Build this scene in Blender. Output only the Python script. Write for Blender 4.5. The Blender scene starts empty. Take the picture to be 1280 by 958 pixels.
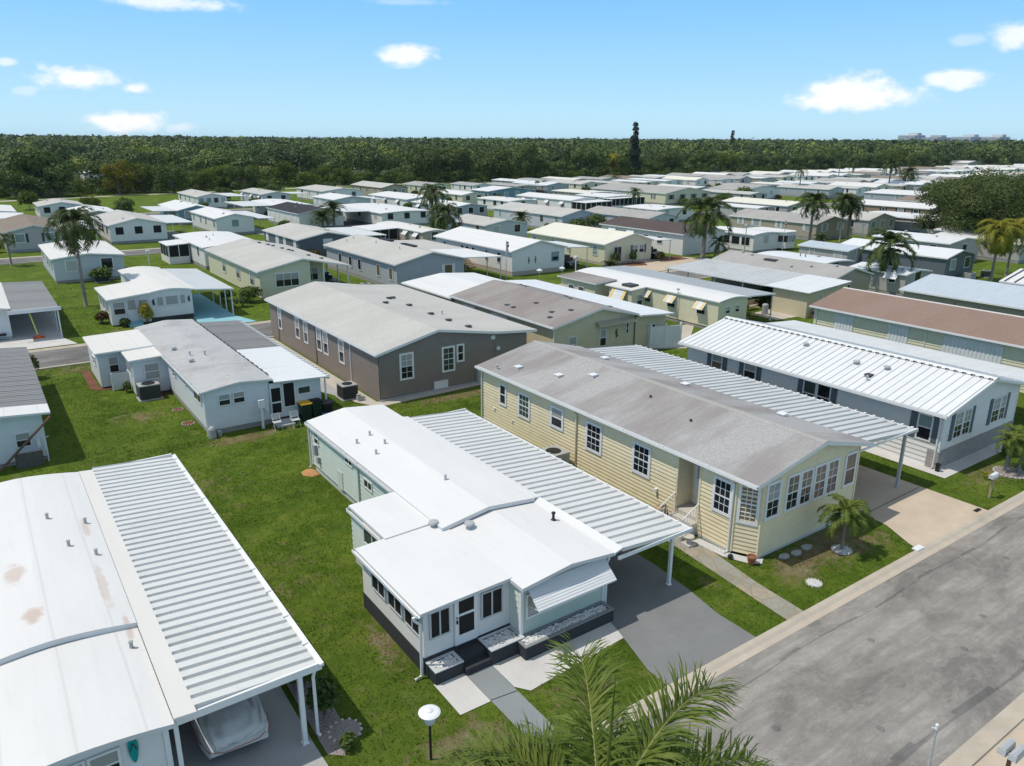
import bpy, math, random
import numpy as np
from mathutils import Vector
rnd = random.Random(7)
npr = np.random.default_rng(11)
S = bpy.context.scene
C = bpy.context.collection
PI = math.pi

# ---------------------------------------------------------------- mesh helpers
class MB:
    def __init__(s): s.v = []; s.f = []; s.m = []
    def poly(s, pts, m=0):
        b = len(s.v); s.v.extend(pts); s.f.append(tuple(range(b, b + len(pts)))); s.m.append(m); return s
    def box(s, x0, x1, y0, y1, z0, z1, m=0):
        if x0 > x1: x0, x1 = x1, x0
        if y0 > y1: y0, y1 = y1, y0
        b = len(s.v)
        s.v += [(x0,y0,z0),(x1,y0,z0),(x1,y1,z0),(x0,y1,z0),(x0,y0,z1),(x1,y0,z1),(x1,y1,z1),(x0,y1,z1)]
        s.f += [(b,b+3,b+2,b+1),(b+4,b+5,b+6,b+7),(b,b+1,b+5,b+4),(b+1,b+2,b+6,b+5),(b+2,b+3,b+7,b+6),(b+3,b,b+4,b+7)]
        s.m += [m]*6; return s
    def prism(s, pts, z0, z1, m=0, mt=None):
        n = len(pts); b = len(s.v)
        s.v += [(p[0],p[1],z0) for p in pts] + [(p[0],p[1],z1) for p in pts]
        s.f.append(tuple(range(b+n, b+2*n))); s.m.append(m if mt is None else mt)
        s.f.append(tuple(range(b+n-1, b-1, -1))); s.m.append(m)
        for i in range(n):
            j = (i+1) % n; s.f.append((b+i,b+j,b+n+j,b+n+i)); s.m.append(m)
        return s
    def tube(s, pts, r, n=8, m=0, cap=True):
        pts = [Vector(p) for p in pts]; rs = r if isinstance(r,(list,tuple)) else [r]*len(pts)
        b = len(s.v); up = Vector((0,0,1))
        for i, p in enumerate(pts):
            d = (pts[min(i+1,len(pts)-1)] - pts[max(i-1,0)]).normalized()
            a = d.cross(up if abs(d.z) < .9 else Vector((1,0,0))).normalized(); c = d.cross(a)
            for k in range(n):
                t = 2*PI*k/n; q = p + (a*math.cos(t) + c*math.sin(t))*rs[i]; s.v.append(tuple(q))
        for i in range(len(pts)-1):
            for k in range(n):
                k2 = (k+1) % n
                s.f.append((b+i*n+k, b+i*n+k2, b+(i+1)*n+k2, b+(i+1)*n+k)); s.m.append(m)
        if cap:
            s.f.append(tuple(range(b, b+n))); s.m.append(m)
            e = b+(len(pts)-1)*n; s.f.append(tuple(range(e+n-1, e-1, -1))); s.m.append(m)
        return s
    def lathe(s, cx, cy, prof, n=16, m=0):
        b = len(s.v)
        for r, z in prof:
            for k in range(n):
                t = 2*PI*k/n; s.v.append((cx+r*math.cos(t), cy+r*math.sin(t), z))
        for i in range(len(prof)-1):
            for k in range(n):
                k2 = (k+1) % n; s.f.append((b+i*n+k, b+i*n+k2, b+(i+1)*n+k2, b+(i+1)*n+k)); s.m.append(m)
        s.f.append(tuple(range(b+n-1, b-1, -1))); s.m.append(m)
        e = b+(len(prof)-1)*n; s.f.append(tuple(range(e, e+n))); s.m.append(m)
        return s
    def blob(s, c, r, seed=0, n=10, k=7, amp=.15, m=0):
        rr = random.Random(seed); b = len(s.v); ph = [rr.uniform(0,6) for _ in range(6)]
        for i in range(k+1):
            th = PI*i/k
            for j in range(n):
                a = 2*PI*j/n
                q = 1+amp*(math.sin(3*a+ph[0])*math.sin(2*th+ph[1])+.6*math.sin(5*a+ph[2]+th*3))
                s.v.append((c[0]+r[0]*q*math.sin(th)*math.cos(a), c[1]+r[1]*q*math.sin(th)*math.sin(a), c[2]+r[2]*q*math.cos(th)))
        for i in range(k):
            for j in range(n):
                j2 = (j+1) % n; s.f.append((b+i*n+j, b+(i+1)*n+j, b+(i+1)*n+j2, b+i*n+j2)); s.m.append(m)
        return s

def mesh_of(mb, mats, off=(0,0,0), smooth=False, name='m'):
    me = bpy.data.meshes.new(name)
    ox, oy, oz = off
    me.from_pydata([(x-ox,y-oy,z-oz) for x,y,z in mb.v], [], mb.f)
    for mt in (mats if isinstance(mats,(list,tuple)) else [mats]): me.materials.append(mt)
    if any(mb.m): me.polygons.foreach_set('material_index', mb.m)
    if smooth: me.polygons.foreach_set('use_smooth', [True]*len(mb.f))
    me.update(); return me

def root_of(o):
    while o.parent: o = o.parent
    return o
def obj(name, mb, mats, parent=None, smooth=False, loc=None):
    """one mesh object; verts of mb are world coordinates"""
    if parent is not None: off = root_of(parent).location
    else: off = loc or (0,0,0)
    o = bpy.data.objects.new(name, mesh_of(mb, mats, off, smooth, name)); C.objects.link(o)
    if parent is not None: o.parent = parent
    else: o.location = off
    return o
def thing(name, label, cat, loc, group=None):
    o = bpy.data.objects.new(name, None); o.empty_display_size = .3; C.objects.link(o)
    o.location = loc; tag(o, label, cat, group); return o
def tag(o, label, cat, group=None):
    o['label'] = label; o['category'] = cat
    if group: o['group'] = group
    return o
def struct(name, mb, mats, kind='structure'):
    o = obj(name, mb, mats); o['kind'] = kind; return o
def dup(root, loc, label=None, rotz=0, sc=1, group=None):
    r = root.copy(); C.objects.link(r); r.location = loc; r.rotation_euler = (0,0,rotz); r.scale = (sc,sc,sc) if not isinstance(sc,tuple) else sc
    if label: r['label'] = label
    if group: r['group'] = group
    for ch in list(root.children):
        c = ch.copy(); C.objects.link(c); c.parent = r
        for g in list(ch.children):
            d = g.copy(); C.objects.link(d); d.parent = c
    return r
def fastmesh(name, verts, quads, mat, tone=None):
    me = bpy.data.meshes.new(name); nv, nq = len(verts), len(quads)
    me.vertices.add(nv); me.vertices.foreach_set('co', np.asarray(verts, np.float32).ravel())
    me.loops.add(nq*4); me.loops.foreach_set('vertex_index', np.asarray(quads, np.int32).ravel())
    me.polygons.add(nq); me.polygons.foreach_set('loop_start', np.arange(0, nq*4, 4, dtype=np.int32))
    try: me.polygons.foreach_set('loop_total', np.full(nq, 4, np.int32))
    except Exception: pass
    if tone is not None:
        at = me.attributes.new('tone','FLOAT','POINT'); at.data.foreach_set('value', np.asarray(tone,np.float32))
    me.materials.append(mat); me.update(calc_edges=True); me.validate(); return me

# ---------------------------------------------------------------- materials
class NT:
    def __init__(s, name):
        s.mat = bpy.data.materials.new(name); s.mat.use_nodes = True; s.t = s.mat.node_tree
        s.b = s.t.nodes['Principled BSDF']; s.out = s.t.nodes['Material Output']
        s.co = s.t.nodes.new('ShaderNodeTexCoord').outputs['Object']
    def n(s, ty, **k):
        x = s.t.nodes.new(ty)
        for a, v in k.items(): setattr(x, a, v)
        return x
    def l(s, a, b): s.t.links.new(a, b)
    def map(s, sc, rot=(0,0,0)):
        x = s.n('ShaderNodeMapping'); x.inputs['Scale'].default_value = sc; x.inputs['Rotation'].default_value = rot
        s.l(s.co, x.inputs[0]); return x.outputs[0]
    def noise(s, sc, det=4, vec=None, rough=.6, dist=0):
        x = s.n('ShaderNodeTexNoise'); x.inputs['Scale'].default_value = sc; x.inputs['Detail'].default_value = det
        x.inputs['Roughness'].default_value = rough; x.inputs['Distortion'].default_value = dist
        s.l(vec or s.co, x.inputs['Vector']); return x.outputs['Fac']
    def ramp(s, fac, stops):
        x = s.n('ShaderNodeValToRGB'); e = x.color_ramp.elements
        while len(e) < len(stops): e.new(.5)
        for i, (p, c) in enumerate(stops):
            e[i].position = p; e[i].color = (c[0],c[1],c[2],1) if isinstance(c,(tuple,list)) else (c,c,c,1)
        s.l(fac, x.inputs[0]); return x.outputs[0]
    def mix(s, fac, a, b, mode='MIX'):
        x = s.n('ShaderNodeMix', data_type='RGBA', blend_type=mode)
        for sock, v in ((x.inputs[0],fac),(x.inputs[6],a),(x.inputs[7],b)):
            if isinstance(v,(int,float)): sock.default_value = v
            elif isinstance(v,(tuple,list)): sock.default_value = (v[0],v[1],v[2],1)
            else: s.l(v, sock)
        return x.outputs[2]
    def math(s, op, a, b=0, c=None):
        x = s.n('ShaderNodeMath', operation=op)
        for i, v in enumerate((a,b) if c is None else (a,b,c)):
            if isinstance(v,(int,float)): x.inputs[i].default_value = v
            else: s.l(v, x.inputs[i])
        return x.outputs[0]
    def bump(s, h, d=.02, st=.5):
        x = s.n('ShaderNodeBump'); x.inputs['Distance'].default_value = d; x.inputs['Strength'].default_value = st
        s.l(h, x.inputs['Height']); s.l(x.outputs[0], s.b.inputs['Normal'])
    def fin(s, col, rough=.6, spec=.3):
        if isinstance(col,(tuple,list)): s.b.inputs['Base Color'].default_value = (col[0],col[1],col[2],1)
        else: s.l(col, s.b.inputs['Base Color'])
        if isinstance(rough,(int,float)): s.b.inputs['Roughness'].default_value = rough
        else: s.l(rough, s.b.inputs['Roughness'])
        s.b.inputs['Specular IOR Level'].default_value = spec
        return s.mat
def sc3(c, k): return tuple(min(.95, x*k) for x in c)

def paint(name, col, rough=.5, var=.08, sc=1.5, spec=.3, dirt=.0, dcol=(.25,.22,.17)):
    n = NT(name); f = n.noise(sc, 5); c = n.ramp(f, [(.3, sc3(col,1-var)), (.7, sc3(col,1+var))])
    if dirt:
        d = n.noise(1.0, 6, n.map((.5,.9,2.2)), .7); c = n.mix(n.ramp(d, [(.5,0),(.78,dirt)]), c, dcol)
    return n.fin(c, rough, spec)
def shingle(name, col, stain=.25, scol=None):
    n = NT(name); f = n.noise(22, 3, n.map((1,.55,1))); g = n.noise(.35, 5, n.map((.35,1.3,.3)), .6)
    h = n.noise(3.5, 4)
    c = n.ramp(f, [(.3, sc3(col,.72)), (.7, sc3(col,1.22))])
    c = n.mix(n.ramp(h, [(.35,0),(.75,.35)]), c, sc3(col,.82))
    c = n.mix(n.ramp(g, [(.41,stain),(.57,0)]), c, scol or sc3(col,.6))
    w = n.n('ShaderNodeTexWave', bands_direction='X'); w.inputs['Scale'].default_value = 2.2; w.inputs['Distortion'].default_value = .6
    n.l(n.co, w.inputs['Vector'])
    c = n.mix(n.ramp(w.outputs['Fac'], [(.0,.16),(.12,0)]), c, sc3(col,.55))
    n.bump(n.math('ADD', n.math('MULTIPLY', f, .6), w.outputs['Fac']), .012, .5)
    return n.fin(c, .9, .15)
def membrane(name, col=(.735,.73,.715), dirt=.3, spots=(), seam=.32):
    n = NT(name); a = n.noise(.5, 5, n.map((1.6,.35,1)), .6); b = n.noise(.16, 6, None, .7, 1.5); d = n.noise(9, 3)
    c = n.ramp(a, [(.3, sc3(col,.955)), (.7, sc3(col,1.02))])
    c = n.mix(n.ramp(b, [(.62,0),(.75,dirt)]), c, (.62,.60,.55))
    c = n.mix(n.ramp(d, [(.4,.05),(.6,0)]), c, (.6,.6,.57))
    w = n.n('ShaderNodeTexWave', bands_direction='X'); w.inputs['Scale'].default_value = .23; w.inputs['Distortion'].default_value = .5; w.inputs['Detail Scale'].default_value = .3; n.l(n.co, w.inputs['Vector'])
    c = n.mix(n.ramp(w.outputs['Fac'], [(0,seam),(.012,0)]), c, (.5,.49,.46))
    s = n.noise(1.5, 7, n.map((3.0,.35,1)), .75); c = n.mix(n.ramp(s, [(.56,0),(.75,.28)]), c, (.55,.52,.46))
    for x, y, rx, ry, k in spots:
        vm = n.n('ShaderNodeVectorMath', operation='SUBTRACT'); n.l(n.co, vm.inputs[0]); vm.inputs[1].default_value = (x,y,0)
        vs = n.n('ShaderNodeVectorMath', operation='MULTIPLY'); n.l(vm.outputs[0], vs.inputs[0]); vs.inputs[1].default_value = (1/rx,1/ry,0)
        ln = n.n('ShaderNodeVectorMath', operation='LENGTH'); n.l(vs.outputs[0], ln.inputs[0])
        z = n.math('SUBTRACT', 1.05, n.math('ADD', ln.outputs['Value'], n.math('MULTIPLY', n.math('SUBTRACT', n.noise(3.2,6,None,.75), .5), 2.2)))
        c = n.mix(n.ramp(z, [(0,0),(.5,k)]), c, (.50,.33,.25))
    n.bump(n.math('ADD', n.noise(1.3, 3), n.math('MULTIPLY', n.noise(.7,3,n.map((2,.4,1))), 1.5)), .04, .2)
    return n.fin(c, .55, .25)
def metal_roof(name, col, rough=.42, dirt=.12, seams=0):
    n = NT(name); a = n.noise(1.2, 5, n.map((.25,3,1))); b = n.noise(.4, 5, None, .7)
    c = n.ramp(a, [(.25, sc3(col,.9)), (.75, sc3(col,1.05))])
    c = n.mix(n.ramp(b, [(.5,0),(.75,dirt)]), c, (.3,.28,.25))
    sp = n.noise(3.0, 6, n.map((1.6,.8,1)), .75); c = n.mix(n.ramp(sp, [(.56,0),(.68,dirt*.9)]), c, (.22,.21,.19))
    if seams:
        w = n.n('ShaderNodeTexWave', bands_direction='Y', wave_profile='SAW'); w.inputs['Scale'].default_value = seams
        n.l(n.co, w.inputs['Vector']); n.bump(n.ramp(w.outputs['Fac'], [(0,0),(.12,1),(.88,1),(1,0)]), .04, .8); c = n.mix(n.ramp(w.outputs['Fac'], [(.80,0),(.93,.55)]), c, sc3(col,.5))
    return n.fin(c, rough, .4)
def siding(name, col, var=.06, dirt=.12, lines=0):
    n = NT(name); a = n.noise(2.0, 4)
    c = n.ramp(a, [(.3, sc3(col,1-var)), (.7, sc3(col,1+var))])
    d = n.noise(1.2, 6, n.map((.8,.8,2.5)), .7)
    c = n.mix(n.ramp(d, [(.48,0),(.78,dirt)]), c, (.34,.29,.22))
    if lines:
        w = n.n('ShaderNodeTexWave', bands_direction='Z' if lines > 0 else 'DIAGONAL', wave_profile='SAW')
        w.inputs['Scale'].default_value = abs(lines); n.l(n.co, w.inputs['Vector']); n.bump(w.outputs['Fac'], .02, .6)
    return n.fin(c, .45, .3)
def glass(name, col=(.012,.014,.017), rough=.06, blind=None):
    n = NT(name)
    if blind:
        w = n.n('ShaderNodeTexWave', bands_direction='Z'); w.inputs['Scale'].default_value = 6; n.l(n.co, w.inputs['Vector'])
        c = n.ramp(w.outputs['Fac'], [(.3, sc3(blind,.75)), (.7, blind)])
    else:
        c = n.ramp(n.noise(1.1, 2), [(.35, col), (.7, sc3(col,2.6))])
    return n.fin(c, rough, .5)
def concrete(name, col, var=.14, stain=.3, scol=(.2,.18,.16), joints=0):
    n = NT(name); a = n.noise(.9, 6, None, .65); b = n.noise(25, 3); d = n.noise(.35, 6, None, .7)
    c = n.ramp(a, [(.3, sc3(col,1-var)), (.7, sc3(col,1+var))])
    c = n.mix(n.ramp(b, [(.35,.12),(.65,0)]), c, sc3(col,.6))
    c = n.mix(n.ramp(d, [(.52,0),(.72,stain)]), c, scol)
    n.bump(b, .006, .3)
    return n.fin(c, .85, .2)
def asphalt(name, col=(.395,.37,.34)):
    n = NT(name); f = n.noise(38, 4, None, .8); a = n.noise(.42, 8, n.map((.6,1.2,1)), .72, .3); b = n.noise(2.2, 7, n.map((.6,1.2,1)), .75)
    c = n.ramp(a, [(.40, sc3(col,.42)), (.475, sc3(col,.74)), (.57, sc3(col,1.05))])
    c = n.mix(n.ramp(b, [(.4,.45),(.6,0)]), c, sc3(col,.55))
    st = n.noise(1.0, 6, n.map((.10,2.6,1)), .7); c = n.mix(n.ramp(st, [(.42,.5),(.56,0)]), c, sc3(col,.55)); c = n.mix(n.ramp(st, [(.6,0),(.72,.4)]), c, sc3(col,1.22))
    c = n.mix(n.ramp(f, [(.35,.45),(.65,0)]), c, sc3(col,.5))
    c = n.mix(n.ramp(n.noise(8,6,n.map((.5,1.6,1)),.8), [(.55,0),(.7,.3)]), c, sc3(col,1.25))
    v = n.n('ShaderNodeTexVoronoi', feature='DISTANCE_TO_EDGE'); v.inputs['Scale'].default_value = .55
    nz = n.n('ShaderNodeTexNoise'); nz.inputs['Scale'].default_value = 1.2; nz.inputs['Detail'].default_value = 5; n.l(n.co, nz.inputs['Vector'])
    vm = n.n('ShaderNodeVectorMath', operation='MULTIPLY_ADD'); vm.inputs[1].default_value = (1.6,1.6,1.6); n.l(nz.outputs['Color'], vm.inputs[0]); n.l(n.map((.4,1.2,1)), vm.inputs[2])
    n.l(vm.outputs[0], v.inputs['Vector'])
    c = n.mix(n.math('MULTIPLY', n.ramp(v.outputs['Distance'], [(.0,.5),(.018,0)]), n.ramp(a, [(.35,.35),(.6,.08)])), c, sc3(col,1.3))
    n.bump(f, .008, .4)
    return n.fin(c, .9, .2)
BARE = [(25.6,14.6,3.6,1.5,1.0),(22.6,14.2,1.6,1.3,.6),(8.3,13.8,2.2,1.3,.75),(12.2,13.6,1.6,.8,.7),(10.2,38.9,3.4,1.0,.8),(23,38.6,5,1.0,.75),(38.2,14.2,3.6,1.4,.6),(6.2,45.5,2.6,2.0,.5),(6.5,34,3.5,4,.35),(8.4,18.8,.7,2.8,.6),(9.6,68.3,4.5,1.6,.7),(7.2,25,2.2,5,.25),(4.2,58,4,1.6,.5),(27.5,13.3,2,.9,.3),(16.6,14.2,.5,1,.5),(19.4,15.2,.8,3,.3)]
def grass_col(n, vec=None):
    a = n.noise(.32, 6, vec, .65, .4); b = n.noise(3.2, 5, vec, .7); d = n.noise(.8, 6, vec, .7, .8); e = n.noise(.07, 3, vec)
    c = n.ramp(a, [(.34,(.066,.125,.010)), (.48,(.122,.200,.018)), (.62,(.20,.275,.034))])
    c = n.mix(n.ramp(b, [(.4,.55),(.6,0)]), c, (.075,.130,.014))
    c = n.mix(n.ramp(n.noise(1.3,6,vec,.7), [(.52,0),(.66,.65)]), c, (.26,.30,.05))
    c = n.mix(n.ramp(d, [(.60,0),(.70,.62)]), c, (.32,.25,.15))
    c = n.mix(n.ramp(e, [(.4,0),(.65,.35)]), c, (.12,.165,.03))
    zsum = None
    for x, y, rx, ry, k in BARE:
        vm = n.n('ShaderNodeVectorMath', operation='SUBTRACT'); n.l(vec or n.co, vm.inputs[0]); vm.inputs[1].default_value = (x,y,0)
        vs = n.n('ShaderNodeVectorMath', operation='MULTIPLY'); n.l(vm.outputs[0], vs.inputs[0]); vs.inputs[1].default_value = (1/rx,1/ry,0)
        ln = n.n('ShaderNodeVectorMath', operation='LENGTH'); n.l(vs.outputs[0], ln.inputs[0])
        z = n.math('MULTIPLY', n.math('MAXIMUM', n.math('SUBTRACT', 1.0, ln.outputs['Value']), 0.0), k)
        zsum = z if zsum is None else n.math('ADD', zsum, z)
    g = n.noise(1.7, 7, vec, .75, .5); h = n.noise(.9, 5, vec, .7)
    bare = n.ramp(n.math('ADD', n.math('MULTIPLY', zsum, .42), g), [(.60,0),(.74,.9)])
    c = n.mix(bare, c, n.ramp(h, [(.35,(.23,.16,.085)), (.55,(.33,.25,.15)), (.7,(.42,.35,.26))]))
    return c, b
def grassmat(name, fine=True):
    n = NT(name); c, b = grass_col(n)
    if fine:
        f = n.noise(28, 4, None, .8); c = n.mix(n.ramp(f, [(.35,.6),(.6,0)]), c, (.05,.085,.012))
        n.bump(n.math('ADD', n.math('MULTIPLY', b, 2), f), .07, .9)
    return n.fin(c, .95, .1)
def leafmat(name, lo, hi, tr=.35, sc=.5, obj_var=.35, tones=None):
    n = NT(name); a = n.noise(sc, 3); c = n.ramp(a, [(.32, lo), (.68, hi)])
    if tones:
        at = n.n('ShaderNodeAttribute', attribute_name='tone'); c = n.mix(.75, c, n.ramp(at.outputs['Fac'], tones))
    oi = n.n('ShaderNodeObjectInfo')
    c = n.mix(n.math('MULTIPLY', oi.outputs['Random'], obj_var), c, sc3(lo,.55))
    n.fin(c, .55, .25)
    t = n.n('ShaderNodeBsdfTranslucent'); n.l(n.mix(1, c, (1.3,1.5,.6), 'MULTIPLY'), t.inputs['Color'])
    x = n.n('ShaderNodeMixShader'); x.inputs[0].default_value = tr
    n.l(n.b.outputs[0], x.inputs[1]); n.l(t.outputs[0], x.inputs[2]); n.l(x.outputs[0], n.out.inputs['Surface'])
    return n.mat
def bark(name, col=(.16,.13,.10), ring=0):
    n = NT(name); a = n.noise(6, 5, n.map((1,1,.35 if not ring else 3)), .7); c = n.ramp(a, [(.3, sc3(col,.6)), (.7, sc3(col,1.3))])
    if ring:
        w = n.n('ShaderNodeTexWave', bands_direction='Z'); w.inputs['Scale'].default_value = ring; w.inputs['Distortion'].default_value = 1.5; n.l(n.co, w.inputs['Vector'])
        c = n.mix(n.ramp(w.outputs['Fac'], [(0,.4),(.3,0)]), c, sc3(col,.5))
    n.bump(a, .03, .6); return n.fin(c, .9, .1)
def gravelmat(name, col):
    n = NT(name); v = n.n('ShaderNodeTexVoronoi'); v.inputs['Scale'].default_value = 16; n.l(n.co, v.inputs['Vector'])
    c = n.mix(n.ramp(v.outputs['Distance'], [(.25,0),(.6,.7)]), n.mix(.35, col, v.outputs['Color'], 'MULTIPLY'), sc3(col,.3))
    c = n.mix(.6, c, col)
    n.bump(n.math('MULTIPLY', v.outputs['Distance'], -1), .05, 1); return n.fin(c, .8, .2)
def stonemat(name, cols, sc=2.0, mortar=.12, bw=.5, rh=.25):
    n = NT(name); b = n.n('ShaderNodeTexBrick'); b.inputs['Scale'].default_value = sc
    b.inputs['Color1'].default_value = (*cols[0],1); b.inputs['Color2'].default_value = (*cols[1],1); b.inputs['Mortar'].default_value = (*cols[2],1)
    b.inputs['Mortar Size'].default_value = .015; b.inputs['Brick Width'].default_value = bw; b.inputs['Row Height'].default_value = rh
    sx = n.n('ShaderNodeSeparateXYZ'); n.l(n.co, sx.inputs[0]); cb = n.n('ShaderNodeCombineXYZ')
    n.l(n.math('ADD', sx.outputs['X'], sx.outputs['Y']), cb.inputs[0]); n.l(sx.outputs['Z'], cb.inputs[1]); n.l(cb.outputs[0], b.inputs['Vector'])
    c = n.mix(n.ramp(n.noise(6,4), [(.35,.4),(.65,0)]), b.outputs['Color'], sc3(cols[0],.6))
    n.bump(b.outputs['Fac'], -.02, .6); return n.fin(c, .9, .15)
def flagmat(name):
    n = NT(name); v = n.n('ShaderNodeTexVoronoi'); v.inputs['Scale'].default_value = 1.5; n.l(n.co, v.inputs['Vector'])
    e = n.n('ShaderNodeTexVoronoi', feature='DISTANCE_TO_EDGE'); e.inputs['Scale'].default_value = 1.5; n.l(n.co, e.inputs['Vector'])
    s = n.n('ShaderNodeSeparateColor'); n.l(v.outputs['Color'], s.inputs[0])
    c = n.ramp(s.outputs[0], [(.1,(.27,.26,.20)),(.5,(.33,.33,.29)),(.9,(.40,.34,.25))])
    c = n.mix(n.ramp(n.noise(7,5), [(.35,.4),(.65,0)]), c, (.2,.19,.15))
    c = n.mix(n.ramp(e.outputs['Distance'], [(.03,1),(.06,0)]), c, (.30,.27,.2))
    n.bump(n.ramp(e.outputs['Distance'], [(.02,0),(.06,1)]), .02, .6); return n.fin(c, .85, .2)

M = {}
M['patch'] = concrete('road_patch', (.36,.345,.32), .25, .7, (.2,.195,.19)); M['gravel_w'] = paint('white_pebbles', (.74,.73,.71), .7, .2, 9)
M['mint'] = siding('mint_siding', (.635,.70,.62), .04, .06); M['mint_flat'] = siding('mint_panel', (.545,.625,.545), .04, .05)
M['yellow'] = siding('yellow_siding', (.82,.70,.465), .04, .2); M['white'] = siding('white_siding', (.80,.78,.76), .03, .1)
M['bluewhite'] = siding('pale_blue_siding', (.73,.755,.77), .04, .14); M['taupe'] = siding('taupe_siding', (.245,.205,.175), .06, .1)
M['beige'] = siding('beige_siding', (.62,.55,.38), .04, .15); M['cream'] = siding('cream_siding', (.70,.66,.49), .04, .15)
M['paleyellow'] = siding('pale_yellow_panel', (.72,.68,.50), .04, .15); M['greyblue'] = siding('grey_blue_siding', (.40,.42,.46), .04, .1)
M['ltblue'] = siding('light_blue_siding', (.56,.585,.615), .04, .1); M['tan'] = siding('tan_siding', (.42,.36,.28), .05, .1)
M['dkgrey'] = siding('dark_grey_siding', (.13,.15,.17), .06, .1); M['grey'] = siding('grey_siding', (.45,.435,.425), .05, .1)
M['blue'] = siding('blue_siding', (.16,.29,.37), .05, .1); M['pinktan'] = siding('pink_tan_siding', (.50,.42,.36), .05, .12)
M['brick'] = stonemat('brick_wall', [(.35,.24,.18),(.42,.30,.23),(.45,.42,.38)], 3)
M['block'] = stonemat('grey_block', [(.36,.35,.33),(.44,.42,.40),(.25,.24,.22)], 1.6)
M['stone'] = stonemat('stone_skirt', [(.38,.36,.35),(.46,.42,.38),(.28,.26,.25)], 1.6, .1, .45, .16)
M['lattice'] = stonemat('block_lattice', [(.12,.11,.10),(.10,.09,.09),(.4,.38,.36)], 5)
M['mem'] = membrane('white_membrane_roof'); M['mem_m'] = membrane('clean_membrane_roof', (.745,.74,.73), .12, (), .06); M['mem_l'] = membrane('patched_membrane_roof', (.735,.73,.715), .35, [(-.62,8.2,.30,.7,.5),(-.35,5.5,.28,.5,.6),(1.5,10.6,.12,.9,.4),(1.45,6.4,.14,1.5,.4),(1.7,4.0,.1,.6,.5)]); M['memd'] = membrane('worn_membrane_roof', (.72,.70,.66), .6)
M['sh_grey'] = shingle('grey_shingles', (.42,.41,.39), .25); M['sh_stain'] = shingle('stained_grey_shingles', (.41,.405,.40), .85, (.275,.25,.245))
M['sh_brown'] = shingle('brown_shingles', (.30,.215,.175), .3, (.23,.15,.12)); M['sh_dk'] = shingle('dark_brown_shingles', (.115,.09,.085), .3)
M['sh_black'] = shingle('charcoal_shingles', (.05,.05,.055), .2); M['sh_taupe'] = shingle('taupe_shingles', (.27,.225,.185), .2)
M['sh_bgrey'] = shingle('brown_grey_shingles', (.33,.31,.295), .75, (.25,.215,.205)); M['sh_lt'] = shingle('pale_grey_shingles', (.54,.53,.50), .2)
M['wmetal'] = metal_roof('white_metal', (.76,.77,.77), .4, .12); M['cmetal'] = metal_roof('cream_metal', (.80,.76,.63), .45, .1)
M['gmetal'] = metal_roof('grey_metal', (.46,.48,.49), .45, .3, 2.2); M['dgmetal'] = metal_roof('weathered_metal', (.30,.295,.29), .55, .5, 2.2)
M['bmetal'] = metal_roof('pale_blue_metal', (.56,.63,.68), .45, .1, 1.3); M['carmetal'] = metal_roof('carport_metal', (.69,.695,.675), .45, .2)
M['carmetal2'] = metal_roof('weathered_carport_metal', (.60,.61,.60), .45, .3); M['agemetal'] = metal_roof('aged_trailer_roof', (.56,.555,.54), .55, .65, 2.4)
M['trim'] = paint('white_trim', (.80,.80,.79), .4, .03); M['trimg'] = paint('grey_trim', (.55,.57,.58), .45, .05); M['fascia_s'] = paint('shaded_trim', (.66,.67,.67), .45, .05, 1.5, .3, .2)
M['glass'] = glass('dark_glass'); M['glass_b'] = glass('glass_with_blind', rough=.15, blind=(.42,.43,.42)); M['glass_w'] = glass('glass_with_white_blind', rough=.15, blind=(.56,.56,.54)); M['glass_g'] = glass('greenish_glass', (.03,.045,.042), .1)
M['screen'] = paint('dark_screen', (.012,.012,.013), .6, .2); M['glass_t'] = glass('teal_shade_glass', rough=.15, blind=(.27,.36,.35)); M['glass_c'] = glass('curtained_glass', rough=.2, blind=(.24,.19,.15))
M['shutter'] = paint('slate_shutter', (.13,.155,.18), .6); M['shutterw'] = paint('white_shutter', (.72,.74,.75), .6)
M['conc'] = concrete('pale_concrete', (.52,.47,.41), .1, .2, (.35,.3,.26)); M['conc_l'] = concrete('light_slab', (.60,.585,.56), .08, .2, (.42,.4,.38)); M['conc_g'] = concrete('grey_slab', (.40,.40,.395), .08, .2)
M['drive'] = concrete('painted_grey_drive', (.215,.22,.22), .1, .12, (.22,.23,.23)); M['walk'] = concrete('painted_grey_walk', (.26,.28,.285), .07, .2, (.2,.21,.22))
M['char'] = concrete('charcoal_paint', (.045,.048,.052), .12, .1, (.08,.08,.08)); M['turq'] = concrete('turquoise_paint', (.27,.52,.58), .06, .15, (.2,.4,.45))
M['kerb'] = concrete('kerb_concrete', (.50,.44,.36), .12, .4, (.30,.27,.23)); M['pave'] = concrete('tan_drive', (.55,.46,.36), .1, .3, (.42,.30,.22))
M['asph'] = asphalt('worn_asphalt'); M['asph2'] = asphalt('far_asphalt', (.27,.26,.25))
M['grass'] = grassmat('lawn'); M['tuft'] = grassmat('grass_tufts', False); _t = M['tuft'].node_tree; _b = _t.nodes['Principled BSDF']; _tr = _t.nodes.new('ShaderNodeBsdfTranslucent'); _t.links.new(_b.inputs['Base Color'].links[0].from_socket, _tr.inputs['Color']); _mx = _t.nodes.new('ShaderNodeMixShader'); _mx.inputs[0].default_value = .45; _t.links.new(_b.outputs[0], _mx.inputs[1]); _t.links.new(_tr.outputs[0], _mx.inputs[2]); _t.links.new(_mx.outputs[0], _t.nodes['Material Output'].inputs['Surface'])
M['soil'] = concrete('dry_soil', (.22,.15,.09), .3, .7, (.08,.10,.03)); M['mulch'] = concrete('red_mulch', (.17,.075,.045), .3, .3, (.1,.05,.03)); M['sand'] = concrete('orange_sand', (.45,.24,.10), .15, .2)
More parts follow.
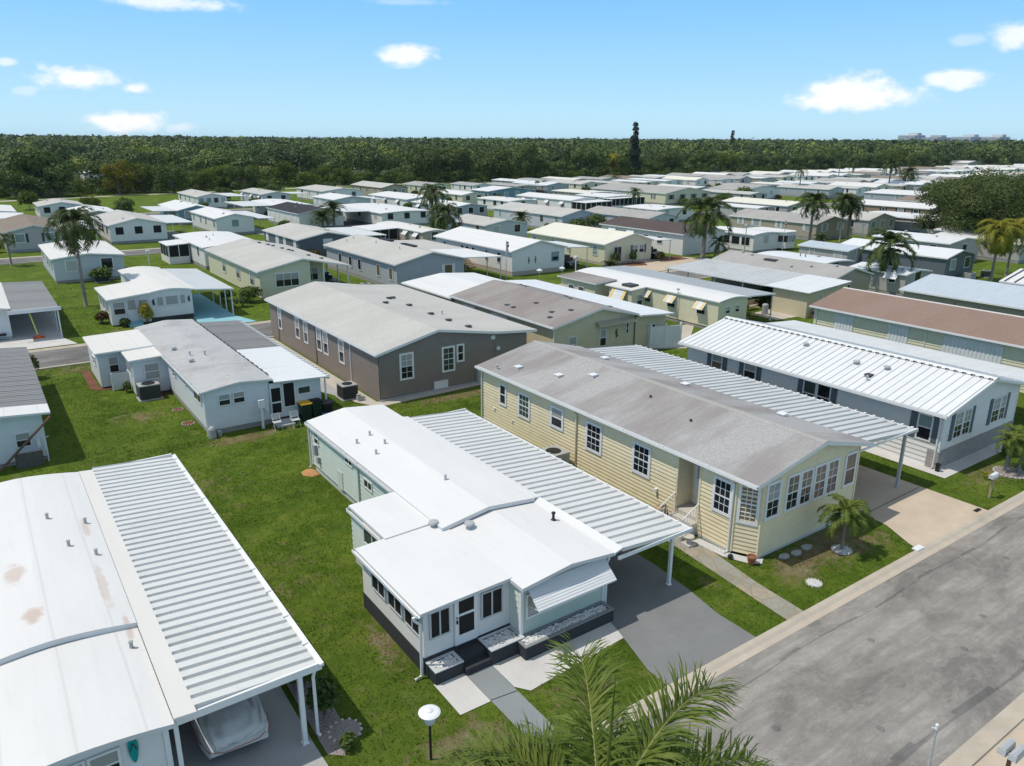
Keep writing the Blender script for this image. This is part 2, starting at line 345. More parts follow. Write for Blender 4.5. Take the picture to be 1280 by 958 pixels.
M['gravel'] = gravelmat('white_gravel', (.78,.77,.76)); M['gravel2'] = gravelmat('pinkish_gravel', (.40,.35,.33)); M['flag'] = flagmat('flagstone')
M['black'] = paint('black_metal', (.02,.02,.022), .5); M['dkm'] = paint('dark_casing', (.055,.055,.058), .5, .1); M['grm'] = paint('grey_casing', (.40,.41,.40), .5); M['galv'] = paint('galvanised', (.45,.46,.47), .35, .1)
M['alum'] = paint('aluminium', (.62,.63,.64), .3, .05, 1.5, .6); M['wood'] = paint('old_wood', (.16,.09,.06), .7, .2); M['woodl'] = paint('light_wood', (.42,.33,.22), .7)
M['binG'] = paint('bin_green', (.015,.04,.025), .5); M['binY'] = paint('bin_lid_yellow', (.70,.42,.03), .5); M['binB'] = paint('bin_black', (.015,.015,.016), .5); M['bluep'] = paint('blue_plastic', (.03,.08,.14), .5)
M['terra'] = paint('terracotta', (.36,.13,.07), .8); M['turqs'] = paint('turquoise_sign', (.0,.30,.29), .5, .1); M['cover'] = paint('car_cover', (.60,.60,.575), .9, .12, 2.5, .05, .4, (.46,.42,.35)); M['red'] = paint('red_strap', (.45,.05,.03), .7)
M['white'+'p'] = paint('white_plastic', (.78,.79,.80), .4, .03); M['lampg'] = paint('lamp_glass', (.55,.60,.62), .25); M['tyre'] = paint('tyre_rubber', (.02,.02,.02), .8); M['orange'] = paint('orange_plastic', (.7,.13,.03), .5); M['lime'] = paint('lime_reflector', (.55,.62,.15), .5)
M['yelp'] = paint('yellow_stripe', (.78,.55,.17), .6); M['ped'] = paint('pale_stone', (.55,.52,.47), .8, .1); M['carp'] = paint('dark_car_paint', (.02,.022,.026), .25, .05, 1, .6); M['carw'] = paint('white_car_paint', (.75,.75,.75), .25, .02, 1, .6); M['flagr'] = paint('red_flag_cloth', (.5,.09,.08), .8); M['blk'] = M['black']
M['leaf_oak'] = leafmat('oak_leaves', (.055,.082,.020), (.125,.155,.044), .2, .45); M['leaf_mass'] = leafmat('woodland_mass_leaves', (.05,.08,.02), (.12,.15,.035), .08, .2, 0, [(0,(.038,.068,.022)),(.25,(.072,.118,.034)),(.5,(.115,.172,.042)),(.8,(.175,.225,.052)),(1,(.26,.30,.05))]); M['leaf_wood'] = leafmat('woodland_leaves', (.062,.108,.028), (.155,.21,.052), .1, .3, .45)
M['leaf_bright'] = leafmat('bright_leaves', (.07,.105,.014), (.17,.20,.03), .35, .35); M['leaf_dark'] = leafmat('dark_pine_needles', (.014,.028,.014), (.035,.055,.022), .15, .5)
M['leaf_palm'] = leafmat('palm_fronds', (.042,.07,.014), (.095,.125,.032), .18, .8, .4); M['leaf_yel'] = leafmat('yellow_fronds', (.15,.17,.015), (.33,.28,.03), .35, .8, .1); M['leaf_fg'] = leafmat('near_fronds', (.08,.125,.016), (.21,.255,.05), .35, 2.5, 0)
M['leaf_cr'] = leafmat('croton_leaves', (.25,.22,.03), (.42,.36,.06), .3, 3, 0); M['leaf_red'] = leafmat('red_leaves', (.09,.03,.015), (.10,.10,.02), .3, 3, 0); M['leaf_hedge'] = leafmat('hedge_leaves', (.055,.095,.02), (.12,.17,.034), .15, 1.5, .3)
M['bark'] = bark('tree_bark'); M['ptrunk'] = bark('palm_trunk', (.30,.27,.235), 5); M['shaft'] = paint('crownshaft', (.16,.22,.06), .5); M['rachis'] = paint('frond_midrib', (.33,.34,.13), .6)
M['dead'] = leafmat('dry_fronds', (.16,.10,.04), (.24,.16,.07), .2, 1, 0)
# ---------------------------------------------------------------- house kit
EXC = []          # rectangles where no grass grows
def interval(prof, z):
    lo = hi = None
    if prof[0][1] >= z: lo = prof[0][0]
    if prof[-1][1] >= z: hi = prof[-1][0]
    for (a, za), (b, zb) in zip(prof, prof[1:]):
        if (za - z)*(zb - z) < 0:
            t = a + (b-a)*(z-za)/(zb-za)
            if zb > za and lo is None: lo = t
            if zb < za: hi = t
    if lo is None or hi is None: return None
    return lo, hi
def wall_face(mb, p0, p1, z0, prof, pitch=0, off=0.0, m=0):
    """outward = right of p0->p1; prof = top line [(t,z)...] along the wall"""
    L = math.hypot(p1[0]-p0[0], p1[1]-p0[1]); d = ((p1[0]-p0[0])/L, (p1[1]-p0[1])/L); n = (d[1], -d[0])
    P = lambda t, z, o=0: (p0[0]+d[0]*t+n[0]*(o+off), p0[1]+d[1]*t+n[1]*(o+off), z)
    zm = max(z for _, z in prof)
    if not pitch:
        mb.poly([P(0,z0), P(L,z0)] + [P(t,z) for t, z in reversed(prof)], m); return
    za = z0
    while za < zm - 1e-3:
        zb = min(za+pitch, zm-1e-4); A = interval(prof, za+1e-5); B = interval(prof, zb)
        if A is None: break
        if B is None: B = ((A[0]+A[1])/2,)*2
        mb.poly([P(A[0],za,.034), P(A[1],za,.034), P(B[1],zb,.002), P(B[0],zb,.002)], m)
        mb.poly([P(A[0],za,0), P(A[1],za,0), P(A[1],za,.034), P(A[0],za,.034)], m)
        za += pitch
def zat(prof, t):
    for (a, za), (b, zb) in zip(prof, prof[1:]):
        if a - 1e-6 <= t <= b + 1e-6: return za + (zb-za)*(t-a)/max(b-a,1e-9)
    return prof[0][1] if t < prof[0][0] else prof[-1][1]
def room(mb, x0, x1, y0, y1, z0, prof, pitch=0, faces='LFRB', m=0, drop=.05):
    """walls of a box under roof profile prof[(x,z)]"""
    inn = [(x0, zat(prof,x0)-drop)] + [(x, z-drop) for x, z in prof if x0 < x < x1] + [(x1, zat(prof,x1)-drop)]
    w = x1-x0
    if 'F' in faces: wall_face(mb, (x0,y0), (x1,y0), z0, [(x-x0,z) for x, z in inn], pitch, 0, m)
    if 'B' in faces: wall_face(mb, (x1,y1), (x0,y1), z0, [(x1-x,z) for x, z in reversed(inn)], pitch, 0, m)
    if 'L' in faces: wall_face(mb, (x0,y1), (x0,y0), z0, [(0,inn[0][1]),(y1-y0,inn[0][1])], pitch, 0, m)
    if 'R' in faces: wall_face(mb, (x1,y0), (x1,y1), z0, [(0,inn[-1][1]),(y1-y0,inn[-1][1])], pitch, 0, m)
def roof_mb(prof, y0, y1, t=.12, mb=None, m=0, me=1):
    """roof sheet of profile [(x,z)] from y0 to y1, slots: top m, edges me"""
    mb = mb or MB()
    for (a, za), (b, zb) in zip(prof, prof[1:]):
        mb.poly([(a,y0,za),(b,y0,zb),(b,y1,zb),(a,y1,za)], m)
        mb.poly([(a,y1,za-t),(b,y1,zb-t),(b,y0,zb-t),(a,y0,za-t)], me)
        mb.poly([(a,y0,za-t),(b,y0,zb-t),(b,y0,zb),(a,y0,za)], me)
        mb.poly([(b,y1,zb-t),(a,y1,za-t),(a,y1,za),(b,y1,zb)], me)
    for (a, za), s in ((prof[0],1),(prof[-1],-1)):
        q = [(a,y1,za-t),(a,y0,za-t),(a,y0,za),(a,y1,za)]; mb.poly(q if s > 0 else q[::-1], me)
    return mb
def gable(x0, x1, e, r, xm=None):
    xm = (x0+x1)/2 if xm is None else xm
    return [(x0,e),(xm-.06,r),(xm+.06,r),(x1,e)]
def bow(x0, x1, e, r, n=10):
    return [(x0+(x1-x0)*i/n, e+min(r-e,.24)*(1-abs(2*i/n-1)**1.7)) for i in range(n+1)]
def rib_mb(x0, z0, x1, z1, y0, y1, pitch=.4, h=.055, t=.05, mb=None, m=0):
    """pan roof: ribs run along x, repeated along y"""
    mb = mb or MB(); ys = []
    n = max(1, round((y1-y0)/pitch)); p = (y1-y0)/n
    for i in range(n):
        a = y0+i*p; ys += [(a,0),(a+p*.62,0),(a+p*.66,-h),(a+p*.93,-h)]
    ys.append((y1,0))
    for (a, ha), (b, hb) in zip(ys, ys[1:]):
        mb.poly([(x0,a,z0+ha),(x1,a,z1+ha),(x1,b,z1+hb),(x0,b,z0+hb)] , m)
        mb.poly([(x0,b,z0-h-t),(x1,b,z1-h-t),(x1,a,z1-h-t),(x0,a,z0-h-t)], m)
        mb.poly([(x0,a,z0-h-t),(x0,a,z0+ha),(x0,b,z0+hb),(x0,b,z0-h-t)], m)
        mb.poly([(x1,a,z1-h-t),(x1,b,z1-h-t),(x1,b,z1+hb),(x1,a,z1+ha)], m)
    for y, s in ((y0,1),(y1,-1)):
        mb.poly([(x0,y,z0-h-t),(x1,y,z1-h-t),(x1,y,z1),(x0,y,z0)], m)
    # fix winding of tops (normals up)
    return mb
class Face:
    def __init__(s, k, c):
        s.k = k; s.c = c
    def P(s, t, z, o):
        k, c = s.k, s.c
        return {'L':(c-o,t,z),'R':(c+o,t,z),'F':(t,c-o,z),'B':(t,c+o,z)}[k]
    def slab(s, mb, t0, t1, z0, z1, o0, o1, m=0):
        a = s.P(t0,z0,o0); b = s.P(t1,z1,o1); mb.box(a[0],b[0],a[1],b[1],a[2],b[2],m)
def window(parent, k, c, t0, t1, z0, z1, style='dh', g='glass', fw=.09, far=False, fm='trim', proud=.065, label=None):
    f = Face(k, c); mb = MB(); b = fw
    f.slab(mb,t0,t1,z0,z0+b,0,proud); f.slab(mb,t0,t1,z1-b,z1,0,proud)
    f.slab(mb,t0,t0+b,z0+b,z1-b,0,proud); f.slab(mb,t1-b,t1,z0+b,z1-b,0,proud)
    a0, a1, c0, c1 = t0+b, t1-b, z0+b, z1-b; zm = (c0+c1)/2; tm = (a0+a1)/2; q = proud-.01
    if style[0:2] in ('dh','gr'): f.slab(mb,a0,a1,zm-.025,zm+.025,.034,q)
    if style[0:2] == 'gr':
        nc = int(style[2:] or 3)
        for i in range(1,nc): t = a0+(a1-a0)*i/nc; f.slab(mb,t-.011,t+.011,c0,c1,.034,q-.008)
        for zz in ((c0+zm)/2,(c1+zm)/2): f.slab(mb,a0,a1,zz-.011,zz+.011,.034,q-.006)
    if style[0:2] == 'sl':
        nc = int(style[2:] or 2)
        for i in range(1,nc): t = a0+(a1-a0)*i/nc; f.slab(mb,t-.025,t+.025,c0,c1,.034,q)
    if style == 'aw': f.slab(mb,a0,a1,zm-.02,zm+.02,.034,q)
    w = obj('window', mb, M[fm], parent)
    if label: w['label'] = label
    p = MB()
    def quad(z0, z1, m):
        pts = [f.P(a0,z0,.04), f.P(a1,z0,.04), f.P(a1,z1,.04), f.P(a0,z1,.04)]
        p.poly(pts if k in 'FR' else pts[::-1], m)
    if g == 'half': quad(c0,zm,0); quad(zm,c1,1); obj('pane', p, [M['glass'],M['glass_b']], w)
    elif g == 'halft': quad(c0,zm,0); quad(zm,c1,1); obj('pane', p, [M['glass'],M['glass_t']], w)
    elif g == 'halfc': quad(c0,zm,0); quad(zm,c1,1); obj('pane', p, [M['glass'],M['glass_c']], w)
    else: quad(c0,c1,0); obj('pane', p, M[g], w)
    return w
def fwin(mbf, mbg, k, c, t0, t1, z0, z1, fw=.1):
    f = Face(k,c); f.slab(mbf,t0-fw,t1+fw,z0-fw,z1+fw,0,.03); f.slab(mbg,t0,t1,z0,z1,.02,.04)
def shutters(parent, k, c, t0, t1, z0, z1, w=.3, m='shutter'):
    f = Face(k,c)
    for a, b in ((t0-w-.02,t0-.02),(t1+.02,t1+w+.02)):
        mb = MB(); f.slab(mb,a,b,z0,z1,.02,.055)
        n = int((z1-z0)/.09)
        for i in range(n): z = z0+.05+i*(z1-z0-.1)/n; f.slab(mb,a+.04,b-.04,z,z+.05,.05,.066)
        obj('shutter', mb, M[m], parent)
def post(parent, x, y, z, w=.09, m='trim', name='post'):
    mb = MB(); mb.box(x-w/2,x+w/2,y-w/2,y+w/2,0,z); mb.box(x-w/2-.03,x+w/2+.03,y-w/2-.03,y+w/2+.03,0,.05)
    return obj(name, mb, M[m], parent)
def downspout(parent, x, y, z, nx=0, ny=0, m='trim'):
    mb = MB(); w = .045
    mb.tube([(x+nx*.28,y+ny*.28,z),(x+nx*.25,y+ny*.25,z-.12),(x+nx*.07,y+ny*.07,z-.32),(x+nx*.07,y+ny*.07,.12),(x+nx*.3,y+ny*.3,.05)], w, 6)
    return obj('downspout', mb, M[m], parent)
def gutter(parent, x, y0, y1, z, s=-1, m='trim'):
    mb = MB(); mb.box(x, x+s*.11, y0, y1, z-.12, z-.10); mb.box(x+s*.095, x+s*.11, y0, y1, z-.10, z+.0); mb.box(x,x+s*.11,y0,y0+.015,z-.1,z); mb.box(x,x+s*.11,y1-.015,y1,z-.1,z)
    n = int((y1-y0)/2.2)
    for i in range(1,n): y = y0+(y1-y0)*i/n; mb.box(x,x+s*.1,y-.02,y+.02,z-.01,z+.005)
    return obj('gutter', mb, M[m], parent)
def vent(parent, x, y, z, kind='pipe', m='galv'):
    mb = MB()
    if kind == 'pipe': mb.lathe(x,y,[(.12,z-.03),(.05,z+.03),(.045,z+.22),(.075,z+.23),(.075,z+.28),(.02,z+.31)],10)
    elif kind == 'small': mb.lathe(x,y,[(.09,z-.03),(.05,z+.02),(.045,z+.15),(.06,z+.16),(.06,z+.2),(.02,z+.21)],9)
    elif kind == 'cap': mb.lathe(x,y,[(.16,z-.05),(.1,z+.03),(.1,z+.12),(.19,z+.13),(.17,z+.19),(.03,z+.22)],14)
    else: mb.box(x-.15,x+.15,y-.15,y+.15,z-.05,z+.08); mb.box(x-.19,x+.19,y-.19,y+.19,z+.08,z+.115)
    return obj('roof_vent', mb, M[m], parent, smooth=False)
def awning(parent, k, c, t0, t1, ztop, zbot, out=.55, m='wmetal', n=6, stripes=None):
    f = Face(k,c); mb = MB()
    for i in range(n):
        a = i/n; b = (i+1)/n
        q = [f.P(t0,ztop+(zbot-ztop)*a-(0 if i==0 else .012),.03+out*a), f.P(t1,ztop+(zbot-ztop)*a-(0 if i==0 else .012),.03+out*a), f.P(t1,ztop+(zbot-ztop)*b,.03+out*b), f.P(t0,ztop+(zbot-ztop)*b,.03+out*b)]
        mb.poly(q if k in 'FR' else q[::-1])
        q2 = [(x,y,z-.03) for x,y,z in q]; mb.poly(q2[::-1] if k in 'FR' else q2)
    o = out+.03
    f.slab(mb,t0,t1,zbot-.05,zbot+.0,o-.012,o)
    aw = obj('awning', mb, M[m], parent)
    for t in (t0+.03,t1-.03):
        a = MB(); a.tube([f.P(t,zbot-.15,.04), f.P(t,zbot,o-.02)], .014, 5); obj('arm', a, M['alum'], aw)
    if stripes:
        s = MB()
        for u0,u1 in stripes:
            ta, tb = t0+(t1-t0)*u0, t0+(t1-t0)*u1
            q = [f.P(ta,ztop+.008,.03), f.P(tb,ztop+.008,.03), f.P(tb,zbot+.008,.03+out), f.P(ta,zbot+.008,.03+out)]
            s.poly(q if k in 'FR' else q[::-1]); q2 = [f.P(ta,zbot-.05,o+.004), f.P(tb,zbot-.05,o+.004), f.P(tb,zbot+.008,o+.004), f.P(ta,zbot+.008,o+.004)]; s.poly(q2 if k in 'FR' else q2[::-1])
        obj('stripe', s, M['yelp'], aw)
    return aw
def flatcar(parent, x0, x1, y0, y1, z0, z1, m='carmetal', posts=(), rib=0, edge='trim', name='carport_roof', pw=.09, t=.1):
    if rib: o = obj(name, rib_mb(x0,z0,x1,z1,y0,y1,rib), M[m], parent)
    else: o = obj(name, roof_mb([(x0,z0),(x1,z1)],y0,y1,t), [M[m],M[edge]], parent)
    for x, y in posts:
        zz = z0+(z1-z0)*(x-x0)/(x1-x0)-.1; post(o, x, y, zz, pw)
    return o
def skirt(parent, x0, x1, y0, y1, z1, m='block', name='skirting'):
    mb = MB(); mb.box(x0,x1,y0,y1,-.05,z1); o = obj(name, mb, M[m], parent); EXC.append((x0-.1,x1+.1,y0-.1,y1+.1)); return o
def ac_unit(x, y, label, w=.8, h=.85, d=.8, m='dkm', rot=0, group=None):
    t = thing('air_conditioner', label, 'air conditioner', (x,y,0), group)
    a = MB(); a.box(x-w/2-.1,x+w/2+.1,y-d/2-.1,y+d/2+.1,0,.07); obj('base_pad', a, M['conc_g'], t)
    b = MB(); b.box(x-w/2,x+w/2,y-d/2,y+d/2,.07,h-.06)
    for i in range(9): z = .14+i*(h-.26)/9; b.box(x-w/2-.012,x+w/2+.012,y-d/2-.012,y+d/2+.012,z,z+.03)
    obj('casing', b, M[m], t)
    c = MB(); c.box(x-w/2-.015,x+w/2+.015,y-d/2-.015,y+d/2+.015,h-.06,h); obj('top_panel', c, M['grm'], t)
    f = MB(); f.lathe(x,y,[(.27*w/.8,h+.002),(.27*w/.8,h+.02),(.08,h+.035)],16); obj('fan_grille', f, M['black'], t)
    EXC.append((x-w,x+w,y-d,y+d)); return t
def house(label, R, e, r, wall, roof, cat='house', name='mobile_home', style='gable', xm=None, inset=(.3,.3,.3,.3), sk=.35, skm='block',
          pitch=0, wins=(), prof=None, fasc='trim', vents=(), group=None, th=.14, door=None, faces='LFRB', trim=None, gut=False, roofseam=0):
    x0,x1,y0,y1 = R; t = thing(name, label, cat, ((x0+x1)/2, y0, 0), group)
    pf = prof or (gable(x0,x1,e,r,xm) if style == 'gable' else bow(x0,x1,e,r) if style == 'bow' else [(x0,e),(x1,r)])
    wx0, wx1, wy0, wy1 = x0+inset[0], x1-inset[1], y0+inset[2], y1-inset[3]
    mb = MB(); room(mb, wx0, wx1, wy0, wy1, sk, pf, pitch, faces, 0, th*.6); obj('wall', mb, M[wall], t)
    if sk: skirt(t, wx0+.02, wx1-.02, wy0+.02, wy1-.02, sk+.01, skm)
    rm = roof_mb(pf, y0, y1, th)
    obj('roof', rm, [M[roof], M[fasc]], t)
    if trim:
        for x, y in ((wx0,wy0),(wx1,wy0),(wx0,wy1),(wx1,wy1)):
            obj('corner_trim', MB().box(x-.035,x+.035,y-.035,y+.035,sk,zat(pf,x)-th), M[trim], t)
    if gut: gutter(t, x0-.01, y0, y1, e)
    for v in vents: vent(t, v[0], v[1], zat(pf,v[0]), *(v[2:] or ()))
    for w in wins:
        k = w[0]; c = {'L':wx0,'R':wx1,'F':wy0,'B':wy1}[k] + (0 if not pitch else 0)
        window(t, k, c, *w[1:])
    t['wx'] = (wx0,wx1,wy0,wy1)
    return t, pf
def farhouse(label, R, e=2.7, r=3.5, wall='white', roof='mem', style='gable', car=None, wins=None, group='mobile homes in the park', sk=.4, skm='block', porch=None, fasc='trim', xm=None, carm='carmetal', awn=None, shut=None, nF=2, nL=4, g='glass', name='mobile_home', front=True, prof=None):
    """a home away from the camera: wall, roof, windows, carport"""
    x0,x1,y0,y1 = R; t = thing(name, label, 'mobile home', ((x0+x1)/2,y0,0), group)
    pf = prof or (gable(x0,x1,e,r,xm) if style == 'gable' else bow(x0,x1,e,r) if style == 'bow' else [(x0,e),(x1,r)])
    i = .22; wx0,wx1,wy0,wy1 = x0+i,x1-i,y0+i,y1-i
    mb = MB(); room(mb,wx0,wx1,wy0,wy1,sk,pf,0,'LFRB',0,.08); obj('wall', mb, M[wall], t)
    if sk:
        s = MB(); s.box(wx0+.03,wx1-.03,wy0+.03,wy1-.03,-.05,sk+.01); obj('skirting', s, M[skm], t)
    EXC.append((x0,x1,y0,y1))
    obj('roof', roof_mb(pf,y0,y1,.14), [M[roof],M[fasc]], t)
    def add(k, c, t0, t1, z0, z1):
        a = MB(); b = MB(); fwin(a,b,k,c,t0,t1,z0,z1); w = obj('window', a, M['trim'], t); obj('pane', b, M[rr.choice(gset)], w)
        if shut: shutters(t,k,c,t0-.1,t1+.1,z0-.05,z1+.05,.3,shut)
    zc = sk+1.0; rr = random.Random(int(x0*7+y0*13)); g0 = g; gset = ('glass','glass','glass_b','glass_w','glass_t','screen','glass_g') if g == 'glass' else (g,)
    for q in range(rr.choice((1,2,3))):
        xx = x0+(x1-x0)*rr.uniform(.25,.75); vent(t,xx,y0+(y1-y0)*rr.uniform(.15,.85),zat(pf,xx),rr.choice(('pipe','box','cap')),rr.choice(('galv','dkm','grm')))
    if nL:
        for q in range(nL):
            yc = wy0+(wy1-wy0)*(q+.5+rr.uniform(-.2,.2))/nL; ww = rr.choice((.45,.45,.3,.6))
            if awn and 'L' in awn: awning(t,'L',wx0,yc-.7,yc+.7,zc+1.05,zc+.45,.6,'wmetal',3)
            add('L',wx0,yc-ww,yc+ww,zc,zc+1.1)
    if nF:
        for q in range(nF):
            xc = wx0+(wx1-wx0)*(q+.5)/nF; ww = min(.55,(wx1-wx0)/nF*.3)
            if awn and 'F' in awn: awning(t,'F',wy0,xc-ww-.2,xc+ww+.2,zc+1.05,zc+.5,.6,'wmetal',3)
            add('F',wy0,xc-ww,xc+ww,zc,zc+1.1)
    if car:   # (x0,x1,y0,y1,z)
        a,b,c,d,z = car; ps = [(b-.15 if b > x1 else a+.15, yy) for yy in (c+.2,(c+d)/2,d-.2)]
        flatcar(t,a,b,c,d,z+.05,z-.05,carm,ps,0,'trim'); EXC.append((a,b,c-1,d))
        p = MB(); p.box(a+.1,b-.1,c-.2,d,.0,.03); obj('carport_floor', p, M['conc_g'], t)
    if porch: # (x0,x1,y0,y1,z,mat)
        a,b,c,d,z,pm = porch; s = MB(); s.box(a+.15,b-.15,c+.15,d-.0,0,.9); s.box(a+.15,b-.15,c+.2,d,.9,z-.1,1)
        nn = max(2,int((b-a)/1.3))
        for q in range(nn+1): xx = a+.15+(b-a-.3)*q/nn; s.box(xx-.05,xx+.05,c+.14,c+.24,.9,z-.1)
        nn = max(2,int((d-c)/1.5))
        for q in range(nn+1): yy = c+.2+(d-c-.3)*q/nn; s.box(a+.14,a+.24,yy-.05,yy+.05,.9,z-.1)
        obj('screened_porch', s, [M[pm],M['screen']], t); EXC.append((a,b,c,d))
        obj('porch_roof', roof_mb([(a,z-.1),(b,z+.05)],c,d+.02,.1), [M['mem'],M['trim']], t)
    return t
# ---------------------------------------------------------------- sky, sun, camera
def setup():
    w = bpy.data.worlds.new('World'); S.world = w; w.use_nodes = True; t = w.node_tree; t.nodes.clear()
    N = lambda ty, **k: [t.nodes.new(ty)][0]
    def L(a, b): t.links.new(a, b)
    def mth(op, a, b=0, c=None):
        x = t.nodes.new('ShaderNodeMath'); x.operation = op
        for i, v in enumerate((a,b) if c is None else (a,b,c)):
            if isinstance(v,(int,float)): x.inputs[i].default_value = v
            else: L(v, x.inputs[i])
        return x.outputs[0]
    sky = N('ShaderNodeTexSky'); sky.sky_type = 'NISHITA'; sky.sun_disc = False
    el, az = SUN_EL, SUN_AZ
    sky.sun_elevation = el; sky.sun_rotation = az; sky.altitude = 0; sky.air_density = 1.0; sky.dust_density = .35; sky.ozone_density = 1.5
    tc = N('ShaderNodeTexCoord'); sx = N('ShaderNodeSeparateXYZ'); L(tc.outputs['Generated'], sx.inputs[0])
    A = mth('ARCTAN2', sx.outputs['X'], sx.outputs['Y']); E = mth('ARCSINE', sx.outputs['Z'])
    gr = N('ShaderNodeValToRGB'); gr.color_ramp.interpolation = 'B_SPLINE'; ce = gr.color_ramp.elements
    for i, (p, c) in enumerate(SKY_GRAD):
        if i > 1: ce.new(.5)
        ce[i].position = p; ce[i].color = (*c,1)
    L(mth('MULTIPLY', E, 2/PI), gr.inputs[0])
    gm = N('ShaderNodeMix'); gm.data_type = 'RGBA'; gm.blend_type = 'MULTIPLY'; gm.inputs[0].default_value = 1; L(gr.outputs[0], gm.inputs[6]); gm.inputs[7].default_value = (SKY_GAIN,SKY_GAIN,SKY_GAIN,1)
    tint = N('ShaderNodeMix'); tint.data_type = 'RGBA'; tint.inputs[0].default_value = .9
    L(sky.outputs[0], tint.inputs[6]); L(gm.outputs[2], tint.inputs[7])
    nz = N('ShaderNodeTexNoise'); nz.inputs['Scale'].default_value = 14; nz.inputs['Detail'].default_value = 7; nz.inputs['Roughness'].default_value = .6
    mp = N('ShaderNodeMapping'); mp.inputs['Scale'].default_value = (1,1,1.8); L(tc.outputs['Generated'], mp.inputs[0]); L(mp.outputs[0], nz.inputs['Vector'])
    nz2 = N('ShaderNodeTexNoise'); nz2.inputs['Scale'].default_value = 60; nz2.inputs['Detail'].default_value = 4; L(mp.outputs[0], nz2.inputs['Vector'])
    nn = mth('ADD', mth('MULTIPLY', mth('SUBTRACT', nz.outputs['Fac'], .5), 2.6), mth('MULTIPLY', mth('SUBTRACT', nz2.outputs['Fac'], .5), .9))
    tot = None
    for a, e, sa, se, dens in CLOUDS:
        dx = mth('DIVIDE', mth('SUBTRACT', A, a), sa); dy = mth('DIVIDE', mth('SUBTRACT', E, e), se)
        dd = mth('SQRT', mth('ADD', mth('MULTIPLY', dx, dx), mth('MULTIPLY', dy, dy)))
        v = mth('ADD', mth('SUBTRACT', 1.0, dd), mth('MULTIPLY', nn, .75))
        r = t.nodes.new('ShaderNodeMapRange'); r.interpolation_type = 'SMOOTHSTEP'; L(v, r.inputs[0]); r.inputs[1].default_value = .05; r.inputs[2].default_value = .75
        q = mth('MULTIPLY', r.outputs[0], dens); tot = q if tot is None else mth('MAXIMUM', tot, q)
    mx = N('ShaderNodeMix'); mx.data_type = 'RGBA'; L(tot, mx.inputs[0]); L(tint.outputs[2], mx.inputs[6]); cm = N('ShaderNodeMix'); cm.data_type = 'RGBA'; L(nz2.outputs['Fac'], cm.inputs[0]); cm.inputs[6].default_value = (7.6,7.9,8.4,1); cm.inputs[7].default_value = (9.2,9.2,9.2,1); L(cm.outputs[2], mx.inputs[7])
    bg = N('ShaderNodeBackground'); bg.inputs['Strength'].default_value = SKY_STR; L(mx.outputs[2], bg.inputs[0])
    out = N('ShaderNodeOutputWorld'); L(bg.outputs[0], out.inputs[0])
    ld = bpy.data.lights.new('sun', 'SUN'); ld.energy = SUN_E; ld.angle = math.radians(.53); ld.color = (1,.94,.845)
    lo = bpy.data.objects.new('sun', ld); C.objects.link(lo)
    lo.rotation_euler = Vector(SUN_DIR).to_track_quat('-Z','Y').to_euler(); lo.location = (0,0,60)
    cd = bpy.data.cameras.new('camera'); co = bpy.data.objects.new('camera', cd); C.objects.link(co)
    cd.sensor_fit = 'HORIZONTAL'; cd.sensor_width = 36; cd.lens = 953.93/1280*36; cd.clip_start = .5; cd.clip_end = 20000
    p, y, ro = math.radians(17.512), math.radians(35.12), math.radians(-.294)
    f = Vector((math.sin(y)*math.cos(p), math.cos(y)*math.cos(p), -math.sin(p))); r = Vector((math.cos(y), -math.sin(y), 0)); d = f.cross(r)
    r2 = r*math.cos(ro)+d*math.sin(ro); d2 = -r*math.sin(ro)+d*math.cos(ro)
    from mathutils import Matrix
    co.matrix_world = Matrix(((r2.x,-d2.x,-f.x,0),(r2.y,-d2.y,-f.y,0),(r2.z,-d2.z,-f.z,15),(0,0,0,1)))
    S.camera = co
    S.view_settings.view_transform = 'Standard'; S.view_settings.look = 'None'; S.view_settings.exposure = EXPO; S.view_settings.gamma = 1; S.view_settings.use_curve_mapping = False
    S.render.engine = 'CYCLES'; S.cycles.max_bounces = 5; S.cycles.diffuse_bounces = 2; S.cycles.glossy_bounces = 2; S.cycles.transmission_bounces = 2; S.cycles.transparent_max_bounces = 4
    S.cycles.use_denoising = True
SUN_DIR = (.45,-.25,-1.0)
SUN_EL = math.atan2(1, math.hypot(.45,.25)); SUN_AZ = math.atan2(-.45,.25)
SUN_E = 2.95; SKY_STR = .12; SKY_GAIN = 8.3; SKY_GRAD = ((0,(.55,.84,1.0)),(.04,(.42,.75,1.0)),(.10,(.21,.57,1.0)),(.15,(.15,.50,.98)),(.26,(.36,.46,.60)),(.5,(.37,.42,.48)),(1,(.37,.41,.46))); CLOUD_COL = (9,9.2,9.5,1); EXPO = .08  # upper sky stops, out of view, greyed to give a neutral fill light
def azel(px, py):
    f, p, y, ro = 953.93, math.radians(17.512), math.radians(35.12), math.radians(-.294)
    F = Vector((math.sin(y)*math.cos(p), math.cos(y)*math.cos(p), -math.sin(p))); R = Vector((math.cos(y), -math.sin(y), 0)); D = F.cross(R)
    d = (F + R*((px-640)/f) + D*((py-479)/f)).normalized(); return math.atan2(d.x,d.y), math.asin(d.z)
CLOUDS = []
for px, py, sx, sy, dn in ((103,99,58,17,1),(166,113,20,8,.9),(156,156,46,15,1),(226,162,24,7,.5),(512,70,44,12,.9),(220,6,80,11,.75),(1058,119,78,25,1),(1196,95,38,11,.85),(1272,40,30,20,.8),(4,80,14,6,.6),(1206,48,26,8,.3),(28,118,12,6,.3),(505,3,60,5,.25)):
    a, e = azel(px,py); CLOUDS.append((a, e, sx/960, sy/960, dn))

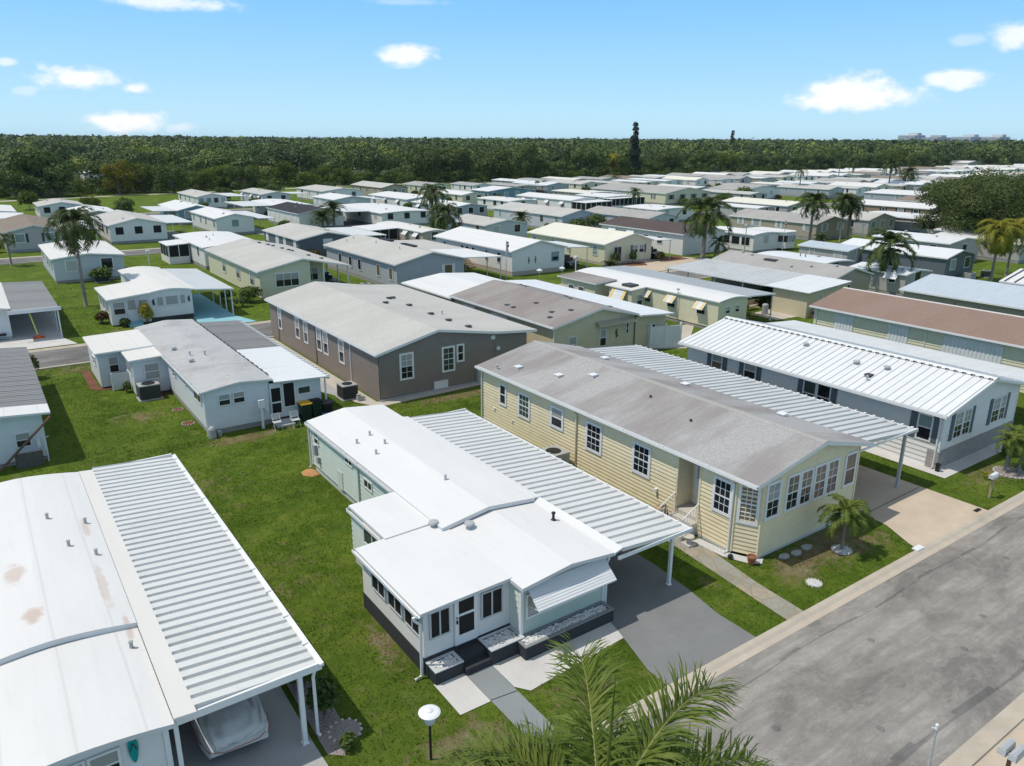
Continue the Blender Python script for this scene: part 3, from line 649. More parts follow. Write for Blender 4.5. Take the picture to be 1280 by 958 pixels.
# ---------------------------------------------------------------- ground and streets
def sheet(name, pts, z, m, th=None):
    mb = MB()
    if th: mb.prism(pts, z-th, z)
    else: mb.poly([(x,y,z) for x,y in pts])
    xs = [p[0] for p in pts]; ys = [p[1] for p in pts]; POLY.append(pts)
    return struct(name, mb, M[m])
POLY = []
def rect(x0,x1,y0,y1): return [(x0,y0),(x1,y0),(x1,y1),(x0,y1)]
def ground():
    mb = MB(); mb.poly([(-890,-290,0),(4690,-290,0),(4690,5390,0),(-890,5390,0)]); struct('ground', mb, M['grass'])
    def street(nm, y0, y1, xa, xb, m):
        a = MB(); a.poly([(xa,y0,.012),(xb,y0,.012),(xb,y1,.012),(xa,y1,.012)]); struct(nm, a, M[m]); POLY.append(rect(xa,xb,y0-.6,y1+.6))
        for yy, s in ((y1,1),(y0,-1)):
            k = MB(); pr = [(0,.02),(.22,.015),(.34,.07),(.5,.085),(.52,0)]
            for (a0,z0),(a1,z1) in zip(pr,pr[1:]):
                q = [(xa,yy+s*a0,z0),(xb,yy+s*a0,z0),(xb,yy+s*a1,z1),(xa,yy+s*a1,z1)]; k.poly(q if s > 0 else q[::-1])
            k.poly([(xa,yy,.0),(xb,yy,.0),(xb,yy,.02),(xa,yy,.02)][::(1 if s>0 else -1)])
            struct('kerb', k, M['kerb'])
    street('road', 6.45, 11.92, -60, 160, 'asph')
    for nm, y, xa, xb in (('road',59.9,-60,150),('road',115.6,-60,260),('road',177.2,-20,420)): street(nm, y, y+5.0, xa, xb, 'asph2')
    # repaired strips in the near street
    for a, b, c, d, m in ((-20,60,11.2,11.75,'conc_g'),): pass
    # seam lines and patches of the near street
    q = MB()
    for i in range(60):
        xa = -10+i*1.0; ya = 11.25+.07*math.sin(i*.9); yb = 11.25+.07*math.sin((i+1)*.9); w = .06+.05*math.sin(i*2.3)
        q.poly([(xa,ya,.0165),(xa+1,yb,.0165),(xa+1,yb+w,.0165),(xa,ya+w,.0165)])
        ya = 6.95+.1*math.sin(i*.5); yb = 6.95+.1*math.sin((i+1)*.5); w = .16+.10*math.sin(i*1.7)
        q.poly([(xa,ya,.0165),(xa+1,yb,.0165),(xa+1,yb+w,.0165),(xa,ya+w,.0165)])
    struct('road_seams', q, M['asph2'])
    # pads beside the houses
    sheet('driveway', [(15.35,33.0),(15.2,16.5),(14.95,15.3),(14.65,14.3),(14.35,13.3),(14.3,12.42),(18.3,12.42),(18.3,14.0),(18.6,15.6),(18.8,17.5),(18.8,33.0)], .028, 'drive')
    sheet('walkway', [(9.78,16.3),(9.78,12.43),(10.62,12.43),(10.64,16.3)], .024, 'walk')
    for y in (13.0,14.85): 
        j = MB(); j.poly([(9.78,y,.029),(10.62,y-.1,.029),(10.62,y-.07,.029),(9.78,y+.03,.029)]); struct('walkway_joint', j, M['char'])
    sheet('patio', [(8.78,16.35),(8.78,14.86),(9.77,14.84),(9.77,16.35)], .022, 'conc_l')
    sheet('patio', [(10.65,16.35),(10.65,14.95),(10.95,14.55),(14.9,14.85),(15.15,15.8),(12,16.0)], .022, 'conc_l')
    sheet('driveway', [(29.1,35),(29.1,15.6),(28.9,14.2),(28.2,12.9),(28.0,12.42),(33.8,12.42),(33.6,35)], .024, 'pave')
    j = MB(); j.poly([(29.0,15.25,.03),(33.6,15.35,.03),(33.6,15.4,.03),(29.0,15.3,.03)]); struct('driveway_joint', j, M['asph2'])
    sheet('path', [(20.55,19.0),(20.1,14.5),(19.9,12.43),(20.8,12.43),(20.95,14.5),(21.4,17.2),(21.6,19.0)], .022, 'flag')
    sheet('path', [(35.6,34),(35.6,15.2),(43.2,15.2),(43.2,16.1),(36.3,16.1),(36.3,34)], .024, 'conc_l')
    sheet('driveway', [(1.9,33),(1.9,12.43),(5.2,12.43),(5.1,16),(5.2,33)], .024, 'conc_g')
    sheet('path', [(18.1,39.4),(26.9,39.7),(26.9,40.3),(18.4,40.3),(18.4,60),(17.4,60),(17.3,41.0)], .02, 'conc')
    sheet('driveway', [(-3.0,69.6),(-3.2,66.0),(5.4,66.0),(4.7,68.6),(4.6,84),(1.2,84),(1.2,70.4)], .02, 'conc_l')
    sheet('driveway', [(15.0,82),(15.0,69.5),(14.4,66.0),(19.2,66.0),(18.3,69.5),(18.3,82)], .02, 'turq')
    sheet('path', [(11.9,70.4),(11.8,66.0),(12.9,66.0),(12.9,70.4)], .021, 'turq')
    sheet('driveway', [(12.4,57.8),(12.4,59.4),(17.8,59.4),(17.4,41),(15.4,47)], .018, 'conc_g')
    sheet('driveway', [(66.2,73.2),(60.5,66.0),(84,66.0),(80,73),(74.5,74.2)], .018, 'pave')
    sheet('garden_bed', [(67.5,73),(68.2,71.0),(70.6,70.2),(72.2,72.6),(70.5,73.4)], .026, 'mulch')
    sheet('garden_bed', [(75.5,74.5),(75.4,71.0),(79.5,71.3),(79.8,74.3)], .026, 'mulch')
    sheet('garden_bed', [(107.5,70.2),(107.5,67.6),(111.5,67.8),(111.3,70.6)], .02, 'sand')
    sheet('path', [(-40,237),(8,236),(38,244),(82,252),(122,262),(163,258),(190,252),(190,254.5),(162,261),(121,265),(80,255),(36,247),(6,239),(-40,240)], .03, 'conc')
    sheet('path', [(57.5,40.8),(57.5,43.9),(62,44.2),(66.5,41.6),(66.5,40.6)], .02, 'conc')
    sheet('path', [(40.5,40.3),(43.5,38.6),(49.5,43.3),(56.2,42.8),(56.2,43.6),(49.0,44.2),(43.6,39.6),(40.7,41.4)], .018, 'conc')
    sheet('driveway', [(39.5,57.5),(39.5,60.0),(49.5,60.0),(49.5,58.5)], .018, 'conc_g')
    sheet('front_yard', [(10.95,32.95),(11.3,33.15),(11.6,33.1),(11.6,32.2),(11.2,32.15),(10.9,32.5)], .015, 'sand')
    sheet('garden_bed', [(5.3,19.2),(5.25,15.6),(5.6,15.3),(6.0,15.8),(6.05,17.2),(5.8,19)], .02, 'gravel2')
    sheet('garden_bed', [(21.7,17.9),(21.3,17.9),(21.35,16.4),(21.75,15.5),(22.15,15.2),(22.5,15.4),(22.2,15.6),(21.8,16.4)], .03, 'gravel')
    sheet('garden_bed', [(4.6,57.5),(4.55,52.6),(5.2,52.0),(6.0,51.9),(6.0,52.3),(5.1,52.7),(5.1,57.5)], .025, 'mulch')
    sheet('garden_bed', [(7.9,50.4),(7.8,49.2),(8.3,48.5),(8.45,49.3),(8.45,50.4)], .025, 'mulch')
    sheet('pavement', [(17.0,5.95),(17.6,3.4),(24,3.4),(24,5.95)], .02, 'pave')
    sheet('driveway', [(-8,5.9),(-8,-2),(14,-2),(14,5.9)], .012, 'conc')
# ---------------------------------------------------------------- homes along the near street
def mint():
    t = thing('mobile_home', 'mint green single-wide home with seamless white roof, front porch and white carport', 'mobile home', (13.4,16.2,0))
    rear = [(11.5,2.42),(13.4,2.7),(15.45,2.48)]; front = [(11.72,2.28),(13.6,2.5),(15.45,2.30)]
    mb = MB(); room(mb,11.6,15.2,20.5,32.9,.36,rear,.2,'LRB',0,.1); room(mb,11.85,15.2,16.3,20.5,.2,front,0,'R',0,.1)
    wall_face(mb,(9.72,24.0),(9.72,21.1),.36,[(0,2.22),(2.9,2.22)],.2); wall_face(mb,(11.6,24.0),(9.72,24.0),.36,[(0,2.3),(1.88,2.22)],.2)
    wall_face(mb,(11.85,16.9),(11.85,16.3),.2,[(0,2.2),(.6,2.2)],.2)
    obj('wall', mb, M['mint'], t)
    f = MB(); wall_face(f,(11.85,16.3),(15.2,16.3),.2,[(0,2.2),(1.75,2.4),(3.35,2.2)]); obj('front_panel', f, M['mint_flat'], t)
    for q in ((11.80,11.90,16.25,16.35,.2,2.2),(15.13,15.25,16.25,16.35,.2,2.2),(11.55,11.64,32.84,32.94,.3,2.35),(9.69,9.75,21.07,21.13,.4,2.2)): obj('corner_trim', MB().box(*q), M['trim'], t)
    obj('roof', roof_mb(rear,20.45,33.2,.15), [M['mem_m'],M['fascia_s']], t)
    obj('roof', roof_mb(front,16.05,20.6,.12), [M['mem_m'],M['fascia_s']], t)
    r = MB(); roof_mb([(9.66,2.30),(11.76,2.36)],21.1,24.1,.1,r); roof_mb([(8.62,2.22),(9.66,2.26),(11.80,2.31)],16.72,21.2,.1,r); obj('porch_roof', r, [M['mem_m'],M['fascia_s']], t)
    # screened front porch
    p = MB(); wall_face(p,(8.8,21.1),(8.8,16.9),.57,[(0,2.16),(4.2,2.16)]); wall_face(p,(8.8,16.9),(11.85,16.9),.57,[(0,2.16),(3.05,2.24)]); wall_face(p,(9.72,21.1),(8.8,21.1),.57,[(0,2.2),(.92,2.16)])
    obj('porch_wall', p, M['white'], t)
    b = MB(); b.box(8.78,11.85,16.88,21.12,-.02,.57); obj('porch_base', b, M['char'], t)
    g = MB(); g.box(8.62,8.52,16.72,21.2,2.1,2.12); g.box(8.5,8.53,16.72,21.2,2.12,2.22); obj('gutter', g, M['trim'], t)
    gutter(t,11.5,24.1,33.2,2.38); gutter(t,9.66,21.25,24.1,2.22)
    for y0,y1 in ((19.30,20.28),(18.15,19.12),(17.02,18.0)): window(t,'L',8.8,y0,y1,1.2,2.04,'sl','screen',.05,fm='trimg')
    window(t,'F',16.9,8.98,9.68,1.14,2.06,'sl','screen',.05,fm='trimg'); window(t,'F',16.9,10.76,11.55,1.12,2.05,'sl','screen',.05,fm='trimg')
    d = MB(); d.box(9.82,10.60,16.83,16.88,.6,2.2); dd = obj('door', d, M['white'+'p'], t)
    q = MB(); q.box(9.96,10.48,16.815,16.832,1.66,2.14); q.box(9.96,10.48,16.815,16.832,.94,1.56); obj('pane', q, M['screen'], dd)
    q = MB(); q.tube([(9.88,16.78,1.38),(9.88,16.78,1.46)],.02,6); q.box(9.865,9.895,16.78,16.83,1.36,1.48); q.box(9.865,9.895,16.79,16.83,1.54,1.58); obj('handle', q, M['black'], dd)
    window(t,'L',11.6,31.95,32.5,1.5,2.16,'dh','half',.06); window(t,'L',11.6,28.1,28.9,1.82,2.3,'sl','half',.06); window(t,'L',11.6,26.2,27.0,1.42,1.86,'sl2','glass',.06)
    window(t,'L',9.72,21.5,22.9,1.34,2.12,'sl2','glass_g',.06); window(t,'F',16.3,12.0,14.9,1.0,1.85,'sl4','glass_b',.06)
    h = MB(); h.box(11.55,11.58,29.32,29.85,.3,1.15); obj('access_hatch', h, M['mint'], t)
    skirt(t,11.65,15.15,20.5,32.85,.37,'conc_l'); skirt(t,9.76,11.6,21.1,23.96,.37,'conc_l'); skirt(t,11.9,15.15,16.35,20.5,.21,'char'); EXC.append((8.7,11.9,16.7,21.2)); EXC.append((8.7,15.3,15.7,17))
    downspout(t,8.72,16.8,2.15,-1,0); downspout(t,11.52,33.0,2.35,0,.8); downspout(t,11.56,27.5,2.35,-.3,0,'mint_flat'); downspout(t,15.24,16.25,2.2,.3,-.2)
    fl = roof_mb([(15.4,2.49),(15.72,2.44)],20.5,31.0,.06); roof_mb([(15.38,2.325),(15.72,2.42)],16.0,20.5,.06,fl); obj('roof_flashing', fl, [M['mem_m'],M['trim']], t)
    cr = obj('carport_roof', rib_mb(15.7,2.40,18.9,2.14,16.0,31.0,.42,.08), M['carmetal'], t)
    e = MB(); e.box(18.9,18.98,15.95,31.05,2.02,2.13); e.box(15.5,18.98,15.94,16.0,2.04,2.16); e.box(15.5,18.98,31.0,31.06,2.06,2.2)
    for i in range(20): e.box(18.88,19.0,16.6+i*.75,16.66+i*.75,2.12,2.16)
    obj('edge_beam', e, M['trim'], cr)
    for y in (16.2,20.9,25.8,30.8): post(cr,18.25,y,2.05,.11)
    for x,y,k in ((12.2,29.0,'small'),(12.95,29.3,'small'),(12.35,27.4,'small'),(13.05,28.0,'small'),(13.3,23.3,'small')): vent(t,x,y,zat(rear,x),k)
    vent(t,11.45,20.95,2.30,'cap'); vent(t,12.35,20.05,2.38,'cap'); vent(t,15.1,18.9,2.36,'pipe','black')
    awning(t,'F',16.28,12.02,15.15,2.12,1.62,.62,'wmetal',9)
    # planters, steps
    for nm,(x0,x1,y0,y1,z) in (('planter',(8.82,9.76,16.28,16.88,.42)),('planter',(10.63,11.84,16.1,16.85,.5)),('planter',(11.6,15.15,15.7,16.28,.45))):
        k = MB(); k.box(x0,x1,y0,y0+.09,-.02,z); k.box(x0,x1,y1-.09,y1,-.02,z); k.box(x0,x0+.09,y0+.09,y1-.09,-.02,z); k.box(x1-.09,x1,y0+.09,y1-.09,-.02,z)
        po = obj(nm, k, M['char'], t)
        rm = MB(); rm.box(x0-.01,x1+.01,y0-.01,y0+.1,z,z+.03); rm.box(x0-.01,x1+.01,y1-.1,y1,z,z+.03); rm.box(x0-.01,x0+.1,y0+.1,y1-.1,z,z+.03); rm.box(x1-.1,x1+.01,y0+.1,y1-.1,z,z+.03); obj('rim', rm, M['trimg'] if x1 < 12 else M['walk'], po)
        gv = MB(); gv.box(x0+.09,x1-.09,y0+.09,y1-.09,0,z-.04); rr = random.Random(3)
        for _ in range(int((x1-x0)*(y1-y0)*260)):
            a = rr.uniform(x0+.13,x1-.13); bb = rr.uniform(y0+.13,y1-.13); s = rr.uniform(.03,.065)
            gv.blob((a,bb,z-.01+rr.uniform(-.02,.02)),(s,s*.8,s*.6),rr.random(),5,3,.2)
        obj('white_gravel', gv, M['gravel_w'], po)
    st = MB(); st.box(9.78,10.62,16.42,16.88,0,.46); st.box(9.78,10.62,16.12,16.42,0,.24); obj('steps', st, M['char'], t)
    # meter boxes on the back corner
    q = MB(); q.box(11.42,11.58,32.2,32.45,1.0,1.5); q.box(11.44,11.58,31.9,32.1,.7,1.0); obj('meter_box', q, M['grm'], t)

def chamfer_x(mb, p0, p1):
    """move a mesh built on face F (y=0, t along x) onto the wall p0->p1"""
    L = math.hypot(p1[0]-p0[0],p1[1]-p0[1]); d = ((p1[0]-p0[0])/L,(p1[1]-p0[1])/L); n = (d[1],-d[0])
    mb.v = [(p0[0]+d[0]*x-n[0]*y, p0[1]+d[1]*x-n[1]*y, z) for x,y,z in mb.v]; return mb
def yellow():
    t = thing('mobile_home', 'pale yellow double-wide home with stained grey shingle roof and bay corner, facing the street', 'mobile home', (25.3,15.5,0))
    pf = [(21.6,3.3),(25.5,4.12),(25.62,4.12),(29.0,3.28)]
    mb = MB(); X0, X1, Y0, Y1 = 21.85, 28.4, 15.57, 33.9
    zl = zat(pf,X0)-.1
    wall_face(mb,(X0,Y1),(X0,19.35),.12,[(0,zl),(Y1-19.35,zl)],.17)
    wall_face(mb,(X0,18.15),(X0,16.42),.12,[(0,zl),(1.73,zl)],.17)
    wall_face(mb,(X0,16.42),(22.3,Y0),.12,[(0,zl),(.96,zl+.06)],.17)
    inn = [(0,zat(pf,22.3)-.1),(25.56-22.3,4.02),(X1-22.3,zat(pf,X1)-.1)]; wall_face(mb,(22.3,Y0),(X1,Y0),.12,inn,.17)
    wall_face(mb,(X1,Y0),(X1,Y1),.12,[(0,zat(pf,X1)-.1),(Y1-Y0,zat(pf,X1)-.1)],.17)
    wall_face(mb,(X1,Y1),(X0,Y1),.12,[(0,zat(pf,X1)-.1),(X1-25.56,4.02),(X1-X0,zl)],.17)
    wall_face(mb,(X0,19.35),(22.75,19.35),.12,[(0,zl),(.9,zl+.15)],.17); wall_face(mb,(22.75,18.15),(X0,18.15),.12,[(0,zl+.15),(.9,zl)],.17)
    wall_face(mb,(22.75,19.35),(22.75,18.15),.12,[(0,zl+.2),(1.2,zl+.2)],.17)
    obj('wall', mb, M['yellow'], t)
    for x,y in ((X0,16.42),(X0,19.35),(X0,18.15),(22.3,Y0),(X1,Y0),(X0,Y1)): obj('corner_trim', MB().box(x-.045,x+.045,y-.045,y+.045,.1,zat(pf,x)-.1), M['yellow'], t)
    c2 = MB(); c2.box(22.3,X1,Y0-.03,Y0+.02,.0,.12); c2.box(X0-.03,X0+.02,19.35,Y1,0,.12); c2.box(X0-.03,X0+.02,16.42,18.15,0,.12)
    obj('skirting', c2, M['conc_l'], t); EXC.extend([(21.7,28.5,15.4,34),(28.4,33.7,13,35)])
    obj('roof', roof_mb(pf,15.3,34.1,.16), [M['sh_stain'],M['trim']], t)
    rg = roof_mb([(25.36,4.10),(25.56,4.145),(25.76,4.10)],15.3,34.1,.02); obj('ridge_cap', rg, [M['sh_grey'],M['sh_grey']], t)
    gutter(t,21.6,15.3,34.15,3.28)
    Wn = lambda *a, **k: window(t,*a,**k)
    Wn('L',X0,31.5,32.2,1.55,2.78,'dh','glass',.13); Wn('L',X0,29.4,30.45,1.38,2.76,'gr3','glass_g',.13); Wn('L',X0,26.7,27.72,1.68,2.82,'dh','half',.13)
    Wn('L',X0,23.92,25.05,1.38,2.82,'gr3','glass',.13); Wn('L',X0,20.85,21.95,1.4,2.84,'gr3','glass',.13); Wn('L',X0,16.55,17.5,1.42,2.9,'gr3','glass',.12)
    Wn('F',Y0,22.42,23.3,1.55,3.08,'gr2','half',.11)
    for a,b in ((23.62,24.45),(24.47,25.28),(25.36,26.18),(26.2,27.0)): Wn('F',Y0,a,b,1.55,3.08,'gr2','halfc',.1)
    Wn('F',Y0,27.42,28.25,1.58,3.08,'dh','halfc',.1)
    a = MB(); f = Face('F',0); f.slab(a,.08,.88,1.35,1.46,0,.055); f.slab(a,.08,.88,2.92,3.03,0,.055); f.slab(a,.08,.19,1.46,2.92,0,.055); f.slab(a,.77,.88,1.46,2.92,0,.055); f.slab(a,.19,.77,2.17,2.22,.02,.045)
    for tt in (.385,.575): f.slab(a,tt-.012,tt+.012,1.46,2.92,.02,.035)
    for zz in (1.82,2.57): f.slab(a,.19,.77,zz-.012,zz+.012,.02,.034)
    w = obj('window', chamfer_x(a,(X0,16.42),(22.3,Y0)), M['trim'], t)
    a = MB(); f.slab(a,.19,.77,1.46,2.92,.0,.026); obj('pane', chamfer_x(a,(X0,16.42),(22.3,Y0)), M['glass_c'], w)
    # entry: door, steps, rails
    d = MB(); d.box(22.7,22.74,18.3,19.2,.75,2.85); dr = obj('door', d, M['white'+'p'], t)
    d = MB(); d.box(22.685,22.70,18.45,19.05,1.9,2.6); d.box(22.66,22.70,18.38,18.43,1.7,1.78); obj('handle', d, M['galv'], dr)
    s = MB()
    for i in range(4): s.box(21.85-.32*i-(.9 if i < 0 else 0),22.75 if i == 0 else 21.85-.32*(i-1),18.15,19.35,0,.72-.18*i)
    obj('steps', s, M['ped'], t)
    r = MB()
    for y in (18.12,19.38):
        r.tube([(22.0,y,1.5),(20.95,y,.95)],.025,6); r.tube([(20.95,y,0),(20.95,y,.95)],.025,6)
        for i in range(6): x = 21.05+i*.16; z = .95+(x-20.95)*.52; r.tube([(x,y,.1+.3*i*.2),(x,y,z)],.012,5)
    obj('railing', r, M['trim'], t)
    downspout(t,X0-.02,33.85,3.2,-.9,.1); downspout(t,X0-.02,25.7,3.2,-.9,0,'yellow'); downspout(t,X0-.03,16.5,3.2,-.9,0)
    for x,y,k in ((22.7,31.7,'box'),(23.3,29.0,'box'),(24.3,27.5,'box'),(27.3,30.0,'box'),(27.6,24.4,'box'),(28.2,19.2,'box')): vent(t,x,y,zat(pf,x),k,'white'+'p')
    vent(t,24.3,23.5,zat(pf,24.3)-.1,'small','dkm'); vent(t,23.7,20.5,zat(pf,23.7)-.1,'small','dkm'); vent(t,21.95,32.6,3.35,'pipe')
    l = MB(); l.box(X0-.16,X0-.02,20.35,20.47,1.02,1.18); l.box(X0-.1,X0-.02,30.9,30.98,.9,1.0); l.box(X0-.1,X0-.02,32.6,32.7,1.1,1.2); obj('wall_light', l, M['white'+'p'], t)
    cr = obj('carport_roof', rib_mb(28.95,3.16,33.5,2.74,15.85,34.0,.46,.10), M['carmetal2'], t)
    e = MB(); e.box(33.5,33.58,15.82,34.03,2.6,2.73); e.box(28.95,33.5,15.79,15.85,2.72,2.80)
    for i in range(39): e.box(33.46,33.6,16.05+i*.46,16.14+i*.46,2.72,2.78)
    obj('edge_beam', e, M['trim'], cr)
    for y in (15.95,20.4,25,29.5,33.8): post(cr,32.75,y,2.68,.12,'galv')

def white_right():
    t, pf = house('white home with white standing-seam metal roof and slate shutters, right of the yellow home', (35.75,44.6,15.6,32.4), 2.98, 4.02, 'white', 'wmetal', inset=(.55,.6,.4,.4), sk=.0, pitch=.24, trim='trim')
    wx0,wx1,wy0,wy1 = t['wx']
    s = MB()
    for i in range(40):
        y = 15.75+i*.42
        if y > 32.35: break
        for (a,za),(b,zb) in zip(pf,pf[1:]):
            if b-a < .5: continue
            s.poly([(a,y-.018,za+.045),(b,y-.018,zb+.045),(b,y+.018,zb+.045),(a,y+.018,za+.045)]); s.poly([(a,y-.018,za),(b,y-.018,zb),(b,y-.018,zb+.045),(a,y-.018,za+.045)]); s.poly([(b,y+.018,zb),(a,y+.018,za),(a,y+.018,za+.045),(b,y+.018,zb+.045)])
            s.poly([(a,y+.018,za),(a,y-.018,za),(a,y-.018,za+.045),(a,y+.018,za+.045)])
    obj('roof_seams', s, M['wmetal'], t)
    rc = roof_mb([(39.9,4.0),(40.17,4.09),(40.45,4.0)],15.6,32.4,.02); 
    for i in range(40): rc.box(39.86,39.92,15.72+i*.42,15.9+i*.42,3.96,4.045,1)
    obj('ridge_cap', rc, [M['wmetal'],M['dkm']], t)
    st = MB(); st.box(wx0-.02,wx1+.02,wy0-.06,wy0+.0,-.02,.9); st.box(wx0-.06,wx0-.02,wy0-.06,wy0+.5,-.02,.9); st.box(wx0-.08,wx1+.03,wy0-.09,wy0,.9,.94); obj('skirting', st, M['stone'], t)
    EXC.append((35.6,47,15,33))
    for a,b,g in ((29.25,30.1,'halft'),(26.75,27.65,'half'),):
        window(t,'L',wx0,a,b,1.75,2.68,'dh',g,.07); shutters(t,'L',wx0,a,b,1.75,2.68,.32)
    window(t,'L',wx0,21.9,22.75,1.2,2.66,'dh','glass',.07); window(t,'L',wx0,22.77,23.6,1.2,2.66,'dh','glass_g',.07); shutters(t,'L',wx0,21.9,23.6,1.2,2.66,.32)
    window(t,'L',wx0,16.45,17.2,1.28,2.62,'dh','halft',.07); shutters(t,'L',wx0,16.45,17.2,1.28,2.62,.33)
    for a,b,g in ((37.3,38.15,'half'),(38.17,38.95,'half'),(41.15,42.0,'half'),(42.02,42.65,'half')): window(t,'F',wy0,a,b,1.32,2.72,'gr2',g,.07)
    shutters(t,'F',wy0,37.3,38.95,1.32,2.72,.3); shutters(t,'F',wy0,41.15,42.65,1.32,2.72,.3)
    gutter(t,35.75,15.6,32.4,2.95); downspout(t,wx0-.02,wy0+.12,2.8,-.6,0)
    for x,y,k in ((38.9,25.5,'cap'),(38.3,21.9,'cap'),(38.5,20.3,'cap'),(37.4,20.6,'box'),(36.9,20.4,'pipe')): vent(t,x,y,zat(pf,x),k,'galv' if k != 'box' else 'dkm')
    cr = obj('carport_roof', roof_mb([(44.5,2.9),(48.6,2.62)],15.4,33.0,.1), [M['carmetal'],M['trim']], t)
    for y in (15.7,21,27,32.7): post(cr,48.3,y,2.55,.1)

def brown():
    t, pf = house('cream sided home under a brown shingle roof with closed white storm shutters', (52.7,61.4,16,34.6), 3.0, 3.95, 'cream', 'sh_brown', inset=(.35,.35,.3,.3), sk=0, pitch=.2, trim='trim', gut=True)
    wx0 = t['wx'][0]
    for i,(a,b,z0,z1) in enumerate(((31.0,32.5,1.5,2.7),(26.8,28.3,1.5,2.7),(20.6,24.4,1.3,2.68))):
        mb = MB(); f = Face('L',wx0); f.slab(mb,a,b,z0,z1,.02,.05); n = int((b-a)/.25)
        for q in range(n): f.slab(mb,a+q*(b-a)/n+.02,a+q*(b-a)/n+.16,z0+.03,z1-.03,.05,.075)
        f.slab(mb,a-.05,b+.05,z1,z1+.06,.02,.09); f.slab(mb,a-.05,b+.05,z0-.06,z0,.02,.09)
        obj('storm_shutter', mb, M['shutterw'], t)
    downspout(t,wx0-.02,34.1,2.95,-.6,0); downspout(t,wx0-.02,25.6,2.95,-.3,0)
    for x,y in ((57.2,30.5),(57.2,26),(57.3,24.4)): vent(t,x,y,zat(pf,x),'pipe','dkm')
    rc = roof_mb([(56.9,3.94),(57.05,3.99),(57.2,3.94)],16,34.6,.02); obj('ridge_cap', rc, [M['conc_l'],M['conc_l']], t)
    EXC.append((52.6,61.5,15.6,35))

def left_home():
    t = thing('mobile_home', 'white home in the near left corner with patched white roof and long ribbed carport', 'mobile home', (0,16.4,0))
    rear = bow(-2.2,1.92,2.54,2.78); fr = bow(-2.2,1.92,2.40,2.60)
    mb = MB(); room(mb,-2.0,1.75,16.4,32.2,.3,fr,.2,'LFRB',0,.12); obj('wall', mb, M['white'], t)
    c = MB(); c.box(1.70,1.82,16.34,16.44,.1,2.3); obj('corner_trim', c, M['trim'], t); skirt(t,-1.95,1.7,16.45,32.1,.31,'conc_l')
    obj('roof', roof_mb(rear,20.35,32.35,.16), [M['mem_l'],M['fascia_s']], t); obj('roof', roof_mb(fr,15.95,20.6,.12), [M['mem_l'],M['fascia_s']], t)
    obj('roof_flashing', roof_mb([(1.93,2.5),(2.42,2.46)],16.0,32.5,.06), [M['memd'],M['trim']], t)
    cr = obj('carport_roof', rib_mb(2.42,2.46,5.42,2.26,16.25,32.75,.395,.085), M['carmetal'], t)
    e = MB(); e.box(5.42,5.5,16.2,32.8,2.12,2.27); e.box(5.5,5.56,16.2,32.8,2.2,2.29); e.box(2.0,5.42,16.17,16.24,2.14,2.34); e.box(2.42,5.42,32.75,32.82,2.2,2.34)
    for i in range(11): e.box(5.36,5.54,17.2+i*1.5,17.27+i*1.5,2.27,2.31)
    obj('edge_beam', e, M['trim'], cr)
    for y in (16.3,21.6,27,32.5): post(cr,4.93,y,2.2,.12)
    post(cr,1.98,16.35,2.3,.1); downspout(t,5.28,16.35,2.2,.2,-.2)
    window(t,'F',16.4,.14,.8,1.3,2.05,'aw','half',.06); window(t,'F',16.4,-.56,.1,1.3,2.05,'aw','half',.06); window(t,'F',16.4,-1.3,-.6,1.3,2.05,'aw','half',.06)
    for x,y in ((.52,28.1),(1.55,27.3),(.9,25.7),(1.55,24.8),(1.62,19.4)): vent(t,x,y,zat(rear if y > 20.4 else fr,x),'small','grm')
    s = MB(); pts = []
    for i in range(24):
        a = 2*PI*i/24; r = .5+.5*abs(math.sin(a))**1.5; w = .105+.03*math.sin(a); pts.append((1.06+w*math.cos(a), 1.82+.34*math.sin(a)))
    n = len(pts); b = len(s.v); s.v += [(x,16.36,z) for x,z in pts]+[(x,16.33,z) for x,z in pts]; s.f.append(tuple(range(b+n,b+2*n))[::-1]); s.m.append(0)
    for i in range(n): j = (i+1)%n; s.f.append((b+i,b+n+i,b+n+j,b+j)); s.m.append(0)
    sg = tag(obj('wall_plaque', s, M['turqs'], loc=(1.06,16.34,1.8)), 'turquoise flip-flop shaped plaque on the white front wall of the near left home', 'wall plaque')
    k = MB(); k.tube([(.99,16.325,1.82),(1.06,16.315,2.02)],.012,5); k.tube([(1.13,16.325,1.82),(1.06,16.315,2.02)],.012,5)
    o = obj('strap', k, M['dkm'], sg)
    EXC.append((-3,5.6,15.6,33))
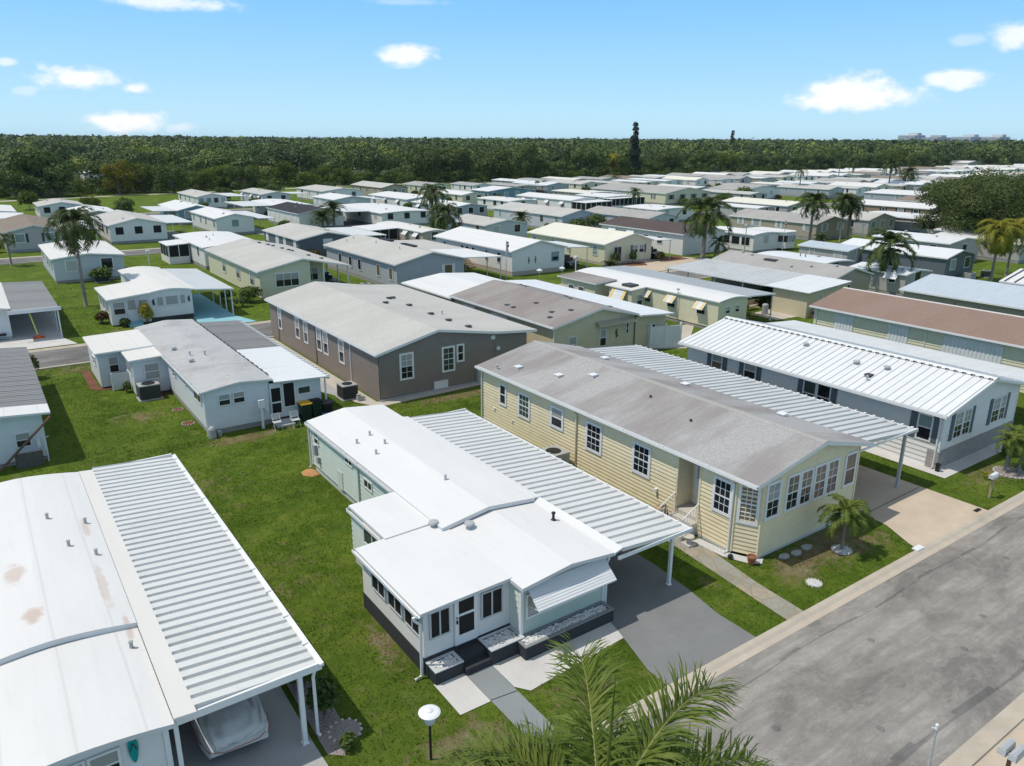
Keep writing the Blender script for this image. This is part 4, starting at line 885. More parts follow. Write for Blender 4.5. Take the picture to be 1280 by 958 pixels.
# ---------------------------------------------------------------- second row, backs towards the camera
def blue_white():
    t = thing('mobile_home', 'pale blue single-wide with worn ribbed grey roof, two side additions and trash bins behind', 'mobile home', (10.3,40.1,0))
    pf = [(8.42,2.50),(10.2,2.74),(10.5,2.75),(12.2,2.60)]; a = [(5.0,2.42),(8.5,2.5)]; b2 = [(6.5,2.34),(8.5,2.42)]
    mb = MB(); room(mb,8.62,12.0,40.2,57.7,.3,pf,0,'LFRB',0,.1); room(mb,5.2,8.62,52.4,57.0,.1,a,0,'LFB',0,.1); room(mb,6.7,8.62,49.5,52.4,.1,b2,0,'LF',0,.1); room(mb,12.0,14.9,40.15,47.5,.3,[(12,2.45),(15.2,2.3)],0,'FRB',0,.1)
    obj('wall', mb, M['bluewhite'], t)
    skirt(t,8.66,11.96,40.24,57.6,.31,'block'); skirt(t,12.0,14.88,40.2,47.4,.31,'char'); EXC.extend([(5,8.6,49.4,57.2),(12,15.3,40,58)])
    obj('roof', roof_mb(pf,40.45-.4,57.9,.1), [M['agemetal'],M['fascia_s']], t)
    obj('addition_roof', roof_mb(a,51.9,57.2,.1), [M['memd'],M['trim']], t); obj('addition_roof', roof_mb(b2,49.3,52.0,.1), [M['memd'],M['trim']], t)
    obj('lanai_roof', rib_mb(12.2,2.50,15.25,2.32,39.8,47.8,.5,.02), M['wmetal'], t)
    cr = obj('carport_roof', rib_mb(12.2,2.46,15.2,2.26,47.8,57.2,.3,.03), M['dgmetal'], t)
    for y in (48.2,52.6,57.0): post(cr,15.0,y,2.2,.09)
    e = MB(); 
    for i in range(20): e.box(12.15,12.32,41.2+i*.85,41.2+i*.85+.5,2.52,2.6)
    obj('roof_clips', e, M['dkm'], t)
    rail = MB(); rail.box(15.2,15.32,39.75,57.3,2.18,2.30)
    for i in range(36): rail.box(15.18,15.36,39.9+i*.48,40.1+i*.48,2.28,2.35)
    obj('gutter', rail, M['trimg'], t)
    for x0,x1 in ((9.26,9.9),(10.02,10.66)): window(t,'F',40.2,x0,x1,1.55,2.2,'aw','half',.05)
    window(t,'F',40.15,13.52,14.3,1.42,1.9,'xx','glass_g',.06)
    d = MB(); d.box(11.98,12.62,40.09,40.15,.5,2.32); dr = obj('door', d, M['white'+'p'], t); q = MB(); q.box(12.05,12.55,40.075,40.092,.62,1.18); q.box(12.05,12.55,40.075,40.092,1.28,2.05); obj('pane', q, M['screen'], dr)
    window(t,'F',40.15,12.68,13.4,.82,2.28,'xx','screen',.06)
    window(t,'L',8.62,47.0,47.7,1.5,2.0,'aw','glass',.05); window(t,'L',8.62,44.3,44.9,1.75,2.1,'aw','glass',.05); window(t,'L',8.62,41.0,42.5,1.5,2.15,'sl2','glass',.05)
    window(t,'F',52.4,5.75,6.35,.95,2.0,'dh','half',.06); window(t,'F',49.5,7.3,8.2,.95,2.0,'dh','glass_b',.06); window(t,'L',6.7,50.0,51.8,1.2,2.0,'sl3','glass_b',.06); window(t,'L',5.2,53.6,54.6,1.2,1.8,'aw','glass',.06)
    gutter(t,8.42,40.1,57.9,2.48); downspout(t,8.6,50.0,2.4,-.3,0); downspout(t,8.58,40.18,2.4,-.2,-.1)
    for x,y,k in ((9.15,49.5,'cap'),(9.6,47.3,'pipe'),(9.35,46.0,'cap'),(10.3,46.6,'pipe')): vent(t,x,y,zat(pf,x),k)
    s = MB(); s.box(12.0,13.0,39.6,40.05,0,.22); s.box(12.0,13.0,39.3,39.6,0,.11); obj('steps', s, M['trimg'], t)
    p = MB(); p.box(11.3,11.42,39.72,39.84,0,1.55); p.box(11.2,11.52,39.66,39.78,1.2,1.65); p.box(11.58,11.8,39.9,40.15,.9,1.5); obj('meter_post', p, M['white'+'p'], t)
    g = MB(); g.lathe(8.7,39.85,[(.2,0),(.2,.5),(.14,.6),(.05,.66)],12); g.lathe(9.1,39.95,[(.12,0),(.12,.3)],8); obj('gas_meter', g, M['grm'], t)
    post(t,15.1,39.95,2.2,.08)
def grey_home():
    pf = [(18.4,3.05),(22.5,4.0),(22.65,4.0),(26.75,3.32),(30.15,3.0)]
    t, _ = house('taupe grey sided double-wide with light shingle roof and white window frames, backing onto the lawn', (18.4,30.15,39.95,60.4), 3.05, 4.0, 'taupe', 'sh_lt', inset=(.2,3.4,.3,.3), sk=0, pitch=.2, prof=pf, th=.16)
    wx0,wx1,wy0,wy1 = t['wx']; EXC.append((17.3,30,39.3,60.5))
    mb = MB(); room(mb,wx1,29.55,40.35,45.5,0,pf,.2,'FRB',0,.1); obj('side_wall', mb, M['taupe'], t)
    for a,b,z0 in ((57.3,58.1,1.02),(53.4,54.3,1.08),(51.75,52.6,1.08),(49.2,50.1,1.08),(48.0,48.9,1.08),(45.3,46.2,1.1)): window(t,'L',wx0,a,b,z0,2.72,'dh','half',.12)
    window(t,'F',wy0,19.95,20.92,1.1,2.8,'gr2','half',.12); window(t,'F',wy0,22.9,23.85,1.12,2.78,'gr2','glass_g',.12); window(t,'F',wy0,23.98,24.55,1.62,2.8,'dh','glass',.11)
    h = MB(); f = Face('F',wy0); f.slab(h,22.35,23.25,0,.55,.03,.05); f.slab(h,22.3,23.3,.55,.62,.03,.07); f.slab(h,22.3,22.37,0,.55,.03,.07); f.slab(h,23.23,23.3,0,.55,.03,.07); obj('access_hatch', h, M['trim'], t)
    gutter(t,18.4,39.95,60.4,3.02); downspout(t,wx0-.03,58.2,2.95,-.3,0,'taupe'); downspout(t,wx0-.03,50.3,2.95,-.3,0,'taupe'); downspout(t,wx0-.03,44.3,2.95,-.3,0)
    for x,y in ((23.9,50.0),(25.4,52.5),(25.9,52.9),(25.5,49.4),(25.3,45.8),(25.3,43.4),(25.5,41.2)): vent(t,x,y,zat(pf,x),'box','dkm')
    vent(t,26.3,46,zat(pf,26.3),'pipe'); 
    c = MB(); f.slab(c,25.45,25.8,-.02,1.1,.02,.25); obj('meter_box', c, M['grm'], t)
    l = MB(); l.lathe(27.2,40.28,[(.12,1.95),(.16,2.1),(.05,2.2)],10); l.box(26.6,26.9,40.18,40.34,2.75,3.0); obj('wall_light', l, M['white'+'p'], t)
    k = MB(); k.box(18.62,26.7,40.1,40.24,0,.12); obj('footing', k, M['conc_g'], t)
def beige_home():
    t, pf = house('beige stucco home with brown-grey shingles, between the taupe home and the striped-awning trailer', (31.65,39.75,40,54), 2.9, 3.78, 'beige', 'sh_bgrey', xm=36.0, inset=(.25,.2,.35,.2), sk=0, gut=True)
    wx0,wx1,wy0,wy1 = t['wx']; EXC.append((31,43.5,38.5,63))
    mb = MB(); room(mb,31.9,39.2,54,62,0,[(31.5,2.8),(39.3,2.95)],0,'LRB',0,.1); room(mb,39.55,42.7,40.25,44.5,0,[(39.5,2.75),(43,2.6)],0,'FRB',0,.1); obj('addition_wall', mb, M['beige'], t)
    obj('addition_roof', roof_mb([(31.45,2.75),(35.6,3.25),(39.3,2.95)],53.6,62.4,.12), [M['mem'],M['trim']], t)
    cr = obj('carport_roof', roof_mb([(39.6,2.88),(43.1,2.62)],39.7,57.5,.12), [M['wmetal'],M['trim']], t)
    for y in (45.5,50,57.2): post(cr,42.9,y,2.5,.1)
    window(t,'F',wy0,33.2,33.95,.75,1.95,'dh','half',.05); window(t,'F',wy0,36.1,36.75,.85,2.1,'dh','half',.05); window(t,'F',wy0,38.65,38.95,1.45,2.3,'dh','glass',.05); window(t,'F',40.25,40.9,41.6,1.2,1.9,'aw','glass',.05)
    for y0,y1 in ((50.5,52.2),(46,48)): window(t,'L',wx0,y0,y1,1.6,2.4,'aw','half',.06); awning(t,'L',wx0,y0-.1,y1+.1,2.5,2.2,.35,'wmetal',4)
    awning(t,'F',wy0,35.7,39.3,2.75,2.45,.5,'tanm',3)
    o = MB(); 
    for i in range(9): o.blob((37.75+.05*math.sin(i*.9),wy0-.03,1.35+i*.07),(.05+.03*math.sin(i*.4),.03,.06),i,6,4)
    for dx,z in ((-.15,1.75),(.13,1.7),(-.12,1.48),(.15,1.45)): o.tube([(37.78,wy0-.03,z-.04),(37.78+dx,wy0-.03,z)],.018,5)
    obj('wall_ornament', o, M['dkm'], t)
    vs = [(rnd.uniform(32.6,35.6),rnd.uniform(40.8,53.5)) for _ in range(6)]+[(rnd.uniform(36.3,39),rnd.uniform(42,53.5)) for _ in range(5)]
    for x,y in vs: vent(t,x,y,zat(pf,x)-.08,'box','dkm')
    downspout(t,wx0-.02,40.3,2.8,-.3,0)
    # vinyl screen fence
    f = thing('vinyl_fence', 'white vinyl privacy fence panels beside the beige stucco home', 'fence', (41.2,40,0))
    for (x0,y0),(x1,y1) in (((40.95,41.6),(40.95,40.0)),((40.95,40.0),(42.15,39.6)),((42.15,39.6),(43.35,39.2))):
        m = MB(); L = math.hypot(x1-x0,y1-y0); 
        for i in range(8):
            a0,a1 = i/8,(i+1)/8-.012; p0=(x0+(x1-x0)*a0,y0+(y1-y0)*a0); p1=(x0+(x1-x0)*a1,y0+(y1-y0)*a1); dx,dy=(y1-y0)/L*.03,-(x1-x0)/L*.03
            m.prism([(p0[0]-dx,p0[1]-dy),(p1[0]-dx,p1[1]-dy),(p1[0]+dx,p1[1]+dy),(p0[0]+dx,p0[1]+dy)],.05,1.75)
        obj('fence_panel', m, M['white'+'p'], f)
    for x,y in ((40.95,41.6),(40.95,40.0),(42.15,39.6),(43.35,39.2)):
        m = MB(); m.box(x-.065,x+.065,y-.065,y+.065,0,1.85); m.lathe(x,y,[(.11,1.85),(.11,1.88),(.02,1.98)],4); obj('post', m, M['white'+'p'], f)
M['tanm'] = paint('tan_awning', (.42,.37,.28), .6)
def yellow_trailer():
    pf = bow(49.3,53.3,2.6,2.86)
    t = thing('mobile_home', 'long pale yellow trailer with yellow striped window awnings and white roof', 'mobile home', (51.3,40.6,0), 'mobile homes in the park')
    a = [(46.7,2.5),(49.4,2.66)]
    mb = MB(); room(mb,49.45,53.1,40.8,59,.3,pf,0,'LFRB',0,.1); room(mb,47.0,49.45,53.4,58.5,.2,a,0,'LFB',0,.1); room(mb,47.7,49.45,49.2,52.2,.2,a,0,'LFB',0,.1); obj('wall', mb, M['paleyellow'], t)
    skirt(t,49.5,53.05,40.85,58.9,.31,'block'); EXC.append((46.5,57,40,59))
    obj('roof', roof_mb(pf,40.6,59.2,.1), [M['mem'],M['fascia_s']], t); obj('addition_roof', roof_mb(a,53.0,58.8,.1), [M['sh_bgrey'],M['trim']], t); obj('addition_roof', roof_mb([(47.5,2.45),(49.4,2.6)],49.0,52.6,.1), [M['memd'],M['trim']], t)
    flatcar(t,53.3,57.2,41.0,60,2.6,2.42,'gmetal',((57,41.2),(57,47),(57,53),(57,59.8)))
    for y in (49.0,46.0,42.6): awning(t,'L',49.45,y-.55,y+.55,2.3,1.75,.55,'wmetal',4,((0.08,.26),(.74,.92)))
    awning(t,'L',47.7,49.8,51.7,2.35,1.15,.7,'wmetal',4,((.02,.16),(.8,.95)))
    for y in (49.0,46.0,42.6): window(t,'L',49.45,y-.5,y+.5,1.2,2.1,'aw','half',.06)
    window(t,'F',40.8,50.3,50.9,1.45,2.05,'aw','half',.05); window(t,'F',40.8,51.5,52.1,1.45,2.05,'aw','half',.05); window(t,'F',49.2,48.3,49.0,.9,1.95,'dh','half',.06)
    window(t,'L',47.0,56.4,57.3,.9,1.9,'dh','glass_g',.07); window(t,'L',47.0,54.9,55.8,.9,1.9,'dh','glass_g',.07)
    p = MB(); p.tube([(49.3,45.2,.0),(49.3,45.2,2.95)],.035,6); p.box(49.2,49.4,45.1,45.3,2.9,3.02); obj('vent_pipe', p, M['galv'], t)
    v = MB(); v.box(48.1,49.1,49.8,51.0,2.52,2.72); obj('roof_cooler', v, M['dkm'], t)
def tan_home():
    t, pf = house('tan stucco home with grey shingle roof, skylight and metal patio cover over outdoor seats', (66.2,72.9,41.2,56.5), 2.75, 3.6, 'tan', 'sh_grey', sk=0)
    wx0,wx1,wy0,wy1 = t['wx']; EXC.append((59.5,73,39.5,57))
    mb = MB(); room(mb,60.3,66.4,39.9,43.6,0,[(59.9,2.35),(66.5,2.75)],0,'LFRB',0,.1); obj('shed_wall', mb, M['beige'], t)
    obj('patio_roof', rib_mb(59.9,2.42,66.35,2.85,39.5,44.2,.5,.03), M['wmetal'], t)
    cr = obj('carport_roof', rib_mb(59.9,2.4,66.35,2.84,44.2,57,.5,.05), M['carmetal2'], t)
    for y in (47,50.5,54,56.8): post(cr,60.2,y,2.3,.1)
    s = MB(); s.box(68.1,68.7,49.4,50.8,zat(pf,68.2)-.1,zat(pf,68.6)+.08); obj('skylight', s, M['dkm'], t)
    for x,y in ((67.5,47),(68.9,53),(69.3,54.5),(69.1,43),(68.2,45.2)): vent(t,x,y,zat(pf,x),'cap')
    window(t,'F',wy0,68.6,69.4,1.2,2.0,'aw','glass',.06); window(t,'F',39.9,62.0,62.5,1.3,2.0,'aw','glass_b',.06)
def row2_rest():
    # far left neighbour
    t = thing('mobile_home', 'pale blue home cut by the left edge, with ribbed grey roof and brown brace post', 'mobile home', (-1.5,41,0))
    pf = [(-4.5,2.6),(-1.2,2.75),(1.72,2.5)]
    mb = MB(); room(mb,-4.3,1.35,41.5,55.5,.2,pf,0,'LFRB',0,.1); obj('wall', mb, M['bluewhite'], t); skirt(t,-4.2,1.3,41.55,55.4,.21,'block'); EXC.append((-5,1.8,40.5,56))
    obj('roof', rib_mb(-1.2,2.74,1.72,2.5,42.6,55.9,.33,.03), M['dgmetal'], t); obj('roof_membrane', roof_mb(pf,41.1,42.6,.1), [M['mem'],M['trim']], t); obj('roof_membrane', roof_mb([(-4.5,2.6),(-1.2,2.75)],42.6,55.9,.1), [M['mem'],M['trim']], t)
    window(t,'F',41.5,.1,.75,.85,1.6,'aw','half',.05)
    p = MB(); p.tube([(1.68,41.05,2.3),(1.5,40.95,2.15),(-.9,40.7,.0)],.06,6); obj('brace_post', p, M['wood'], t)
    l = MB(); l.box(-.05,1.1,40.85,41.0,0,.75); obj('block_screen', l, M['lattice'], t)
    q = MB(); q.box(.95,1.1,41.3,41.46,.75,1.2); q.tube([(1.3,41.2,0),(1.3,41.2,1.2),(1.45,41.15,1.3)],.03,6); obj('pipe', q, M['white'+'p'], t)
    h = farhouse
    h('low silver-roofed trailer behind the tan stucco home, by the tall single palm', (74.2,81,48.2,57.5), 2.5, 2.8, 'greyblue', 'wmetal', 'bow', nL=2, nF=1)
    h('small home with pale blue-grey roof in front of the clustered palms', (87,92.4,52.8,60), 2.6, 3.0, 'grey', 'bmetal', nL=2, nF=1)
    h('dark slate home with pale roof and two small white windows, behind the blue metal roof', (89.4,96.4,42.2,56), 2.8, 3.5, 'dkgrey', 'wmetal', nL=0, nF=2, awn='L')
    h('small grey shed home with white door awning left of the dark slate home', (77,82,40,46.5), 2.4, 2.7, 'grey', 'wmetal', nL=2, nF=1, awn='L')
    h('ribbed white-roofed home with dark porch windows beside the big oak', (102.3,111,48.3,59), 2.9, 3.4, 'grey', 'wmetal', nL=3, nF=1, g='screen')
    h('long low grey home behind the yellow-green palm at the right edge', (112.5,120,44,56), 2.6, 3.0, 'grey', 'mem', nL=3, nF=2)
    h('grey home with flat white roof at the far right edge under the oak', (121,128,49,60), 2.6, 3.0, 'greyblue', 'mem', nL=2, nF=2)
    # near street row, far right
    t, pf = house('home under a long pale blue metal roof, behind the brown shingle roof', (66,76.4,17,34.8), 2.9, 3.75, 'tan', 'bmetal', sk=0, gut=True, xm=71.2); EXC.append((65,77,16,35))
    t, pf = house('white ribbed roof home corner at the right edge beyond the pale blue metal roof', (77.8,86,15,31.8), 2.9, 3.7, 'greyblue', 'wmetal', sk=0)
    s = MB()
    for i in range(20):
        y = 15.2+i*.85
        for (a,za),(b,zb) in zip(pf,pf[1:]):
            if b-a > .5: s.poly([(a,y-.06,za+.07),(b,y-.06,zb+.07),(b,y+.06,zb+.07),(a,y+.06,za+.07)]); s.poly([(a,y-.06,za),(b,y-.06,zb),(b,y-.06,zb+.07),(a,y-.06,za+.07)])
    obj('roof_seams', s, M['dkm'], t); EXC.append((77,87,14,32))

# ---------------------------------------------------------------- third row and everything beyond
def row3():
    # open carport at the left edge
    t = thing('mobile_home', 'white trailer with empty open grey carport at the left edge, across the middle street', 'mobile home', (-1,69,0))
    pf = bow(-3.2,1.6,2.45,2.75); mb = MB(); room(mb,-3,1.4,70.6,84,.2,pf,0,'LFRB',0,.1); room(mb,1.4,4.6,80.6,84,.0,[(1.4,2.4),(4.8,2.3)],0,'FRB',0,.1); obj('wall', mb, M['bluewhite'], t)
    skirt(t,-2.9,1.35,70.65,83.9,.21,'trimg'); EXC.append((-3,4.9,69,85)); obj('roof', roof_mb(pf,70.2,84.2,.1), [M['memd'],M['trim']], t)
    cr = obj('carport_roof', rib_mb(1.6,2.46,4.8,2.32,69.0,84,.55,.025), M['dgmetal'], t); e = MB(); e.box(1.3,4.9,68.9,69.0,2.2,2.5); obj('edge_beam', e, M['trim'], cr)
    for y in (69.2,72,74.8,77.6,80.4): post(cr,4.65,y,2.28,.1)
    lat = MB()
    for i in range(9): lat.box(4.62,4.66,72.5+i*.9,72.56+i*.9,0,2.2)
    for z in (.5,1.0,1.5,2): lat.box(4.62,4.66,72.4,80.6,z,z+.05)
    obj('trellis', lat, M['trimg'], cr); window(t,'F',70.6,-.6,.5,.9,1.9,'dh','glass_t',.07); bb = MB(); bb.box(-.9,1.0,70.3,70.58,.35,.5); obj('flower_box', bb, M['black'], t)
    # turquoise drive home
    t = thing('mobile_home', 'white trailer with glazed front porch and turquoise painted carport floor', 'mobile home', (13.3,70,0))
    pf = bow(11.45,15.25,2.62,2.95); po = [(8.3,2.36),(11.5,2.66)]
    mb = MB(); room(mb,11.6,15.1,70.55,84.5,.4,pf,0,'LFRB',0,.1); room(mb,8.55,11.6,70.6,77,.1,po,0,'LFB',0,.1); obj('wall', mb, M['white'], t); skirt(t,11.65,15.05,70.6,84.4,.41,'dkm'); EXC.append((8.3,18.5,69.5,85))
    obj('roof', roof_mb(pf,70.25,84.8,.12), [M['memd'],M['trim']], t); obj('porch_roof', roof_mb(po,70.2,77.2,.12), [M['memd'],M['trim']], t)
    for a,b in ((12.15,12.75),(12.85,13.95),(14.05,14.55)): window(t,'F',70.55,a,b,1.35,2.2,'xx','glass_b',.06)
    for q in (11.9,14.8): s = MB(); s.blob((q,70.5,1.7),(.1,.03,.2),q,8,5,.4); s.blob((q+.05,70.5,1.95),(.06,.03,.08),q+1,7,4,.3); obj('wall_ornament', s, M['dkm'], t)
    window(t,'F',70.6,8.75,9.7,.95,2.05,'dh','half',.06); window(t,'F',70.6,10.7,11.5,.95,2.1,'dh','half',.06); d = MB(); d.box(9.8,10.6,70.54,70.6,.3,2.2); dr = obj('door', d, M['white'+'p'], t); q = MB(); q.box(9.9,10.5,70.52,70.545,1.3,2.1); obj('pane', q, M['glass_b'], dr)
    for y in (71.2,73,74.8): window(t,'L',8.55,y,y+1.4,1.0,1.95,'sl2','glass_t',.06)
    s = MB(); s.box(9.7,10.8,70.0,70.55,0,.3); s.box(9.7,10.8,69.6,70,0,.15); obj('steps', s, M['turq'], t)
    cr = flatcar(t,15.25,18.5,69.6,83,2.7,2.42,'carmetal2',((18.3,69.9),(18.3,72),(18.3,74),(18.3,76.5),(18.3,82)))
    # cream home
    pf = [(22.3,2.8),(26.9,3.75),(27.05,3.75),(32.2,2.62)]
    t = thing('mobile_home', 'cream double-wide with beige-grey roof sweeping over a carport on its right', 'mobile home', (26.5,75,0))
    mb = MB(); room(mb,22.6,27.8,75.4,94.6,.1,pf,0,'LFB',0,.1); room(mb,27.8,30,77.4,94.6,.1,pf,0,'FRB',0,.1); wall_face(mb,(27.8,75.4),(27.8,77.4),.1,[(0,3.4),(2,3.4)]); obj('wall', mb, M['cream'], t); EXC.append((22.3,32.3,74.8,95))
    ro = obj('roof', roof_mb(pf,75.0,95,.14), [M['sh_lt'],M['trim']], t)
    for y in (75.3,78,81,84,87): post(ro,31.8,y,2.6,.12)
    post(ro,29.2,75.4,3.1,.12); window(t,'F',75.4,24.1,26.6,1.0,2.45,'sl3','half',.1); window(t,'F',77.4,27.95,29.4,1.0,2.45,'sl2','half',.1)
    for y in (77.2,82,87.3): window(t,'L',22.6,y,y+1.3,1.0,2.3,'sl2','half',.1)
    for x,y in ((27.3,90),(28,89),(28.3,88.2),(28.6,86),(29,85),(29.1,84.2),(29.6,80.5),(30.3,78.6)): vent(t,x,y,zat(pf,x),'box','dkm')
    # blue-grey home
    t, pf = house('blue-grey home with white shutters on its gable window and dark solar strips on the roof', (35.4,44.2,71.4,91), 2.85, 3.85, 'greyblue', 'sh_lt', sk=.35, fasc='trimg', xm=39.9); EXC.append((35,49,71,92))
    wx0,wx1,wy0,wy1 = t['wx']; window(t,'F',wy0,41.4,42.4,1.2,2.35,'xx','wood' if 0 else 'brownsh',.05); shutters(t,'F',wy0,41.4,42.4,1.15,2.4,.3,'shutterw')
    for y in (72.6,75.6,80.5,83,86): window(t,'L',wx0,y,y+.9,1.0,2.3,'xx','brownsh' if y < 77 else 'glass',.07)
    for y in (84.2,78.4): s = MB(); s.box(40.4,41.0,y-1.5,y+1.5,3.72,3.88); obj('solar_strip', s, M['black'], t)
    for x,y in ((37.5,88.5),(38.6,89),(38.8,83),(38.8,77)): vent(t,x,y,zat(pf,x),'pipe')
    obj('annex_roof', roof_mb([(43.9,2.9),(49.0,2.7)],80,90,.12), [M['sh_lt'],M['trim']], t); flatcar(t,43.9,49.3,72,80,2.9,2.62,'mem',((49.1,72.2),(49.1,75),(49.1,79.8)))
    mb = MB(); room(mb,44.2,48.7,80.3,89.8,.3,[(43.9,2.9),(49,2.7)],0,'FRB'); obj('annex_wall', mb, M['pinktan'], t)
    # white home
    t, pf = house('bright white home with tall white roof and a teal trimmed window on its gable', (50.9,59.3,72.6,91), 2.95, 3.95, 'white', 'mem', sk=.5, skm='pinktan', fasc='trim', xm=55.2); EXC.append((50,63,72,92))
    wx0,wx1,wy0,wy1 = t['wx']; window(t,'F',wy0,57.0,58.1,1.3,2.4,'dh','half',.12,fm='teal'); 
    for x in (53.6,54.6): s = MB(); s.box(x-.05,x+.05,wy0-.05,wy0,1.3,2.1); s.box(x-.12,x+.12,wy0-.05,wy0,1.6,1.75); obj('wall_ornament', s, M['shutter'], t)
    for y,w_ in ((88,.7),(83.5,.8),(82.3,.8),(81,.7),(78,.6),(75.2,.8)): window(t,'L',wx0,y,y+w_,1.3,2.5,'dh','glass',.06)
    flatcar(t,59.2,62.6,72.4,79,2.9,2.72,'carmetal',((62.4,72.6),(62.4,76)))
    s = MB()
    for i in range(4): s.box(50.0,51.0,80.5+i*.4,80.9+i*.4,0,.25+i*.2)
    s.box(50.0,51.0,82.1,83.2,0,1.0); obj('deck_steps', s, M['woodl'], t)
    # cream gable home
    t, pf = house('cream home with pale cream metal roof, dark door and shrubs along its gable', (65.4,74.3,72.8,89.5), 2.75, 3.85, 'cream', 'cmetal', sk=.3, skm='pinktan', xm=70.6); EXC.append((65,77.5,72,90))
    wx0,wx1,wy0,wy1 = t['wx']; d = MB(); d.box(67.2,68.6,wy0-.05,wy0,.2,2.3); dr = obj('door', d, M['trimg'], t); q = MB(); q.box(67.35,67.9,wy0-.07,wy0-.04,.4,2.2); q.box(67.98,68.5,wy0-.07,wy0-.04,.4,2.2); obj('pane', q, M['glass'], dr)
    window(t,'F',wy0,70.6,71.5,1.2,2.3,'dh','half',.07); window(t,'F',wy0,71.7,72.6,1.2,2.3,'dh','half',.07); shutters(t,'F',wy0,70.6,72.6,1.2,2.3,.35)
    for y in (74.4,79.8,83.2,87.5): window(t,'L',wx0,y,y+1.0,1.1,2.3,'dh','glass_t',.07)
    flatcar(t,74.1,77.4,72.6,84,2.75,2.6,'mem',((77.2,72.8),(77.2,78)))
    # dark brown roof
    t, pf = house('white home with dark brown shingle roof and window awnings, left of the big royal palm', (80.8,90,73.8,91.5), 2.95, 3.9, 'white', 'sh_dk', sk=0); EXC.append((80,90,73,92))
    wx0,wx1,wy0,wy1 = t['wx']
    for y in (88,84,80.8,78): window(t,'L',wx0,y,y+1.1,1.2,2.3,'dh','glass',.07)
    for y in (87.8,83.8): awning(t,'L',wx0,y-.1,y+1.5,2.6,1.9,.7,'wmetal',4)
    h = farhouse
    # trailer with rounded bay
    t = h('white single-wide with long row of porch windows and glazed bay front, beside the royal palm', (91.2,97.2,70,79.8), 2.6, 2.95, 'white', 'mem', 'bow', nL=0, nF=1, sk=.3, name='mobile_home')
    for i in range(4): a=MB(); b=MB(); fwin(a,b,'L',91.42,70.9+i*1.8,72.3+i*1.8,1.0,2.1); w=obj('window',a,M['trim'],t); obj('pane',b,M['screen'],w)
    mb = MB(); pts=[(97.0,70.3),(97.6,69.3),(99.6,69.2),(100.6,70.2),(100.6,76),(97.0,76)]; mb.prism(pts,.3,2.5); bo = obj('bay_wall', mb, M['white'], t); r = MB(); r.prism([(x+(x-98.8)*.08,y+(y-72)*.05) for x,y in pts],2.5,2.7); obj('bay_roof', r, M['mem'], t)
    b = MB(); b.prism([(98.8+(x-98.8)*1.01,72+(y-72)*1.006) for x,y in pts],1.25,2.15); obj('bay_window', b, M['glass'], t)
    for i in range(1,6):
        k=MB(); x=97.6+i*.4; k.box(x-.05,x+.05,69.1,69.3,1.2,2.2); obj('mullion', k, M['trim'], t)
    h('tan double-wide with white-trimmed windows behind two slim palms', (111.4,120.6,73.6,91.5), 2.75, 3.75, 'tan', 'sh_grey', nL=4, nF=2, shut='shutterw', g='glass_b', sk=.5)
    h('pale grey gabled home with a cluttered dark carport, right of the clustered palms', (124.3,133,72.4,88.5), 2.8, 3.75, 'grey', 'sh_lt', nL=3, nF=3, car=(133,136.4,69.5,82,2.8))
    t = h('low home with dark screened porch under a white roof, left of the big oak', (136.6,147,70,82), 2.6, 2.9, 'white', 'mem', 'bow', nL=0, nF=0, porch=(136.8,146,67.4,70.2,2.6,'white'))
    h('home with tall white metal roof over brown brick walls, left of the big oak', (155.2,164.5,78,95), 2.9, 3.6, 'brick', 'mem', nL=4, nF=2, shut='black')
    h('long tan-brown shingle roof home just beyond the white metal roof by the oak', (175,186.5,84.5,97), 2.8, 3.5, 'tan', 'sh_taupe', nL=3, nF=2)
    h('long white-roofed home behind the tan-brown shingle roof by the oak', (196,214,100,117), 2.8, 3.4, 'greyblue', 'mem', nL=3, nF=2)
    h('small home with pale metal roof between two palms beyond the tan double-wide', (138.2,148,98.6,116), 2.8, 3.5, 'grey', 'cmetal', nL=3, nF=2)
M['brownsh'] = paint('brown_shutter', (.16,.115,.05), .6, .1); M['teal'] = paint('teal_frame', (.16,.33,.36), .5)
